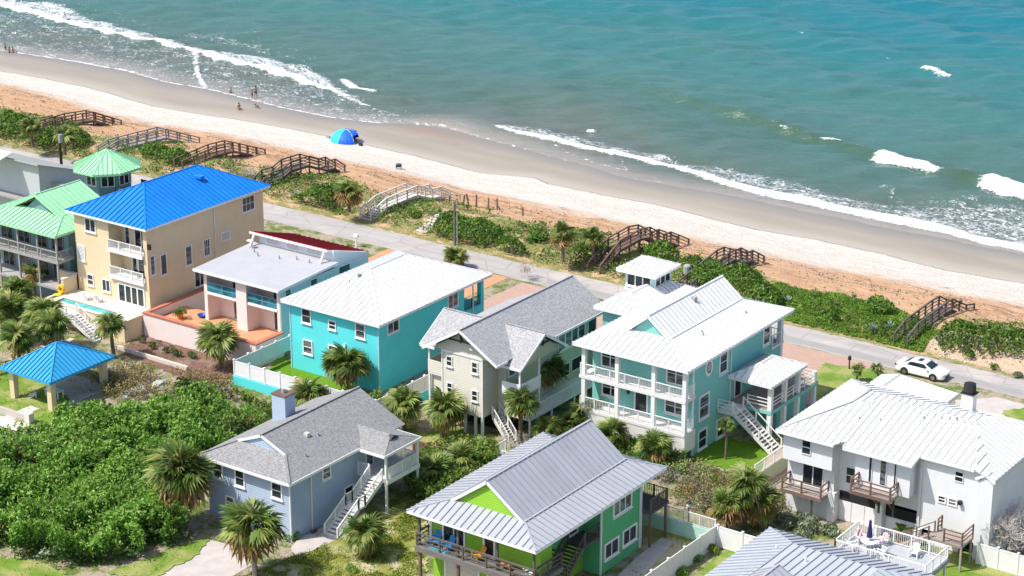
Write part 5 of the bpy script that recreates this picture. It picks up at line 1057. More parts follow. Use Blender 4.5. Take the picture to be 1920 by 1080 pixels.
def field(name, pts, n, hfun, size, mat, seed, ground=None, dens=None, depth=.35, jitter=.8, up=.6, warp=1.0, tuft=0, tr=.16):
    """a mass nobody could count: leaves spread through a bumpy canopy"""
    rng = np.random.default_rng(seed); q = np.array([p[:2] for p in pts]); lo, hi = q.min(0), q.max(0)
    k = int(n * 1.1 * np.prod(hi - lo) / max(1, abs(sum(q[i][0] * q[(i + 1) % len(q)][1] - q[(i + 1) % len(q)][0] * q[i][1] for i in range(len(q)))) / 2))
    xy = rng.uniform(lo, hi, (min(k, n * 6), 2)); wx = (vnoise(xy[:, 0], xy[:, 1], .45, 3) - .5) * warp; wy = (vnoise(xy[:, 0] + 37, xy[:, 1], .45, 3) - .5) * warp
    xy = xy[inpoly(xy[:, 0] + wx, xy[:, 1] + wy, [tuple(p) for p in q])][:n]
    if dens is not None: xy = xy[rng.random(len(xy)) < dens(xy[:, 0], xy[:, 1])]
    x, y = xy[:, 0], xy[:, 1]; h = hfun(x, y); e = .12
    nx_ = -(hfun(x + e, y) - h) / e; ny_ = -(hfun(x, y + e) - h) / e
    t_ = rng.random(len(x)) ** 2.0
    z = h * (1 - depth * t_) + rng.normal(0, .03, len(x))
    if ground is not None: z = z + ground(x, y)
    P = np.stack([x, y, np.maximum(z, .02) if ground is None else z], 1); Nn = np.stack([nx_, ny_, np.full(len(x), up)], 1); Nn /= np.linalg.norm(Nn, axis=1)[:, None]
    tint = np.clip(rng.normal(.5, .22, len(x)) + .25 * (vnoise(x, y, .45, 3) - .5), 0, 1)
    if tuft:   # every point grows a little upright sprig of leaves, paler at its tip
        k = tuft; u = np.tile(np.linspace(0, 1, k), len(P)); P = np.repeat(P, k, 0); Nn = np.repeat(Nn, k, 0); tint = np.clip(np.repeat(tint, k) * .75 + (u - .5) * .55 + .12 + rng.normal(0, .08, len(u)), 0, 1)
        off = rng.normal(0, 1, (len(u), 3)); off /= np.linalg.norm(off, axis=1)[:, None]; P = P + Nn * (u * tr * 2.2)[:, None] + np.array([0, 0, 1.]) * (u * tr * 1.2)[:, None] + off * (tr * (1.1 - .6 * u))[:, None]; Nn = Nn + off * .9; Nn /= np.linalg.norm(Nn, axis=1)[:, None]
    V, F = leaves(P, Nn * 1.2, size, rng, jitter=jitter)
    o = bpy.data.objects.new(name, npmesh(name, V, F, M[mat], tint)); COL.objects.link(o); o['kind'] = 'stuff'; return o
def domes(seed, n, box, rmin, rmax):
    """height of overlapping rounded crowns"""
    rng = np.random.default_rng(seed); cx = rng.uniform(box[0], box[1], n); cy = rng.uniform(box[2], box[3], n); r_ = rng.uniform(rmin, rmax, n); hh = r_ * rng.uniform(.7, 1.15, n)
    def f(x, y):
        out = np.full(np.shape(x), .15)
        for a, b_, r0, h0 in zip(cx, cy, r_, hh):
            m_ = np.abs(x - a) < r0
            if not m_.any(): continue
            d2 = ((x[m_] - a) ** 2 + (y[m_] - b_) ** 2) / r0 ** 2
            out[m_] = np.maximum(out[m_], h0 * np.sqrt(np.clip(1 - d2, 0, 1)) + .1)
        return out
    return f

# the green thicket at the lower left
TH = [(-132.82, 106.32), (-130.05, 109.08), (-129.01, 111.69), (-128.59, 115.55), (-128.71, 117.85), (-126.64, 119.32), (-123.08, 122.85), (-121.08, 125.42), (-119.56, 126.50), (-116.35, 127.06), (-114.42, 126.59), (-115.71, 124.28), (-116.03, 119.97), (-114.88, 114.92), (-111.02, 110.27), (-106.89, 106.84), (-107.12, 104.45), (-107.50, 102.00), (-110.33, 99.24), (-111.12, 97.82), (-114.39, 98.19), (-116.71, 97.09), (-119.68, 94.98)]
dm = domes(5, 900, (-150, -100, 92, 126), .6, 1.7)
hth = lambda x, y: dm(x, y) * 1.0 + .2 + 1.3 * vnoise(x, y, .16, 2) + vnoise(x, y, 1.6, 2) * .7
dry_gap = lambda x, y: vnoise(x + 60, y + 11, .21, 3)
field('thicket', TH, 25000, hth, .15, 'leaf_scrub', 21, None, lambda x, y: .16 + .84 * ((vnoise(x, y, .6, 3) > .44) & (dry_gap(x, y) < .66)), .6, .75, .6, 5.0, 6, .19)
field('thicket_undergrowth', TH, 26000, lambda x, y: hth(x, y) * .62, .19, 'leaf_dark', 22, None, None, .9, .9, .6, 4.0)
field('thicket_dry_growth', TH, 16000, lambda x, y: hth(x, y) * .85 + .1, .11, 'leaf_dry', 27, None, lambda x, y: (dry_gap(x, y) > .62) * 1.0, .6, 1.0, .6, 4.0)
# planted masses between the houses
field('palmetto_scrub', [(-100.72, 126.90, 0.00), (-100.76, 129.49, 0.00), (-99.56, 132.35, 0.00), (-96.67, 133.33, 0.00), (-94.80, 131.11, 0.00), (-94.49, 126.27, 0.00), (-95.13, 122.16, 0.00), (-97.97, 123.18, 0.00)], 3200, lambda x, y: .5 + 1.3 * vnoise(x, y, .5, 3), .13, 'leaf_dune', 61, None, None, .7, .8, .6, 1.0, 6, .2)
field('porch_planting', [(-95.07, 136.89, 0.00), (-95.83, 141.21, 0.00), (-93.52, 143.57, 0.00), (-88.90, 144.03, 0.00), (-84.00, 143.40, 0.00), (-81.07, 138.95, 0.00), (-84.27, 136.67, 0.00), (-89.58, 136.78, 0.00)], 3000, lambda x, y: .3 + 1.0 * vnoise(x, y, .6, 3), .12, 'leaf_dune', 62, None, lambda x, y: vnoise(x, y, .5, 2) > .36, .7, .8, .6, 1.0, 6, .18)
field('grey_scrub', [(-83.11, 136.86, 0.00), (-81.88, 140.29, 0.00), (-78.58, 140.72, 0.00), (-73.19, 140.79, 0.00), (-70.94, 135.81, 0.00), (-73.66, 133.88, 0.00), (-80.19, 133.38, 0.00)], 2600, lambda x, y: .3 + .9 * vnoise(x, y, .6, 3), .09, 'leaf_dry', 63, None, lambda x, y: vnoise(x, y, .6, 2) > .38, .7, .9, .6, 1.0, 5, .18)
field('grey_scrub_leaves', [(-83.11, 136.86, 0.00), (-81.88, 140.29, 0.00), (-78.58, 140.72, 0.00), (-73.19, 140.79, 0.00), (-70.94, 135.81, 0.00), (-73.66, 133.88, 0.00), (-80.19, 133.38, 0.00)], 1500, lambda x, y: .3 + .9 * vnoise(x, y, .6, 3), .09, 'leaf_grey', 64, None, lambda x, y: vnoise(x + 9, y, .5, 2) > .45, .7, .9, .6, 1.0, 5, .18)
field('fence_planting', [(-123.64, 130.27, 0.00), (-118.48, 129.45, 0.00), (-111.98, 131.88, 0.00), (-112.35, 138.30, 0.00), (-110.83, 134.89, 0.00), (-111.99, 130.45, 0.00), (-115.75, 127.77, 0.00)], 1400, lambda x, y: .3 + .9 * vnoise(x, y, .6, 3), .12, 'leaf_dune', 65, None, None, .7, .8, .6, .6, 6, .18)
field('garden_scrub', [(-136.07, 125.31, 0.00), (-136.51, 129.80, 0.00), (-131.10, 131.22, 0.00), (-125.79, 132.61, 0.00), (-122.00, 129.17, 0.00), (-127.10, 127.05, 0.00), (-131.71, 123.03, 0.00)], 1900, lambda x, y: .15 + .8 * vnoise(x, y, .6, 3), .1, 'leaf_dry', 66, None, lambda x, y: vnoise(x, y, .5, 2) > .42, .7, .9, .6, 1.0, 5, .16)
TG = [(-113.40, 97.27), (-109.46, 101.15), (-107.44, 104.78), (-107.86, 107.85), (-110.35, 109.57), (-111.39, 106.49), (-113.08, 100.77)]
field('silver_scrub', TG, 4500, lambda x, y: .5 + .9 * vnoise(x, y, .8, 3), .13, 'leaf_grey', 23, None, lambda x, y: vnoise(x, y, .5, 2) > .45, .6)
# weeds over the yards
DRV = [(-104.52, 100.94), (-105.41, 108.23), (-102.06, 108.60), (-100.00, 106.80), (-99.87, 103.72), (-98.79, 101.40), (-104.19, 97.57)]
field('yard_weeds', [(-152, 86), (-100, 86), (-66, 108), (-66, 137), (-136, 137), (-152, 137)], 42000, lambda x, y: .04 + .22 * vnoise(x, y, .9, 3), .085, 'weed', 24, None, lambda x, y: (vnoise(x, y, .35, 3) > .46) * .9 * ~inpoly(x, y, DRV), .6)
WD = [(-99.23, 104.17), (-98.22, 110.23), (-97.28, 114.80), (-98.62, 119.08), (-98.04, 123.13), (-95.43, 122.55), (-86.11, 110.42), (-97.53, 102.31)]
field('weedy_patch', WD, 30000, lambda x, y: .05 + .5 * np.clip(vnoise(x, y, .55, 3) - .35, 0, 1), .09, 'weed', 25, None, lambda x, y: (vnoise(x, y, .6, 3) > .42), .6)
for i, g in enumerate(([(-84.15, 168.64), (-82.68, 168.70), (-80.50, 169.60), (-76.76, 169.68), (-74.57, 165.14), (-78.78, 159.89), (-82.10, 161.33)], [(-60.71, 136.34), (-58.21, 137.57), (-56.50, 140.54), (-50.63, 139.76), (-49.32, 136.56), (-59.90, 131.09)], [(-104.92, 133.77), (-102.60, 136.41), (-97.89, 136.95), (-96.82, 134.30), (-100.44, 129.06)], [(-83.27, 143.92), (-82.66, 147.77), (-78.60, 147.92), (-76.21, 144.97), (-77.15, 141.73), (-80.80, 139.77)], [(-146.58, 122.64), (-142.86, 124.47), (-135.26, 121.26), (-132.45, 117.34), (-137.00, 114.10)], [(-107.88, 99.60), (-107.04, 102.66), (-105.91, 107.88), (-104.61, 105.90), (-104.38, 100.51)])):
    field('lawn_grass', g, 2200, lambda x, y: .02 + .05 * vnoise(x, y, 1.3, 3), .04, 'grassblade', 40 + i, None, None, .4, 1.0, .2, 0.0)
# dune scrub between road and sand, sitting on the dune
gd = lambda x, y: T(x, y)
big_d = [((-153.33, 177.97, 1.00), 2.6, 1.7), ((-152.00, 180.17, 1.00), 2.2, 1.4), ((-155.71, 177.02, 1.00), 1.6, .9), ((-134.48, 178.17, 1.00), 2.6, 1.5), ((-131.01, 178.36, 1.00), 2.8, 1.6), ((-126.02, 176.35, 1.00), 2.4, 1.4), ((-122.88, 175.34, 1.00), 1.7, 1.2), ((-117.48, 172.90, 1.00), 2.0, 1.3), ((-115.00, 173.65, 1.00), 1.8, 1.2), ((-117.62, 179.08, 1.00), 1.6, 1.3),
         ((-111.20, 183.64, 1.00), 2.2, 1.2), ((-103.22, 180.00, 1.00), 2.4, 1.5), ((-99.36, 179.78, 1.00), 2.6, 1.6), ((-96.06, 178.25, 1.00), 2.2, 1.4), ((-106.69, 182.63, 1.00), 1.5, 1.1), ((-205.43, 178.71, 1.00), 3.4, 1.5), ((-198.54, 176.86, 1.00), 3, 1.5), ((-194.19, 179.05, 1.00), 2.6, 1.3), ((-181.83, 180.50, 1.00), 2.6, 1.0), ((-178.08, 180.32, 1.00), 2.5, .9), ((-84.82, 181.55, 1.00), 1.7, 1.1), ((-75.10, 178.68, 1.00), 2.4, 1.4), ((-72.48, 178.83, 1.00), 2.4, 1.4), ((-69.96, 179.78, 1.00), 2.4, 1.3), ((-124.78, 180.54, 1.00), 1.5, .9)]
def hdune(x, y):
    h = .18 + .55 * vnoise(x, y, .5, 3) + .25 * vnoise(x, y, 1.6, 2)
    for q, r0, h0 in big_d: d2 = ((x - q[0]) ** 2 + ((y - q[1]) * 1.25) ** 2) / r0 ** 2; h = np.maximum(h, (1.5 * h0 * np.sqrt(np.clip(1 - d2, 0, 1))) * (.75 + .4 * vnoise(x, y, 1.2, 2)))
    return h * (.25 + .75 * np.clip((VEG(x) + .6 - y) / 2.0, 0, 1))
dmx = lambda a, b_: np.maximum(a, np.asarray(b_, float))
dmask = lambda x, y: np.where(y < VEG(x) - .9 + 1.6 * (vnoise(x, y, .4, 3) - .5) - .2, 1, .03) * np.where((x > -75.5) & (y < 181) & (x < -60), .08, 1) * dmx(.16 + .84 * (vnoise(x, y, .28, 3) > .50), hdune(x, y) > .75) * np.where(y < 177.0, .7, 1)
DN = [(-260, 176.2), (-202, 175.6), (-186, 176.0), (-165, 176.9), (-144, 177.0), (-130, 176.4), (-115, 176.5), (-92, 176.4), (-50, 176.2), (-50, 193), (-260, 193)]
field('dune_scrub', DN, 105000, hdune, .15, 'leaf_dune', 31, gd, dmask, .6)
field('dune_thicket', DN, 300000, lambda x, y: hdune(x, y) + .1, .17, 'leaf_dune', 36, gd, lambda x, y: (hdune(x, y) > .78) * (y < VEG(x) - .3), .6)
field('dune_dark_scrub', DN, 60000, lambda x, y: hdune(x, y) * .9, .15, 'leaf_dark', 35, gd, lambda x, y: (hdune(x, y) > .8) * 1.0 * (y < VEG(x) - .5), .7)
field('dune_dry_scrub', DN, 14000, lambda x, y: hdune(x, y) * .8 + .05, .13, 'leaf_dry', 32, gd, lambda x, y: dmask(x, y) * (vnoise(x + 40, y, .22, 3) > .56), .6)
field('dune_silver_scrub', DN, 9000, lambda x, y: hdune(x, y) + .05, .14, 'leaf_grey', 33, gd, lambda x, y: dmask(x, y) * ((vnoise(x + 90, y, .2, 3) > .60) | (x > -76) & (y > 181) & (vnoise(x, y, .6, 2) > .45)), .5)
GR = [(-93.39, 177.84), (-89.87, 181.27), (-81.97, 180.50), (-79.17, 174.69), (-85.28, 174.62), (-91.38, 175.24)]
field('verge_grass', [(-97, 176.1), (-77.8, 176.1), (-78.0, 180.5), (-86, 184), (-97, 182.5)], 17000, lambda x, y: .08 + .22 * vnoise(x, y, .8, 3), .12, 'grassblade', 34, gd, None, .5)
# washed-up weed and sprigs on the sand
rng = np.random.default_rng(50); k = 3600; x = rng.uniform(-235, -66, k); y = ORA(x) + np.abs(rng.normal(0, 1, k)) * -5.5 + rng.normal(.8, .6, k); keep = (vnoise(x * .35, y, .8, 3) > .52) & (y > VEG(x)); x, y = x[keep], y[keep]
V, F = leaves(np.stack([x, y, T(x, y) + .03], 1), np.tile([0, 0, 1.], (len(x), 1)), .13, rng, .5, .35)
o = bpy.data.objects.new('wrack', npmesh('wrack', V, F, M['brownwood'], rng.random(len(x)))); COL.objects.link(o); o['kind'] = 'stuff'
mb = MB()
for a, b_, n in (((-112.08, 190.61, -0.50), (-95.32, 191.85, -0.50), 70), ((-103.08, 189.80, -0.30), (-86.75, 189.25, -0.30), 60), ((-129.12, 186.81, -0.60), (-122.10, 189.08, -0.80), 16)):
    for q in range(n):
        t_ = rng.random(); x, y = a[0] + (b_[0] - a[0]) * t_ + rng.normal(0, 1.2), a[1] + (b_[1] - a[1]) * t_ + rng.normal(0, 1.6); z = Tz(x, y); h = rng.uniform(.25, .8)
        mb.tube([(x, y, z - .05), (x + rng.normal(0, .05), y, z + h)], [.022, .012], 3)
mk('sand_sprigs', mb, M['twig'], kind='stuff')

# ------------------------------------------------------------------ palms
def frond_mesh(name, seed, mat, droop, t0, nseg=21, spread=122):
    rng = np.random.default_rng(seed); V = []; F = []; tint = []
    def q(a, b_, c, d_, t_): F.append((len(V), len(V) + 1, len(V) + 2, len(V) + 3)); V.extend([a, b_, c, d_]); tint.append(t_)
    q((0, -.018, 0), (.5, -.012, .03), (.5, .012, .03), (0, .018, 0), t0)
    for k in range(nseg):
        th = math.radians((k / (nseg - 1) - .5) * 2 * spread * .9); L = (.56 if abs(th) < 1.2 else .42) * rng.uniform(.85, 1.1); c, s_ = math.cos(th), math.sin(th)
        fold = .03 if k % 2 else -.02; dz = -droop * rng.uniform(.6, 1.4); w2 = .042
        o_ = (.47, 0, .03); m_ = (.47 + c * L * .6, s_ * L * .6, .03 + fold + dz * .3); e_ = (.47 + c * L, s_ * L, .03 + dz)
        p_ = (-s_ * w2, c * w2, -.02)
        q(o_, (m_[0] + p_[0], m_[1] + p_[1], m_[2] + p_[2]), e_, (m_[0] - p_[0], m_[1] - p_[1], m_[2] - p_[2]), np.clip(t0 + rng.normal(0, .16), 0, 1))
    return npmesh(name, np.array(V, float), np.array(F), M[mat], np.array(tint))
FR = [frond_mesh('frond', s_, 'frond', d_, t_) for s_, d_, t_ in ((1, .16, .5), (2, .28, .4), (3, .4, .66), (4, .22, .28), (7, .34, .8))]
FD = [frond_mesh('dead_frond', s_, 'frond_dead', d_, t_, 11) for s_, d_, t_ in ((5, .3, .4), (6, .4, .6))]
def palm(p, r_, label, n=34, dead=.18, lean=.0, group='sabal palms around the houses', seed=0, trunk_r=.16):
    x, y, z0, h = p; rg = random.Random(seed or int(abs(x * 31 + y * 17)))
    t = thing('sabal_palm', label, 'palm tree', (x, y, z0), group)
    top = Vector((rg.uniform(-1, 1) * lean, rg.uniform(-1, 1) * lean, h)); mid = top * .5 + Vector((rg.uniform(-.08, .08), rg.uniform(-.08, .08), 0))
    k = max(3, int(h / .16)); pts = []; rad = []
    for i in range(k + 1):
        u = i / k; q = mid * (4 * u * (1 - u)) * .5 + top * u * (1 - 2 * (1 - u) * .5 * 0) if False else Vector((0, 0, 0)).lerp(top, u)
        pts.append(Vector((x, y, z0)) + q); rad.append(trunk_r * (1.25 - .25 * u) * (1.12 if i % 2 else .92) * (1.25 if u > .85 else 1))
    mk('trunk', MB().tube(pts, rad, 7), M['bark'], t)
    for i in range(n):
        u = (i + .5) / n; el = 1.4 - (2.0 + rg.uniform(0, .5)) * u ** .85 + rg.gauss(0, .2); az = i * 2.39996 + rg.gauss(0, .2)
        L = r_ * rg.uniform(.72, 1.12) * (.8 if u < .15 else 1)
        isd = u > 1 - dead
        o = fit('dead_frond' if isd else 'frond', rg.choice(FD if isd else FR), t, top, (rg.gauss(0, .35), -el, az), (L, L * rg.uniform(.8, 1.05), L))
    return t
PALMS = [((-138.90, 131.07, 0.00, 3.31), 1.75, 'small sabal palm standing against the pool terrace wall by the pergola', 30, .1), ((-129.05, 135.09, 0.00, 2.86), 2.3, 'broad low sabal palm hiding the corner of the terracotta patio wall', 52, .12), ((-115.12, 136.79, 0.00, 2.99), 2.5, 'large sabal palm in front of the turquoise house behind the white fence', 48, .22),
 ((-106.39, 133.57, 0.00, 2.54), 2.2, 'leafy sabal palm left of the palm on the lawn behind the grey shingle roof', 40, .15), ((-102.42, 133.73, 0.00, 2.91), 2.3, 'sabal palm with yellowing fronds on the lawn by the cream house stilts', 44, .3), ((-96.50, 136.97, 0.00, 3.93), 1.9, 'slender sabal palm beside the foot of the cream house stair', 34, .15), ((-98.89, 144.11, 0.00, 3.85), 2.2, 'tall sabal palm with brown skirt rising beside the cream house side wall', 42, .25),
 ((-108.31, 108.45, 0.00, 4.64), 3.2, 'largest sabal palm, full and round, between thicket and blue-grey house', 66, .2), ((-98.43, 105.58, 0.00, 3.95), 2.8, 'sabal palm with hanging orange fronds behind the wooden pole by the driveway', 56, .28), ((-93.71, 112.89, 0.00, 2.01), 2.0, 'squat palmetto beside the foot of the white outside stair', 42, .15),
 ((-115.61, 131.49, 0.00, 1.67), 2.2, 'dark palmetto behind the blue-grey chimney', 40, .1), ((-97.22, 125.95, 0.00, 1.52), 2.0, 'palmetto by the dark fence, front one of the clump left of the green house', 40, .12), ((-96.61, 128.54, 0.00, 1.58), 1.9, 'palmetto in the middle of the clump left of the green house', 38, .1), ((-96.76, 131.94, 0.00, 1.12), 1.5, 'small palmetto at the back of the clump left of the green house', 30, .1),
 ((-94.28, 138.14, 0.00, 1.72), 1.5, 'small palmetto at the end of the cream house deck', 28, .15), ((-93.46, 142.47, 0.00, 1.90), 1.9, 'bright palmetto against the left end of the seafoam porch', 36, .15), ((-94.40, 141.24, 0.00, 1.10), 1.4, 'yellowish palmetto next to the seafoam porch', 28, .3), ((-88.47, 139.56, 0.00, 2.10), 1.8, 'palmetto below the middle of the seafoam porch behind the grey roof ridge', 36, .15), ((-84.49, 139.09, 0.00, 2.21), 2.0, 'wide palmetto below the right end of the seafoam porch', 40, .15),
 ((-72.92, 133.83, 0.00, 3.88), 2.1, 'tall sabal palm at the back of the clump by the mint wall', 42, .15), ((-73.47, 132.29, 0.00, 2.37), 2.0, 'sabal palm with golden dead fronds at the left of the clump by the mint wall', 40, .4), ((-71.71, 134.46, 0.00, 2.15), 2.0, 'sabal palm at the right of the clump beside the white house balcony', 40, .3),
 ((-80.60, 144.22, 0.00, 3.10), 1.0, 'thin young palm on the shaded lawn beside the seafoam house stair', 16, .1), ((-152.85, 132.65, 0.00, 3.38), 2.2, 'sabal palm nearest the yellow wall in the clump left of the pool', 40, .15), ((-149.64, 128.02, 0.00, 3.52), 2.2, 'sabal palm at the left of the clump behind the blue pergola', 40, .12), ((-145.90, 128.96, 0.00, 3.77), 2.3, 'sabal palm in the middle of the clump behind the blue pergola', 42, .12), ((-143.25, 123.39, 0.00, 3.58), 2.2, 'sabal palm standing just behind the pergola roof corner', 40, .15), ((-141.42, 126.30, 0.00, 4.12), 2.1, 'sabal palm on the pool side of the clump behind the blue pergola', 40, .15), ((-156.63, 137.62, 0.00, 3.01), 1.5, 'browning sabal palm under the mint house porch', 28, .5),
 ((-166.93, 155.41, 0.00, 5.31), 1.7, 'sabal palm poking up between the mint roof and the blue roof', 32, .3), ((-128.22, 170.45, 0.00, 1.24), 1.7, 'round roadside sabal palm beyond the turquoise house', 40, .2), ((-118.38, 175.70, 1.20, 2.81), 1.8, 'dune sabal palm by the brown walkover with a dead skirt', 36, .35), ((-116.22, 178.29, 1.20, 2.41), 1.5, 'smaller dune palm close to the brown walkover stairs', 30, .2), ((-147.26, 175.86, 1.20, 2.24), 2.0, 'sabal palm with a thick dead skirt on the dune by the white walkover', 44, .5), ((-196.06, 173.88, 1.20, 2.52), 1.7, 'dune palm at the far left beside the road', 32, .2), ((-190.22, 173.68, 1.20, 2.36), 1.8, 'dune palm beside the black utility pole', 34, .25),
 ((-79.52, 166.13, 0.00, 1.26), .85, 'small spiky palm on the lawn left of its twin behind the white roof', 16, 0), ((-77.51, 166.61, 0.00, 1.56), .85, 'small spiky palm on the lawn nearest the white car', 16, 0), ((-86.71, 144.20, 0.00, 2.37), .9, 'slim palm in front of the seafoam porch, left of three', 12, 0), ((-85.71, 144.23, 0.00, 2.80), 1.0, 'slim palm in front of the seafoam porch, middle of three', 12, 0), ((-84.80, 144.46, 0.00, 2.46), .9, 'slim palm in front of the seafoam porch, nearest its corner', 12, 0)]
for i, (p, r_, lb, n, dd) in enumerate(PALMS): palm(p, r_ * .92, lb, int(n * 1.4), dd + .08, .3, seed=100 + i, trunk_r=.16 if r_ > 1.3 else .08)

# ------------------------------------------------------------------ shrubs
def shrub_mesh(name, seed, mat, n=650, lobes=7, size=.11, flat=.8):
    rng = np.random.default_rng(seed); C_ = rng.uniform(-.55, .55, (lobes, 3)); C_[:, 2] = rng.uniform(.2, .6, lobes) * flat; r0 = rng.uniform(.32, .6, lobes)
    k = rng.integers(0, lobes, n); d_ = rng.normal(0, 1, (n, 3)); d_[:, 2] = np.abs(d_[:, 2]) * 1.0 - .25; d_ /= np.linalg.norm(d_, axis=1)[:, None]
    P = C_[k] + d_ * (r0[k] * rng.uniform(.55, 1.05, n))[:, None]; P[:, 2] = np.maximum(P[:, 2] * flat, .02)
    V, F = leaves(P, d_, size, rng, .55, .7); return npmesh(name, V, F, M[mat], np.clip(rng.normal(.5, .25, n), 0, 1))
def twig_mesh(name, seed, n=34, h=1.0):
    rg = random.Random(seed); mb = MB()
    def grow(p, d, L, r_, lev):
        q = p + d * L; mb.tube([p, p.lerp(q, .5) + Vector((rg.gauss(0, .03), rg.gauss(0, .03), 0)), q], [r_, r_ * .8, r_ * .55], 3, False)
        if lev:
            for _ in range(3): grow(p.lerp(q, rg.uniform(.45, 1)), (d + Vector((rg.gauss(0, .55), rg.gauss(0, .55), rg.gauss(.1, .3)))).normalized(), L * rg.uniform(.5, .75), r_ * .6, lev - 1)
    for _ in range(n): grow(Vector((rg.gauss(0, .18), rg.gauss(0, .18), 0)), Vector((rg.gauss(0, .6), rg.gauss(0, .6), 1)).normalized(), h * rg.uniform(.3, .5), .016, 2)
    return mesh_of(name, mb, M['twig'])
def spike_mesh(name, seed, n=26, mat='agave'):
    rng = np.random.default_rng(seed); V = []; F = []; t_ = []
    for k in range(n):
        az = k * 2.4; el = rng.uniform(.35, 1.3); L = rng.uniform(.8, 1.1); d_ = np.array([math.cos(az) * math.cos(el), math.sin(az) * math.cos(el), math.sin(el)]); s_ = np.array([-math.sin(az), math.cos(az), 0]) * .07
        F.append(tuple(len(V) + i for i in range(4))); V += [np.zeros(3), d_ * L * .5 + s_, d_ * L, d_ * L * .5 - s_]; t_.append(rng.random())
    return npmesh(name, np.array(V), np.array(F), M[mat], np.array(t_))
def banana_mesh(name, seed):
    rng = np.random.default_rng(seed); V = []; F = []; t_ = []
    for k in range(8):
        az = k * 2.4 + rng.normal(0, .2); el0 = rng.uniform(.7, 1.2); d_ = np.array([math.cos(az), math.sin(az), 0]); s_ = np.array([-math.sin(az), math.cos(az), 0]); L = rng.uniform(.8, 1.1); prev = None
        for i in range(6):
            u = i / 5; p = d_ * L * u * math.cos(el0) + np.array([0, 0, .5 + L * (u * math.sin(el0) - .55 * u * u)]); w_ = .17 * math.sin(math.pi * min(1, u * .9 + .12)); a, b_ = p + s_ * w_, p - s_ * w_
            if prev is not None: F.append(tuple(len(V) + j for j in range(4))); V += [prev[0], a, b_, prev[1]]; t_.append(rng.random())
            prev = (a, b_)
    return npmesh(name, np.array(V), np.array(F), M['grassblade'], np.array(t_))
SH = {'green': [shrub_mesh('shrub', 60 + i, 'leaf_scrub') for i in range(3)], 'dark': [shrub_mesh('shrub', 70 + i, 'leaf_dark', 520) for i in range(2)], 'grey': [shrub_mesh('shrub', 80 + i, 'leaf_grey', 800) for i in range(2)], 'dune': [shrub_mesh('shrub', 90 + i, 'leaf_dune', 600) for i in range(2)], 'dry': [shrub_mesh('shrub', 96, 'leaf_dry', 420)],
      'bare': [twig_mesh('bare_shrub', 3 + i) for i in range(3)], 'agave': [spike_mesh('agave', 5), spike_mesh('agave', 6)], 'banana': [banana_mesh('banana_plant', 8)], 'weed': [shrub_mesh('shrub', 99, 'weed', 420)]}
def shrub(p, r_, kind, label, name='shrub', hz=1.0, cat='shrub', group=None):
    o = fit(name, R.choice(SH[kind]), None, p, (0, 0, R.uniform(0, 6.28)), (r_, r_, r_ * hz)); return tag(o, label, cat, group)
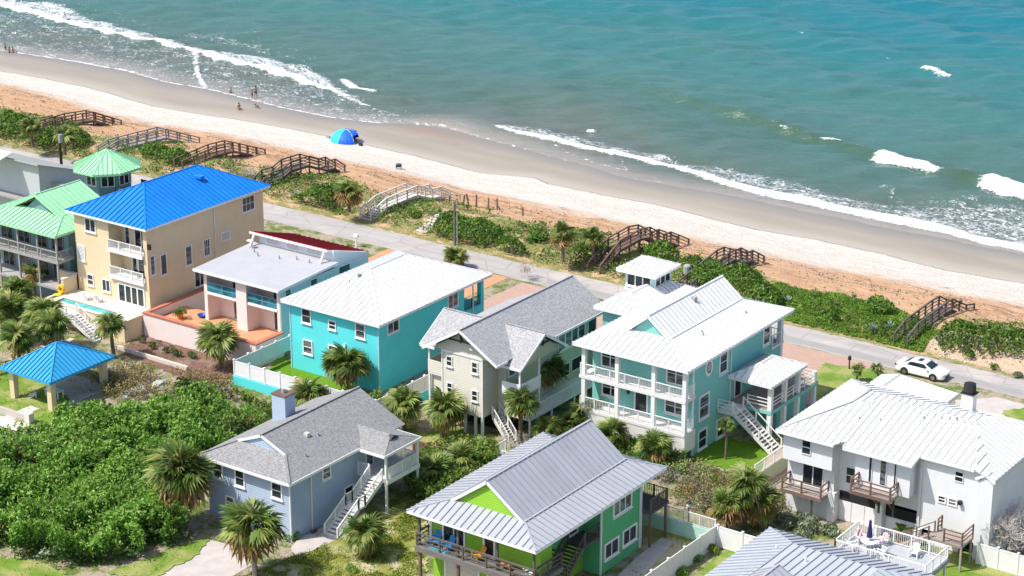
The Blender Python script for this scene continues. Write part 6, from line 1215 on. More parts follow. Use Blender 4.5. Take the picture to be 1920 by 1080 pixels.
for p, r_, k, lb, hz in [((-139.64, 135.35, 0.20), .6, 'dark', 'rounded dark shrub in the mulch bed nearest the pool terrace corner', .9), ((-137.77, 135.30, 0.20), .75, 'dark', 'rounded dark shrub in the mulch bed, second from the pool terrace corner', .9), ((-135.96, 135.22, 0.20), .65, 'dark', 'rounded dark shrub in the middle of the mulch bed row', .9), ((-134.41, 134.97, 0.20), .75, 'dark', 'rounded dark shrub in the mulch bed, second from the broad palm', .9), ((-132.84, 135.41, 0.20), .7, 'dark', 'rounded dark shrub in the mulch bed nearest the broad palm', .9),
    ((-156.33, 170.65, 0.00), .6, 'weed', 'small bright shrub at the road corner of the tan house', .8), ((-141.94, 169.34, 0.00), .6, 'weed', 'low weed shrub round the white mailbox by the road', .5), ((-100.39, 112.25, 0.00), .95, 'green', 'glossy shrub at the front corner of the blue-grey house', 1.0), ((-99.70, 113.65, 0.00), .45, 'dry', 'reddish dry shrub against the blue-grey side wall', .8), ((-118.73, 130.31, 0.00), 1.1, 'dark', 'dark bush behind the white fence left of the chimney', 1.1), ((-126.56, 128.19, 0.00), 1.9, 'dark', 'tall green bush above the thicket near the mulch bed', 1.2), ((-124.02, 128.94, 0.00), 1.6, 'dark', 'dark bush beside the turquoise yard fence', 1.1), ((-129.13, 118.26, 0.00), 2.4, 'dark', 'tall leafy bush beside the blue pergola floor', 1.2), ((-127.29, 120.28, 0.00), 2.1, 'green', 'leafy bush just right of the tall bush by the pergola', 1.0),
    ((-70.43, 136.18, 0.00), 1.25, 'grey', 'silvery oleander bush at the left of the hedge below the white house balcony', 1.1), ((-68.76, 136.55, 0.00), 1.35, 'grey', 'silvery oleander bush in the middle of the hedge below the white house', 1.1), ((-66.97, 136.68, 0.00), 1.2, 'grey', 'silvery oleander bush at the deck end of the hedge', 1.1), ((-68.38, 134.54, 0.00), 1.1, 'grey', 'silvery oleander bush overhanging the slate roof edge', 1.0),
    ((-73.16, 126.95, 0.00), .75, 'green', 'leafy plant against the white fence, nearest the front', 1.0), ((-72.85, 128.81, 0.00), .8, 'green', 'leafy plant in the middle of the bed along the white fence', 1.1), ((-72.64, 130.62, 0.00), .7, 'green', 'leafy plant at the corner of the white fence', 1.0), ((-73.01, 124.38, 0.00), .8, 'green', 'leafy plant at the bottom edge beside the white fence', 1.0), ((-71.26, 130.49, 0.00), .6, 'green', 'small leafy plant between white fence and slate roof', .9),
    ((-73.48, 176.98, 0.40), .85, 'dune', 'round bush on the bare sand bank by the road', 1.0), ((-70.52, 176.08, 0.20), .5, 'dune', 'small tuft on the sand bank by the road', 1.2), ((-67.98, 175.63, 0.20), .6, 'grey', 'silvery bush at the right end of the sand bank', .9), ((-94.63, 116.12, 0.00), .8, 'weed', 'yellow-green bush in the weedy yard beside the squat palmetto', .6), ((-94.98, 119.90, 0.00), 1.0, 'weed', 'leafy vine mound by the left post of the green balcony', .7), ((-93.24, 110.53, 0.00), .8, 'green', 'dark green mound at the bottom edge of the weedy yard', .6), ((-78.61, 165.82, 0.00), .7, 'grey', 'low silvery bush between the two small lawn palms', .6), ((-89.19, 146.65, 0.00), .7, 'green', 'leafy bush against the seafoam porch skirt', .9),
    ((-125.38, 180.40, 0.80), 1.3, 'dune', 'dark dune bush at the sand edge left of the dead-skirted palm', .8), ((-117.52, 182.02, 0.80), 1.0, 'dune', 'dune bush wedged beside the brown walkover stairs', .9), ((-112.42, 179.27, 0.80), 1.2, 'dune', 'dune bush in front of the brown walkover', .8), ((-141.13, 180.07, 0.80), 1.2, 'dune', 'dark bush beside the white walkover deck', .8), ((-145.15, 180.36, 0.80), .9, 'grey', 'pale bush under the white walkover stairs', .8)]:
    shrub(p, r_, k, lb, hz=hz)
for p, r_, lb in [((-80.11, 137.36, 0.00), 1.6, 'bare grey shrub in the scrub behind the green house'), ((-82.49, 137.93, 0.00), 1.4, 'bare grey shrub closest to the green house rear balcony'), ((-77.83, 136.88, 0.00), 1.4, 'bare grey shrub beside the palm clump'), ((-97.23, 136.04, 0.00), 1.3, 'bare brown shrub at the foot of the cream house stair'), ((-96.21, 137.73, 0.00), 1.2, 'bare shrub right of the cream house stair'), ((-136.09, 127.67, 0.00), 1.5, 'dead grey brush just behind the pergola roof'), ((-134.29, 128.95, 0.00), 1.6, 'dead grey brush between pergola and mulch bed wall'), ((-132.25, 129.28, 0.00), 1.3, 'dead grey brush nearest the pale boulders'), ((-134.88, 123.82, 0.00), 1.3, 'dead grey brush at the pergola floor edge'), ((-124.46, 130.46, 0.00), 1.3, 'dry brush against the turquoise yard wall'), ((-120.27, 171.62, 0.80), 1.3, 'bleached dead brush at the roadside dune foot'), ((-166.89, 180.82, 0.80), 1.5, 'dead grey brush between two dune walkovers')]:
    shrub(p, r_ * 1.25, 'bare', lb, 'bare_shrub', .75)
for p, r_, lb in [((-83.50, 177.18, 0.80), .75, 'blue-grey agave on the dune, left of two side by side'), ((-82.38, 178.68, 0.80), .75, 'blue-grey agave on the dune, right of two side by side'), ((-77.07, 177.91, 0.80), .8, 'blue-grey agave beside the rightmost walkover stairs'), ((-93.83, 179.36, 0.80), .8, 'blue-grey agave at the back of the dune above the seafoam roof'), ((-156.93, 177.96, 0.80), .9, 'pale agave under the black walkover')]:
    shrub(p, r_, 'agave', lb, 'agave', 1.0, 'agave')
shrub((-54.0, 140.6, 0), 1.3, 'green', 'green bush under the leafless tree behind the white fence', hz=.8)
shrub((-62.09, 139.02, 0.00), 1.2, 'banana', 'young banana plant by the white house carport wall', 'banana_plant', 1.2, 'plant')
shrub((-61.04, 139.09, 0.00), 1.0, 'banana', 'banana plant at the timber stair of the white house', 'banana_plant', 1.6, 'plant')
# bare tree at the right edge
t = thing('bare_tree', 'leafless grey tree with tangled twigs by the white fence at the right', 'tree', (-54.1, 141.2, 0))
mb = MB(); c0 = Vector((-54.1, 141.2, 0)); rg = random.Random(4)
def limb(p, d, L, r_, lev, mb):
    q = p + d * L; mb.tube([p, p.lerp(q, .5) + Vector((rg.gauss(0, .06), rg.gauss(0, .06), rg.gauss(0, .04))) * L, q], [r_, r_ * .8, r_ * .6], 4 if lev > 2 else 3, False)
    if lev:
        for _ in range(4 if lev > 1 else 3): limb(p.lerp(q, rg.uniform(.4, 1)), (d * .8 + Vector((rg.gauss(0, .6), rg.gauss(0, .6), rg.gauss(0, .45)))).normalized(), L * rg.uniform(.55, .8), r_ * .58, lev - 1, mb)
limb(c0, Vector((.05, 0, 1)), 1.4, .15, 0, mb); mk('trunk', mb, M['twig'], t); mb = MB()
for a in range(11): limb(c0 + Vector((0, 0, .4 + .09 * a)), Vector((math.cos(a * 1.05) * .8, math.sin(a * 1.05) * .8, .9)).normalized(), 2.0, .08, 4, mb)
o = mk('crown', mb, M['twig'], t); o['kind'] = 'stuff'
# boulders
for i, (p, s_, lb) in enumerate([((-131.43, 125.20, 0.00), .7, 'pale grey boulder, leftmost of three beside the thicket'), ((-131.07, 126.52, 0.00), .95, 'large pale boulder in the middle of three beside the thicket'), ((-130.83, 128.72, 0.00), .8, 'pale boulder, rightmost of three beside the thicket')]):
    bm = bmesh.new(); bmesh.ops.create_icosphere(bm, subdivisions=3, radius=1)
    for v in bm.verts: v.co *= 1 + .35 * noise.noise(v.co * 1.3 + Vector((i * 7, 0, 0))) + .1 * noise.noise(v.co * 4)
    me = bpy.data.meshes.new('boulder'); bm.to_mesh(me); bm.free(); me.materials.append(M['rock']); tag(fit('boulder', me, None, p, (0, 0, i), (s_, s_ * .8, s_ * .6)), lb, 'boulder')
rg = random.Random(9)
bm = bmesh.new(); bmesh.ops.create_icosphere(bm, subdivisions=1, radius=1)
for v in bm.verts: v.co *= rg.uniform(.8, 1.15)
me = bpy.data.meshes.new('stone'); bm.to_mesh(me); bm.free(); me.materials.append(M['stone'])
e_ = thing('stone_edging', 'row of tan stones edging the sand bank along the road', 'edging', (-70, 176.4, 0))
for k in range(46): fit('stone', me, e_, (-6.5 + k * .34 + rg.uniform(-.1, .1), rg.uniform(-.15, .25), .08), (0, 0, rg.uniform(0, 6)), (rg.uniform(.12, .22), rg.uniform(.1, .18), rg.uniform(.1, .16)))
e_ = thing('stone_border', 'pale stone border along the lawn beside the seafoam house', 'edging', (0, 0, 0))
a, b_ = Vector((-81.00, 141.83, 0.00)), Vector((-77.95, 142.70, 0.00))
for k in range(16): fit('stone', me, e_, a.lerp(b_, k / 15) + Vector((rg.uniform(-.1, .1), rg.uniform(-.2, .2), .08)), (0, 0, rg.uniform(0, 6)), (rg.uniform(.14, .24), rg.uniform(.12, .2), .14))

# ------------------------------------------------------------------ dune walkovers
def walkover(label, x0, x1, pts, mat, width=1.35, rails=1, treads=()):
    """timber crossing: pts are (y, floor z); segments listed in treads are flights of steps"""
    n = len(pts); xs_ = [x0 + (x1 - x0) * (p[0] - pts[0][0]) / (pts[-1][0] - pts[0][0]) for p in pts]
    P = [Vector((x, p[0], p[1])) for x, p in zip(xs_, pts)]
    t = thing('dune_walkover', label, 'walkover', P[0], 'timber walkovers crossing the dune'); hw = Vector((width / 2, 0, 0)); dk = MB(); stg = None
    for i, (a, b_) in enumerate(zip(P[:-1], P[1:])):
        if i in treads:
            sg = MB()
            for s_ in (-1, 1): sg.bar(a + hw * s_ - Vector((0, 0, .1)), b_ + hw * s_ - Vector((0, 0, .1)), .06, .26)
            stg = mk('steps', sg, M[mat], t); k = max(3, round(abs(b_.z - a.z) / .19))
            for q in range(k):
                p = a.lerp(b_, (q + .5) / k); go = abs(b_.y - a.y) / k * .46
                mk('tread', MB().box(p.x - width / 2, p.x + width / 2, p.y - go, p.y + go, p.z - .03, p.z + .02), M[mat], stg)
        else:
            L = (b_ - a).length; k = max(2, int(L / .2)); d_ = (b_ - a) / k
            for q in range(k):
                p = a + d_ * (q + .07); e_ = a + d_ * (q + .9); dk.bar(Vector((p.x, p.y, p.z)), Vector((e_.x, e_.y, e_.z)), width, .05)
            for s_ in (-1, 1): dk.bar(a + hw * s_ * .95 - Vector((0, 0, .15)), b_ + hw * s_ * .95 - Vector((0, 0, .15)), .06, .24)
    mk('deck', dk, M[mat], t)
    for s_ in (-1, 1): railing(t, [p + hw * s_ for p in P], 1.1, mat, 1.5, 0, .16, .15, 'handrail', mid=max(2, rails))
    for a, b_ in zip(P[:-1], P[1:]):
        k = max(1, round(abs(b_.y - a.y) / 2.2))
        for q in range(k):
            p = a.lerp(b_, q / k); gz = Tz(p.x, p.y)
            if p.z - gz > .4:
                for s_ in (-1, 1): mk('leg', MB().box(p.x + s_ * width * .45 - .07, p.x + s_ * width * .45 + .07, p.y - .07, p.y + .07, gz - .2, p.z - .05), M[mat], t)
    return t
walkover('reddish brown walkover beyond the two dune palms at the far left', -201.5, -198.6, [(180, .9), (184, 1.3), (187, 1.2), (190.8, -.6)], 'brownwood', treads=(2,))
walkover('long silver-grey walkover behind the mint tower', -188.5, -184.5, [(178.2, .3), (179.6, .9), (186, 1.35), (190.4, -.5)], 'greywood', 1.5, treads=(0, 2))
walkover('reddish brown walkover behind the blue roof peak', -176.4, -174.2, [(179, .5), (184, 1.3), (186.5, 1.3), (188.6, .5), (191.3, -.6)], 'brownwood', treads=(2, 3))
walkover('dark walkover with stepped landings at the end of the blue roof', -163.2, -161.9, [(177.6, .1), (179.8, 1.2), (181.6, 1.2), (183, 1.8), (186.0, 1.8), (189, .5), (190.2, .5), (191.8, -.6)], 'darkwood', 1.5, treads=(0, 5))
walkover('white painted walkover with solid sides crossing the dune', -146.2, -143.4, [(177.4, .1), (179.6, 1.2), (184.0, 1.75), (186.2, .9), (187.4, .9), (190.2, -.6)], 'palewood', 1.6, 2, treads=(0, 2))
walkover('brown walkover with steep front stairs left of the lookout tower', -115.3, -113.6, [(177.0, .05), (180.2, 2.0), (183.6, 2.4), (185.2, 2.2), (187.6, .8), (188.8, .8), (190.2, .1), (192.0, -.8)], 'brownwood', 1.5, 2, treads=(0, 2))
walkover('dark brown walkover partly hidden by bushes right of the tower', -104.4, -103.9, [(177.2, .3), (184.2, 1.6), (185.6, 1.6), (188, .6), (189, .6), (191.4, -.7)], 'darkwood', 1.4, 2, treads=(2,))
walkover('weathered grey-brown walkover across the road from the white car', -80.2, -79.6, [(176.6, .05), (178.6, .8), (184.2, 1.25), (185.6, 1.25), (188.8, -.3), (190.6, -.7)], 'darkwood', 1.4, 2, treads=(0, 3))
t = thing('beach_steps', 'old sand-covered timber steps up the dune without railings', 'steps', (-138.2, 178, 0))
for k in range(10): y = 177.2 + k * .5; mk('step', MB().box(-138.9, -137.5, y, y + .3, Tz(-138.2, y) + .02, Tz(-138.2, y) + .16), M['palewood'], t)
t = thing('driftwood_posts', 'broken timber posts and rails left standing on the sand', 'posts', (-141.10, 187.99, -0.30)); rg = random.Random(2)
for p, h, dx in (((-139.74, 186.98, -0.30), 1.3, .25), ((-138.91, 187.08, -0.30), 1.4, -.4), ((-138.03, 187.22, -0.30), 1.5, .05), ((-136.73, 187.80, -0.40), 1.3, 0), ((-135.82, 188.20, -0.40), 1.3, 0), ((-141.39, 186.55, -0.30), 1.0, .1), ((-132.05, 187.89, -0.50), 1.0, 0)):
    z = Tz(p[0], p[1]); mk('post', MB().bar((p[0], p[1], z - .2), (p[0] + dx, p[1], z + h), .14), M['brownwood'], t)
p = (-135.96, 188.59, -0.40); mk('rail', MB().bar((p[0], p[1], p[2] + 1.1), (p[0] + 1.0, p[1] - .3, p[2] + .3), .12), M['brownwood'], t)

# ------------------------------------------------------------------ fences and low walls
def panel_fence(label, path, h, mat='vinyl', step_=1.9, z0=0.0, cat='fence', plank=0, pcap=True, name='panel_fence'):
    t = thing(name, label, cat, (path[0][0], path[0][1], z0)); P = [Vector((p[0], p[1], z0)) for p in path]; up = Vector((0, 0, 1)); rl = MB()
    for a, b_ in zip(P[:-1], P[1:]):
        L = (b_ - a).length; n = max(1, round(L / step_)); rl.bar(a + up * (h - .06), b_ + up * (h - .06), .07, .13).bar(a + up * .12, b_ + up * .12, .07, .13)
        for k in range(n):
            p, q = a.lerp(b_, k / n), a.lerp(b_, (k + 1) / n); e = (q - p).normalized() * .07
            if plank:
                m_ = max(2, int((q - p).length / plank))
                for j in range(m_): mk('plank', MB().bar(p.lerp(q, (j + .04) / m_) + up * h / 2, p.lerp(q, (j + .94) / m_) + up * (h / 2), .03, h - .06 + R.uniform(-.03, .03)), M[mat], t)
            else: mk('panel', MB().bar(p + e + up * h / 2, q - e + up * h / 2, .045, h - .2), M[mat], t)
            mk('post', MB().box(p.x - .07, p.x + .07, p.y - .07, p.y + .07, z0, z0 + h + .08).box(p.x - .1, p.x + .1, p.y - .1, p.y + .1, z0 + h + .081, z0 + h + .14), M[mat], t)
    p = P[-1]; mk('post', MB().box(p.x - .07, p.x + .07, p.y - .07, p.y + .07, z0, z0 + h + .08), M[mat], t)
    mk('rail', rl, M[mat], t); return t
A = (-125.35, 133.07, 2.30); B = (-109.08, 132.81, 2.30); D = (-111.74, 141.62, 2.30)
t = thing('turquoise_yard_wall', 'low turquoise wall under the white fence of the turquoise house', 'wall', (A[0], A[1], 0))
mk('wall', MB().box(A[0] - .15, B[0] + .15, A[1] - .3, A[1] - .02, 0, .85).box(B[0] + .0, B[0] + .28, A[1] - .02, D[1], 0, .85), M['turq'], t)
panel_fence('white vinyl fence on a turquoise wall behind the turquoise house', [(A[0], 140.5), (A[0], A[1] - .15), (B[0] + .12, A[1] - .15), (B[0] + .12, D[1])], 1.45, z0=.86)
P1, P2, P3 = (-73.48, 118.73, 1.80), (-73.10, 129.75, 1.80), (-69.62, 130.32, 1.80)
panel_fence('tall white board fence right of the green house', [(P2[0], P1[1] - 3), (P2[0], P2[1])], 1.8, step_=2.2)
panel_fence('white board fence running behind the slate roof from the green house fence', [(P2[0] + .15, P2[1]), (P3[0] + 1, P2[1])], 1.8, step_=2.2)
panel_fence('white board fence under the leafless tree at the right edge', [(-55.6, 138.6), (-47.6, 138.6)], 1.75, step_=1.6)
w0, w1 = (-79.61, 129.65, 0.00), (-73.68, 130.78, 0.00)
t = thing('mint_wall', 'low mint painted wall topped by a white railing behind the green house', 'wall', (w0[0], w0[1], 0))
bx('wall', t, w0[0] - 2, w1[0] + .5, w0[1], w0[1] + .2, 0, 1.25, 'mint'); railing(t, [(w0[0] - 2, w0[1] + .1, 1.25), (w1[0] + .5, w0[1] + .1, 1.25)], 1.0, 'whitewood', 1.4, .12, .07, .09, bw=.03)
f0 = (-101.97, 129.30, 0.00); panel_fence('short brown plank fence in the shade behind the blue-grey porch', [(f0[0], f0[1]), (f0[0] + 3.2, f0[1])], 1.8, 'fencewood', 1.8, plank=.16, name='plank_fence')
t = thing('garden_rail', 'short white picket railing on the lawn below the cream house', 'railing', (-96.53, 132.90, 0.00)); a = (-96.53, 132.90, 0.00); railing(t, [(a[0], a[1], 0), (a[0] + 2.2, a[1], 0)], 1.1, 'white', 1.1, .13); railing(t, [(a[0], a[1], 0), (a[0], a[1] + 2, 0)], 1.1, 'white', 1.0, .13)
t = thing('bed_wall', 'low pale block wall edging the mulch bed', 'wall', (-135, 132.3, 0)); b0 = (-140.25, 132.97, 0.00); b1 = (-131.13, 132.80, 0.00)
mk('wall', MB().bar((b0[0], b0[1], .2), (b1[0], b1[1], .2), .25, .4), M['pale_concrete'], t)
t = thing('yard_railing', 'dark metal fence with cream piers behind the blue pergola', 'fence', (-144.27, 121.86, 0.00)); a, b_ = (-144.77, 120.39, 0.00), (-142.52, 129.16, 0.00)
railing(t, [a, b_], 1.2, 'black', 2.2, .16, .06, .07)
for k in range(4): p = Vector(a).lerp(Vector(b_), k / 3); mk('pier', MB().box(p.x - .2, p.x + .2, p.y - .2, p.y + .2, 0, 1.6).box(p.x - .26, p.x + .26, p.y - .26, p.y + .26, 1.6, 1.72), M['tan'], t)
t = thing('path_wall', 'low grey concrete wall with a pier beside the pergola path', 'wall', (-138.82, 115.73, 0.00)); a, b_ = (-140.24, 115.76, 0.00), (-134.09, 115.88, 0.00)
mk('wall', MB().bar((a[0], a[1], .35), (b_[0], b_[1], .35), .25, .7), M['concrete'], t); mk('pier', MB().box(b_[0] - .05, b_[0] + .55, b_[1] - .3, b_[1] + .3, 0, .95), M['pale_concrete'], t)
t = thing('terrace_stair', 'white stair with railings going down from the pool terrace', 'stair', (-146, 133.8, 0)); stairs(t, (-147.0, 133.6, 1.95), (-143.4, 133.6, 0), 1.3, 'white', 'x', True, 'white', bal=.2); railing(t, [(-150.4, 133.0, 1.95), (-147.1, 133.0, 1.95)], .9, 'white', 1.6, .15); bx('landing', t, -150.5, -147.0, 133.0, 134.5, 1.75, 1.95, 'white')
posts(t, [(-150.3, 133.1), (-147.2, 133.1)], 0, 1.75, .14, 'white', 'post')
t = thing('mint_wing_wall', 'pale sage retaining wall with chain railing beside the white house', 'wall', (-73.5, 140, 0)); p = (-74.13, 143.24, 0.00); bx('wall', t, p[0] - 1.6, p[0] - 1.4, p[1] - 3, p[1] + 5, 0, 1.3, 'sage'); railing(t, [(p[0] - 1.5, p[1] - 3, 1.3), (p[0] - 1.5, p[1] + 5, 1.3)], 1.0, 'whitewood', 1.6, .2)

# ------------------------------------------------------------------ poles, lamps
t = thing('utility_pole', 'black utility pole with a grey transformer can by the road', 'utility pole', (-186.5, 169.6, 0)); mk('shaft', MB().tube([(-186.5, 169.6, 0), (-186.5, 169.6, 5.75)], [.2, .14], 8), M['black'], t); mk('transformer', MB().tube([(-186.1, 169.4, 4.4), (-186.1, 169.4, 5.4)], .27, 10), M['louver'], t); mk('crossarm', MB().bar((-187.2, 169.6, 5.5), (-185.8, 169.6, 5.5), .1), M['black'], t)
t = thing('utility_pole', 'slender brown utility pole paired with a thin grey mast beside the road', 'utility pole', (-132.8, 175.9, 0)); mk('shaft', MB().tube([(-132.8, 176.2, 0), (-132.8, 176.2, 5.0)], [.16, .11], 8), M['pole'], t); mk('conduit', MB().tube([(-132.4, 176.1, 0), (-132.4, 176.1, 3.8)], .06, 6), M['louver'], t); mk('crossarm', MB().bar((-133.2, 176.2, 4.8), (-132.4, 176.2, 4.8), .1), M['pole'], t)
q = (-98.00, 105.04, 0.00); t = thing('timber_pole', 'bare weathered wooden pole in front of the palm at the driveway', 'utility pole', q); mk('shaft', MB().tube([q, (q[0], q[1], 4.6)], [.17, .14], 9), M['deckwood'], t); mk('cap', MB().lathe([(.15, 0), (.15, .06), (.05, .1)], (q[0], q[1], 4.6), 9), M['louver'], t)
q = (-76.33, 131.06, 0.00); t = thing('lamp_post', 'lamp post with a white globe beside the mint wall', 'lamp post', q); mk('shaft', MB().tube([q, (q[0], q[1], 1.9)], .06, 8), M['pole'], t); mk('globe', MB().lathe([(.02, 0), (.17, .08), (.2, .2), (.15, .34), (.03, .4)], (q[0], q[1], 1.9), 10), M['white'], t); mk('cap', MB().lathe([(.24, 0), (.1, .14), (.02, .2)], (q[0], q[1], 2.3), 8), M['black'], t)
q = (-81.51, 168.55, 0.00); t = thing('lamp_post', 'short black garden lamp at the lawn edge by the road', 'lamp post', q); mk('shaft', MB().tube([q, (q[0], q[1], .9)], .07, 8), M['black'], t); mk('lantern', MB().lathe([(.1, 0), (.17, .06), (.17, .34), (.03, .46)], (q[0], q[1], .9), 8), M['black'], t)
q = (-141.21, 169.64, 0.00); t = thing('mailbox', 'white mailbox on a post by the road', 'mailbox', q); mk('post', MB().box(q[0] - .06, q[0] + .06, q[1] - .06, q[1] + .06, 0, 1.1), M['white'], t); mk('box', MB().box(q[0] - .28, q[0] + .28, q[1] - .14, q[1] + .14, 1.1, 1.42), M['white'], t)
q = (-106.35, 180.82, 0.30); t = thing('water_tank', 'silver cylinder tank on a frame at the foot of the dark walkover', 'tank', q); mk('drum', MB().lathe([(.38, .5), (.42, .56), (.42, 1.35), (.3, 1.5), (.05, 1.55)], q, 12), M['louver'], t); mk('frame', MB().box(q[0] - .4, q[0] + .4, q[1] - .4, q[1] + .4, q[2] - .1, q[2] + .5), M['darkwood'], t)

# ------------------------------------------------------------------ white sedan on the road
CARP = m_plain('white_car_paint', (.80, .80, .81), .18, .02, 1, 0, .6)
TYRE = m_plain('tyre_rubber', (.018, .018, .018), .8, .2); RIM = m_plain('alloy', (.35, .36, .37), .3, .1, 1, .9); LAMP = m_plain('lamp_glass', (.55, .57, .6), .1, .05); TAIL = m_plain('tail_lamp', (.3, .01, .01), .2, .05)
CX, CY = -75.35, 171.15
t = thing('parked_car', 'white sedan with black glass and sunroof stopped on the beach road', 'car', (CX, CY, .01))
def loft(st, ring_):
    mb = MB(); n = len(ring_(*st[0])); V = []; F = []
    for s_ in st: V += [(CX + p[0], CY + p[1], p[2] + .01) for p in ring_(*s_)]
    for i in range(len(st) - 1):
        for k in range(n): k2 = (k + 1) % n; F.append((i * n + k, i * n + k2, (i + 1) * n + k2, (i + 1) * n + k))
    F += [tuple(range(n))[::-1], tuple((len(st) - 1) * n + k for k in range(n))]; return mb.add(V, F)
body = loft([(-2.42, .66, .38, .72), (-2.38, .78, .30, .92), (-2.2, .86, .22, 1.00), (-1.7, .92, .2, 1.03), (-.9, .93, .2, .98), (.6, .93, .2, .96), (1.2, .92, .2, .95), (1.8, .90, .2, .86), (2.2, .83, .22, .76), (2.38, .72, .28, .66), (2.43, .58, .36, .56)],
            lambda x, w_, b_, h: [(x, -w_ * .9, b_), (x, -w_, b_ + .12), (x, -w_, (b_ + h) / 2 + .08), (x, -w_ * .93, h - .06), (x, -w_ * .8, h), (x, w_ * .8, h), (x, w_ * .93, h - .06), (x, w_, (b_ + h) / 2 + .08), (x, w_, b_ + .12), (x, w_ * .9, b_)])
mk('body', body, CARP, t, smooth=False)
cab = loft([(-1.75, .70, .95, 1.02), (-1.05, .66, .95, 1.36), (-.5, .65, .94, 1.45), (.1, .65, .93, 1.45), (.45, .65, .92, 1.38), (1.25, .72, .90, .97)], lambda x, w_, b_, h: [(x, -w_ - .14, b_), (x, -w_, h - .04), (x, -w_ * .85, h), (x, w_ * .85, h), (x, w_, h - .04), (x, w_ + .14, b_)])
mk('roof', cab, CARP, t)
def cp(*P): return [(CX + p[0], CY + p[1], p[2] + .01) for p in P]
mk('windscreen', MB().prism(cp((.52, -.60, 1.365), (1.16, -.68, 1.03), (1.16, .68, 1.03), (.52, .60, 1.365)), (.01, 0, .02)), M['glass'], t)
mk('rear_window', MB().prism(cp((-1.12, -.58, 1.335), (-1.66, -.62, 1.08), (-1.66, .62, 1.08), (-1.12, .58, 1.335)), (-.01, 0, .02)), M['glass'], t)
mk('sunroof', MB().box(CX - .42, CX + .02, CY - .38, CY + .38, 1.46, 1.475), M['glass'], t)
for s_ in (-1, 1):
    mk('side_window', MB().prism(cp((-1.28, s_ * .785, 1.02), (.9, s_ * .79, .99), (.36, s_ * .685, 1.36), (-.95, s_ * .69, 1.34)), (0, s_ * .012, .006)), M['glass'], t)
    mk('mirror', MB().box(CX + .72, CX + .9, CY + s_ * .93, CY + s_ * 1.08, 1.0, 1.13), CARP, t)
    mk('headlight', MB().box(CX + 2.16, CX + 2.4, CY + s_ * .5, CY + s_ * .80, .60, .74), LAMP, t); mk('tail_light', MB().box(CX - 2.43, CX - 2.25, CY + s_ * .48, CY + s_ * .83, .74, .9), TAIL, t)
    for x in (-1.42, 1.42):
        w_ = mk('wheel', MB().tube([(CX + x, CY + s_ * .70, .34), (CX + x, CY + s_ * .74, .34), (CX + x, CY + s_ * .93, .34), (CX + x, CY + s_ * .95, .34)], [.30, .34, .34, .31], 16), TYRE, t)
        rm = MB().tube([(CX + x, CY + s_ * .951, .34), (CX + x, CY + s_ * .962, .34)], .20, 12); mk('rim', rm, RIM, w_)
        mk('wheel_arch', MB().tube([(CX + x, CY + s_ * .90, .36), (CX + x, CY + s_ * .938, .36)], .40, 16), M['black'], t)
mk('grille', MB().box(CX + 2.36, CX + 2.445, CY - .45, CY + .45, .36, .56), M['black'], t); mk('bumper_trim', MB().box(CX - 2.43, CX - 2.36, CY - .6, CY + .6, .30, .42), M['black'], t)

# ------------------------------------------------------------------ furniture
def lounge_chair(name, label, x, y, z, rot, mat, group=None, sc_=1.0, cat='chair', cushion=None):
    t = thing(name, label, cat, (x, y, z), group); t.rotation_euler.z = rot
    def part(nm, mb, m_): o = bpy.data.objects.new(nm, mesh_of(nm, mb, m_)); COL.objects.link(o); o.parent = t; return o
    s_ = sc_; part('seat', MB().bar((0, -.3 * s_, .40 * s_), (0, .28 * s_, .32 * s_), .56 * s_, .05), M[mat])
    for k in range(4): part('back_slat', MB().bar(((-.21 + .14 * k) * s_, .26 * s_, .34 * s_), ((-.24 + .16 * k) * s_, .56 * s_, 1.02 * s_ - abs(k - 1.5) * .06), .12 * s_, .03, (0, 1, .3)), M[mat])
    for sd in (-1, 1):
        part('arm', MB().bar((sd * .34 * s_, -.36 * s_, .60 * s_), (sd * .34 * s_, .40 * s_, .58 * s_), .13 * s_, .035), M[mat])
        part('leg', MB().box(sd * .34 * s_ - .04, sd * .34 * s_ + .04, -.34 * s_, -.24 * s_, 0, .58 * s_), M[mat]); part('leg', MB().bar((sd * .3 * s_, -.2 * s_, .34 * s_), (sd * .3 * s_, .52 * s_, .02), .05, .1), M[mat])
    if cushion: part('cushion', MB().bar((0, -.3 * s_, .46 * s_), (0, .24 * s_, .39 * s_), .5 * s_, .07).bar((0, .26 * s_, .42 * s_), (0, .48 * s_, .95 * s_), .5 * s_, .06, (0, 1, .3)), cushion)
    return t
M['sky_plastic'] = m_plain('blue_plastic', (.03, .28, .62), .5, .06); M['yellow_plastic'] = m_plain('yellow_plastic', (.72, .36, .03), .5, .08); M['orange'] = m_plain('orange_paint', (.60, .22, .05), .6, .2); M['navy'] = m_plain('navy_canvas', (.015, .02, .10), .8, .1); M['towel'] = m_plain('turquoise_towel', (.10, .45, .52), .9, .15, 5); M['yellow'] = m_plain('yellow_vinyl', (.85, .50, .02), .4, .1); M['bluepl'] = m_plain('blue_basin', (.02, .07, .42), .4, .1)
m, nt, b = newmat('striped_canvas'); wv = N(nt, 'TexWave'); wv.inputs['Scale'].default_value = 1.6; nt.links.new(pos(nt), wv.inputs[0]); nt.links.new(ramp(nt, wv.outputs['Fac'], [(.5, (.75, .73, .72)), (.52, (.45, .10, .12))], 'CONSTANT'), b.inputs['Base Color']); M['striped'] = m
lounge_chair('garden_chair', 'blue slatted chair on the green balcony, farther from the rail', -86.75, 112.45, 3.25, .3, 'sky_plastic', 'blue chairs on the green balcony')
lounge_chair('garden_chair', 'blue slatted chair on the green balcony, nearer the middle', -85.5, 112.25, 3.25, -.2, 'sky_plastic', 'blue chairs on the green balcony')
lounge_chair('garden_chair', 'golden yellow slatted chair on the green balcony', -82.8, 112.3, 3.25, -.4, 'yellow_plastic')
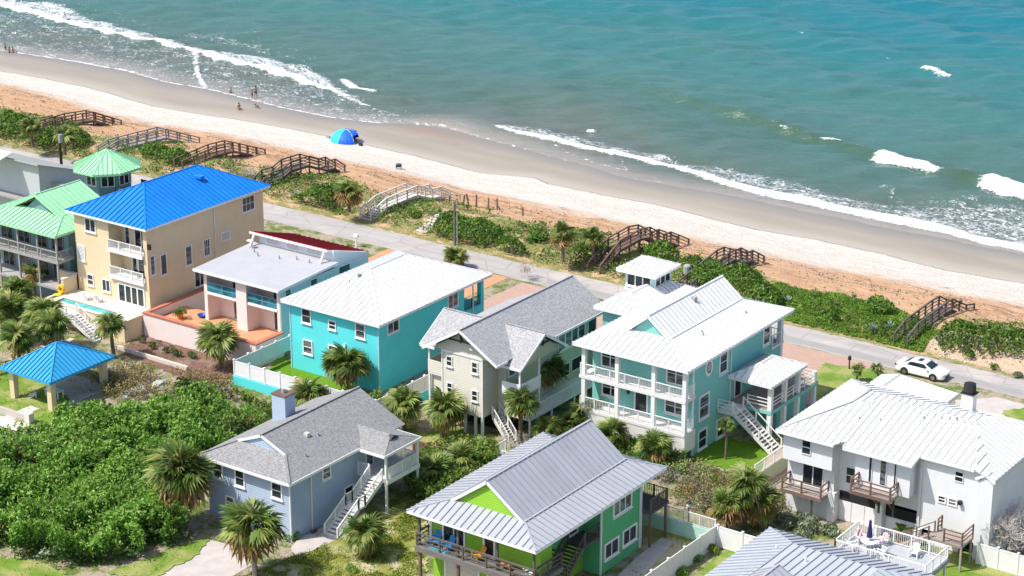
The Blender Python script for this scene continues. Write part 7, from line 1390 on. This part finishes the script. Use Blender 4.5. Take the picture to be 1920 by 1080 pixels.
t = thing('beach_towel', 'turquoise towel spread on the balcony boards by the blue chairs', 'towel', (-86.2, 111.8, 3.26)); mk('cloth', MB().box(-86.9, -86.0, 111.68, 111.95, 3.26, 3.30).box(-85.9, -85.3, 111.66, 111.9, 3.26, 3.34), M['towel'], t)
t = thing('low_table', 'low orange wooden table on the green balcony', 'table', (-80.3, 112.2, 3.25)); mk('tabletop', MB().box(-80.75, -79.85, 111.95, 112.55, 3.58, 3.64), M['orange'], t); [mk('leg', MB().box(x - .03, x + .03, y - .03, y + .03, 3.25, 3.58), M['orange'], t) for x in (-80.68, -79.92) for y in (112.0, 112.5)]
lounge_chair('garden_chair', 'small white chair at the corner of the green balcony', -78.2, 112.2, 3.25, 2.6, 'white', None, .8)
tx, ty = -59.5, 127.9
t = thing('round_table', 'round white table with a hole for the navy parasol on the roof deck', 'table', (tx, ty, DZ)); mk('tabletop', MB().lathe([(.62, .70), (.64, .72), (.62, .75)], (tx, ty, DZ), 18), M['white'], t); [mk('leg', MB().bar((tx + .4 * math.cos(a), ty + .4 * math.sin(a), DZ), (tx + .25 * math.cos(a), ty + .25 * math.sin(a), DZ + .7), .06), M['white'], t) for a in (.8, 2.4, 3.9, 5.5)]
t = thing('parasol', 'closed navy parasol standing in the roof deck table', 'parasol', (tx, ty, DZ)); mk('pole', MB().tube([(tx, ty, DZ + .76), (tx, ty, DZ + 2.45)], .03, 6), M['white'], t); mk('canopy', MB().lathe([(.02, 2.4), (.10, 2.25), (.13, 1.8), (.20, 1.2), (.24, 1.02), (.1, .98)], (tx, ty, DZ), 9), M['navy'], t)
for a, lb, c in ((2.5, 'white chair with red striped cushion at the far left of the deck table', 'striped'), (1.2, 'white chair with striped cushion behind the deck table', 'striped'), (-.2, 'white chair right of the deck table', None), (3.9, 'white chair left front of the deck table', None), (5.2, 'white chair in front of the deck table', None)):
    lounge_chair('deck_chair', lb, tx + 1.25 * math.cos(a), ty + 1.15 * math.sin(a), DZ, a - math.pi / 2, 'white', 'white chairs round the roof deck table', .9, cushion=M[c] if c else None)
lounge_chair('deck_bench', 'white slatted seat standing alone by the roof deck rail', -56.4, 128.8, DZ, .1, 'white', None, .9, 'seat')
q = (-121.51, 140.13, 0.00); t = thing('air_conditioner', 'grey air conditioner unit against the turquoise wall', 'air conditioner', (q[0], q[1], 0)); mk('cabinet', MB().box(q[0] - .45, q[0] + .45, q[1] - .4, q[1] + .4, .08, .95), M['louver'], t); mk('fan_grille', MB().lathe([(.36, 0), (.36, .03), (.3, .05)], (q[0], q[1], .95), 14), M['black'], t); mk('base', MB().box(q[0] - .55, q[0] + .55, q[1] - .5, q[1] + .5, 0, .08), M['concrete'], t)
q = (-138.35, 139.49, 1.50); t = thing('potted_plant', 'leafy plant in a terracotta pot on the tiled patio', 'potted plant', q); mk('pot', MB().lathe([(.22, 0), (.36, .5), (.38, .55), (.3, .55)], q, 12), M['orange'], t); o_ = fit('foliage', SH['dune'][0], t, (0, 0, .45), (0, 0, 1), (.75, .75, .9))
q = (-137.00, 141.17, 1.50); t = thing('basin', 'round blue basin on the tiled patio by the pink wall', 'basin', q); mk('bowl', MB().lathe([(.3, 0), (.5, .22), (.52, .25), (.44, .22), (.28, .06)], q, 14), M['bluepl'], t)
q = (q[0] + .3, q[1] + .9, 1.5); t = thing('barrel_grill', 'small dark grill behind the blue basin', 'grill', q); mk('bowl', MB().lathe([(.1, .5), (.3, .62), (.32, .8), (.2, .98), (.04, 1.02)], q, 12), M['black'], t); [mk('leg', MB().bar((q[0] + .1 * math.cos(a), q[1] + .1 * math.sin(a), 1.5 + .55), (q[0] + .3 * math.cos(a), q[1] + .3 * math.sin(a), 1.5), .03), M['black'], t) for a in (0, 2.1, 4.2)]
q = (-151.92, 136.69, 2.00); t = thing('pool_float', 'bright yellow inflatable leaning at the end of the pool terrace', 'pool float', q); mb = MB(); ring_ = [(q[0] + .55 * math.cos(k * .3491), q[1] + .2, q[2] + .72 + .55 * math.sin(k * .3491)) for k in range(19)]; mb.tube([(q[0] + (p[0] - q[0]) * .62, p[1], q[2] + .5 + (p[2] - q[2] - .72) * .62) for p in ring_], .15, 8, False); mk('ring', mb, M['yellow'], t); mk('seat', MB().lathe([(.05, 0), (.4, .03), (.42, .1), (.3, .14)], (q[0], q[1] - .3, q[2]), 12), M['yellow'], t)
for i, (x, y, rz) in enumerate(((-143.6, 139.9, 2.4), (-142.7, 139.7, 3.6))): lounge_chair('balcony_chair', ('black chair on the tan house middle balcony, left of two', 'black chair on the tan house middle balcony, right of two')[i], x, y, 4.57, rz, 'black', 'black chairs on the tan balcony', .85)
for i, (x, y, z, rz) in enumerate(((-145.9, 139.6, 7.29, 3.0), (-148.5, 137.2, 2.01, 2.4), (-147.2, 137.4, 2.01, 3.4))): lounge_chair('patio_chair', ('black chair alone on the top tan balcony', 'white lounge chair on the pool terrace, left of two', 'white lounge chair on the pool terrace, right of two')[i], x, y, z, rz, ('black', 'white', 'white')[i], None, .85)
t = thing('picnic_table', 'pale table standing under the blue pergola roof', 'table', (-136.4, 121.2, .06)); mk('tabletop', MB().box(-137.3, -135.5, 120.8, 121.6, .74, .8), M['white'], t); [mk('leg', MB().box(x - .04, x + .04, y - .04, y + .04, .06, .74), M['white'], t) for x in (-137.2, -135.6) for y in (120.9, 121.5)]
lounge_chair('patio_chair', 'white chair at the open side of the pergola table', -137.9, 120.0, .06, 2.6, 'white', None, .85)

# ------------------------------------------------------------------ on the beach
q = (-176.14, 210.20, -3.00); zt = Tz(q[0], q[1]); t = thing('beach_tent', 'blue and turquoise beach shade dome on the sand', 'beach tent', (q[0], q[1], zt)); CYAN = m_plain('cyan_nylon', (.03, .62, .72), .6, .06); BLUE = m_plain('royal_blue_nylon', (.01, .13, .80), .6, .08); DBLUE = m_plain('navy_nylon', (.005, .02, .30), .6, .1)
cv, sv2 = math.cos(math.radians(35.4)), math.sin(math.radians(35.4))
def gore(a0, a1, e0, e1, n=8, k=4):
    mb = MB(); V = []
    for i in range(n + 1):
        for j in range(k + 1):
            a = a0 + (a1 - a0) * j / k; e = e0 + (e1 - e0) * i / n; V.append((q[0] + 2.2 * math.cos(e) * math.cos(a), q[1] + 2.2 * math.cos(e) * math.sin(a), zt + 1.65 * math.sin(e)))
    F = [(i * (k + 1) + j, i * (k + 1) + j + 1, (i + 1) * (k + 1) + j + 1, (i + 1) * (k + 1) + j) for i in range(n) for j in range(k)]; return mb.add(V, F)
b_ = math.radians(35.4)
for a0, a1, e0, m_ in ((b_ + 2.2, b_ + 3.3, .03, CYAN), (b_ + 3.3, b_ + 4.25, .03, CYAN), (b_ + 4.25, b_ + 5.25, .03, BLUE), (b_ + 5.25, b_ + 6.2, .75, BLUE), (b_ + 6.2, b_ + 7.1, .85, DBLUE), (b_ + .82, b_ + 2.2, .03, DBLUE)): mk('panel', gore(a0, a1, e0, 1.57), m_, t)
mb = MB()
for a in (b_ + 5.25, b_ + 6.2, b_ + 7.1): mb.tube([(q[0] + 2.2 * math.cos(.0 + e) * math.cos(a), q[1] + 2.2 * math.cos(e) * math.sin(a), zt + 1.66 * math.sin(e)) for e in (0, .4, .8, 1.2, 1.57)], .03, 5)
mk('hoop', mb, M['white'], t)
q2 = (-175.45, 210.68, -3.00); lounge_chair('beach_chair', 'dark beach chair in the shade of the blue tent', q2[0], q2[1], Tz(q2[0], q2[1]), -2.2, 'navy', None, 1.0, 'beach chair')
q2 = (-160.11, 200.99, -2.40); lounge_chair('beach_chair', 'lone dark blue chair on the orange sand', q2[0], q2[1], Tz(q2[0], q2[1]), -2.4, 'navy', None, .9, 'beach chair')
for i, (q2, lb) in enumerate((((-176.86, 208.42, -3.00), 'small dark bag left of the beach tent'), ((-175.73, 208.59, -3.00), 'dark cooler box in front of the beach tent'), ((-173.24, 209.42, -3.00), 'dark bag right of the beach tent'), ((-179.05, 209.73, -3.00), 'grey bundle farthest left of the tent'))):
    z = Tz(q2[0], q2[1]); o = mk('beach_bag', MB().prism([(q2[0] - .3, q2[1], z - .02), (q2[0] + .3, q2[1], z - .02), (q2[0] + .22, q2[1], z + .32), (q2[0] - .2, q2[1], z + .36)], (0, .3, 0)), M['black' if i != 3 else 'louver']); tag(o, lb, 'bag', 'bags around the beach tent')
SKIN = m_plain('skin', (.26, .15, .10), .6, .08); HAIR = m_plain('hair', (.03, .02, .015), .7, .1)
def person(label, loc, pose, cloth, rot=0, k=1.0, group='people at the water edge'):
    """one skinned body over a posed skeleton, with hair and swimwear"""
    J = {'stand': [(0, 0, .92), (0, 0, 1.15), (0, 0, 1.42), (0, 0, 1.5), (0, 0, 1.66), (.11, 0, .88), (.13, .02, .48), (.13, .0, .06), (-.11, 0, .88), (-.15, .12, .48), (-.17, -.02, .06), (.19, 0, 1.40), (.25, .02, 1.12), (.27, -.08, .86), (-.19, 0, 1.40), (-.26, .0, 1.12), (-.25, -.12, .88)],
         'sit': [(0, 0, .12), (0, .06, .36), (0, .1, .62), (0, .1, .70), (0, .08, .86), (.1, -.02, .12), (.14, -.42, .36), (.13, -.62, .06), (-.1, -.02, .12), (-.14, -.42, .38), (-.13, -.64, .06), (.18, .08, .60), (.22, -.1, .38), (.18, -.34, .36), (-.18, .08, .60), (-.24, .1, .34), (-.28, .2, .08)],
         'lie': [(0, 0, .14), (0, .24, .15), (0, .5, .18), (0, .58, .2), (0, .72, .24), (.1, -.04, .12), (.13, -.46, .12), (.14, -.88, .08), (-.1, -.04, .12), (-.14, -.44, .2), (-.15, -.82, .08), (.19, .48, .14), (.26, .62, .08), (.18, .84, .08), (-.19, .48, .14), (-.28, .3, .08), (-.3, .06, .08)]}[pose]
    E = [(0, 1), (1, 2), (2, 3), (3, 4), (0, 5), (5, 6), (6, 7), (0, 8), (8, 9), (9, 10), (2, 11), (11, 12), (12, 13), (2, 14), (14, 15), (15, 16)]; rad = [.14, .13, .14, .06, .105, .09, .065, .045, .09, .065, .045, .06, .045, .035, .06, .045, .035]
    t = thing('person', label, 'person', loc, group); t.rotation_euler.z = rot; t.scale = (k, k, k)
    me = bpy.data.meshes.new('body'); me.from_pydata(J, E, []); me.materials.append(SKIN); o = bpy.data.objects.new('body', me); COL.objects.link(o); o.parent = t
    sk = o.modifiers.new('skin', 'SKIN')
    for i, s_ in enumerate(me.skin_vertices[0].data): s_.radius = (rad[i], rad[i] * (.75 if i < 3 else 1)); s_.use_root = i == 0
    o.modifiers.new('sub', 'SUBSURF').levels = 1; o.modifiers['sub'].render_levels = 1
    def part(nm, mb, m_): c = bpy.data.objects.new(nm, mesh_of(nm, mb, m_)); COL.objects.link(c); c.parent = t
    h = Vector(J[4]); part('hair', MB().lathe([(.06, -.10), (.115, -.04), (.12, .04), (.08, .11), (.02, .13)], h + Vector((0, .02, .02)), 8), HAIR)
    a = Vector(J[0]); part('swimwear', MB().tube([a + (Vector(J[1]) - a) * .35, a, (Vector(J[5]) + Vector(J[8])) / 2 + (Vector(J[6]) - Vector(J[5])) * .3], [.165, .175, .17], 9), cloth)
    return t
dk = M['navy']
for p, ps, lb, rz, k, cl in (((-203.43, 222.81, -4.00), 'stand', 'tall person standing in the wash, right of two', .6, 1.0, dk), ((-203.66, 222.27, -4.00), 'stand', 'shorter person standing in the wash beside a taller one', .2, .75, M['black']), ((-199.53, 215.03, -3.60), 'sit', 'person in dark swimwear sitting on the wet sand', 1.2, 1.0, M['black']), ((-198.69, 217.86, -3.70), 'lie', 'person lying on the wet sand', 1.1, 1.0, M['black']), ((-208.44, 223.00, -4.00), 'sit', 'person sitting low in the shallow wash', .4, .8, M['black']), ((-253.91, 221.17, -4.00), 'stand', 'small person standing at the water line at the far left', .3, .75, M['black']), ((-253.17, 221.26, -4.00), 'sit', 'person crouching at the far left water line, in the middle of three', .9, .9, dk), ((-252.69, 221.60, -4.00), 'sit', 'person crouching at the far left water line, right of three', 2.0, .9, M['black']), ((-175.63, 210.24, -3.00), 'sit', 'person sitting under the blue beach tent', 2.4, 1.0, M['black'])):
    person(lb, (p[0], p[1], Tz(p[0], p[1])), ps, cl, rz, k)

# what nobody could count keeps a description too
for nm, (lb, ct) in {'thicket': ('dense bright green coastal thicket filling the empty lot', 'thicket'), 'thicket_undergrowth': ('dark leaves deep inside the green thicket', 'undergrowth'), 'thicket_dry_growth': ('dry brown growth in gaps of the green thicket', 'undergrowth'), 'silver_scrub': ('silvery low scrub along the thicket front edge', 'scrub'), 'yard_weeds': ('low weeds scattered over the sandy yards', 'weeds'), 'weedy_patch': ('yellow-green weeds in the yard before the green house', 'weeds'),
    'dune_scrub': ('low green scrub over the dune along the road', 'scrub'), 'dune_thicket': ('rounded taller bushes massed on the dune', 'scrub'), 'dune_dark_scrub': ('dark leaves inside the dune bushes', 'scrub'), 'dune_dry_scrub': ('dry yellowish plants on the dune', 'scrub'), 'dune_silver_scrub': ('silvery plants on the dune', 'scrub'), 'verge_grass': ('bright green grass on the dune verge at the right', 'grass'), 'wrack': ('dark seaweed scraps strewn on the orange sand', 'seaweed'), 'sand_sprigs': ('thin dry sprigs standing in the sand', 'sprigs'),
    'palmetto_scrub': ('dense palmetto scrub left of the green house', 'scrub'), 'porch_planting': ('mixed planting below the seafoam porch', 'scrub'), 'grey_scrub': ('grey-brown scrub behind the green house', 'scrub'), 'grey_scrub_leaves': ('silvery leaves in the scrub behind the green house', 'scrub'), 'fence_planting': ('planting along the white turquoise-yard fence', 'scrub'), 'garden_scrub': ('dry garden scrub between pergola and mulch bed', 'scrub')}.items():
    if nm in bpy.data.objects: tag(bpy.data.objects[nm], lb, ct)
for o in bpy.data.objects:
    if o.name.split('.')[0] == 'lawn_grass': tag(o, 'short mown grass of the lawns', 'grass')
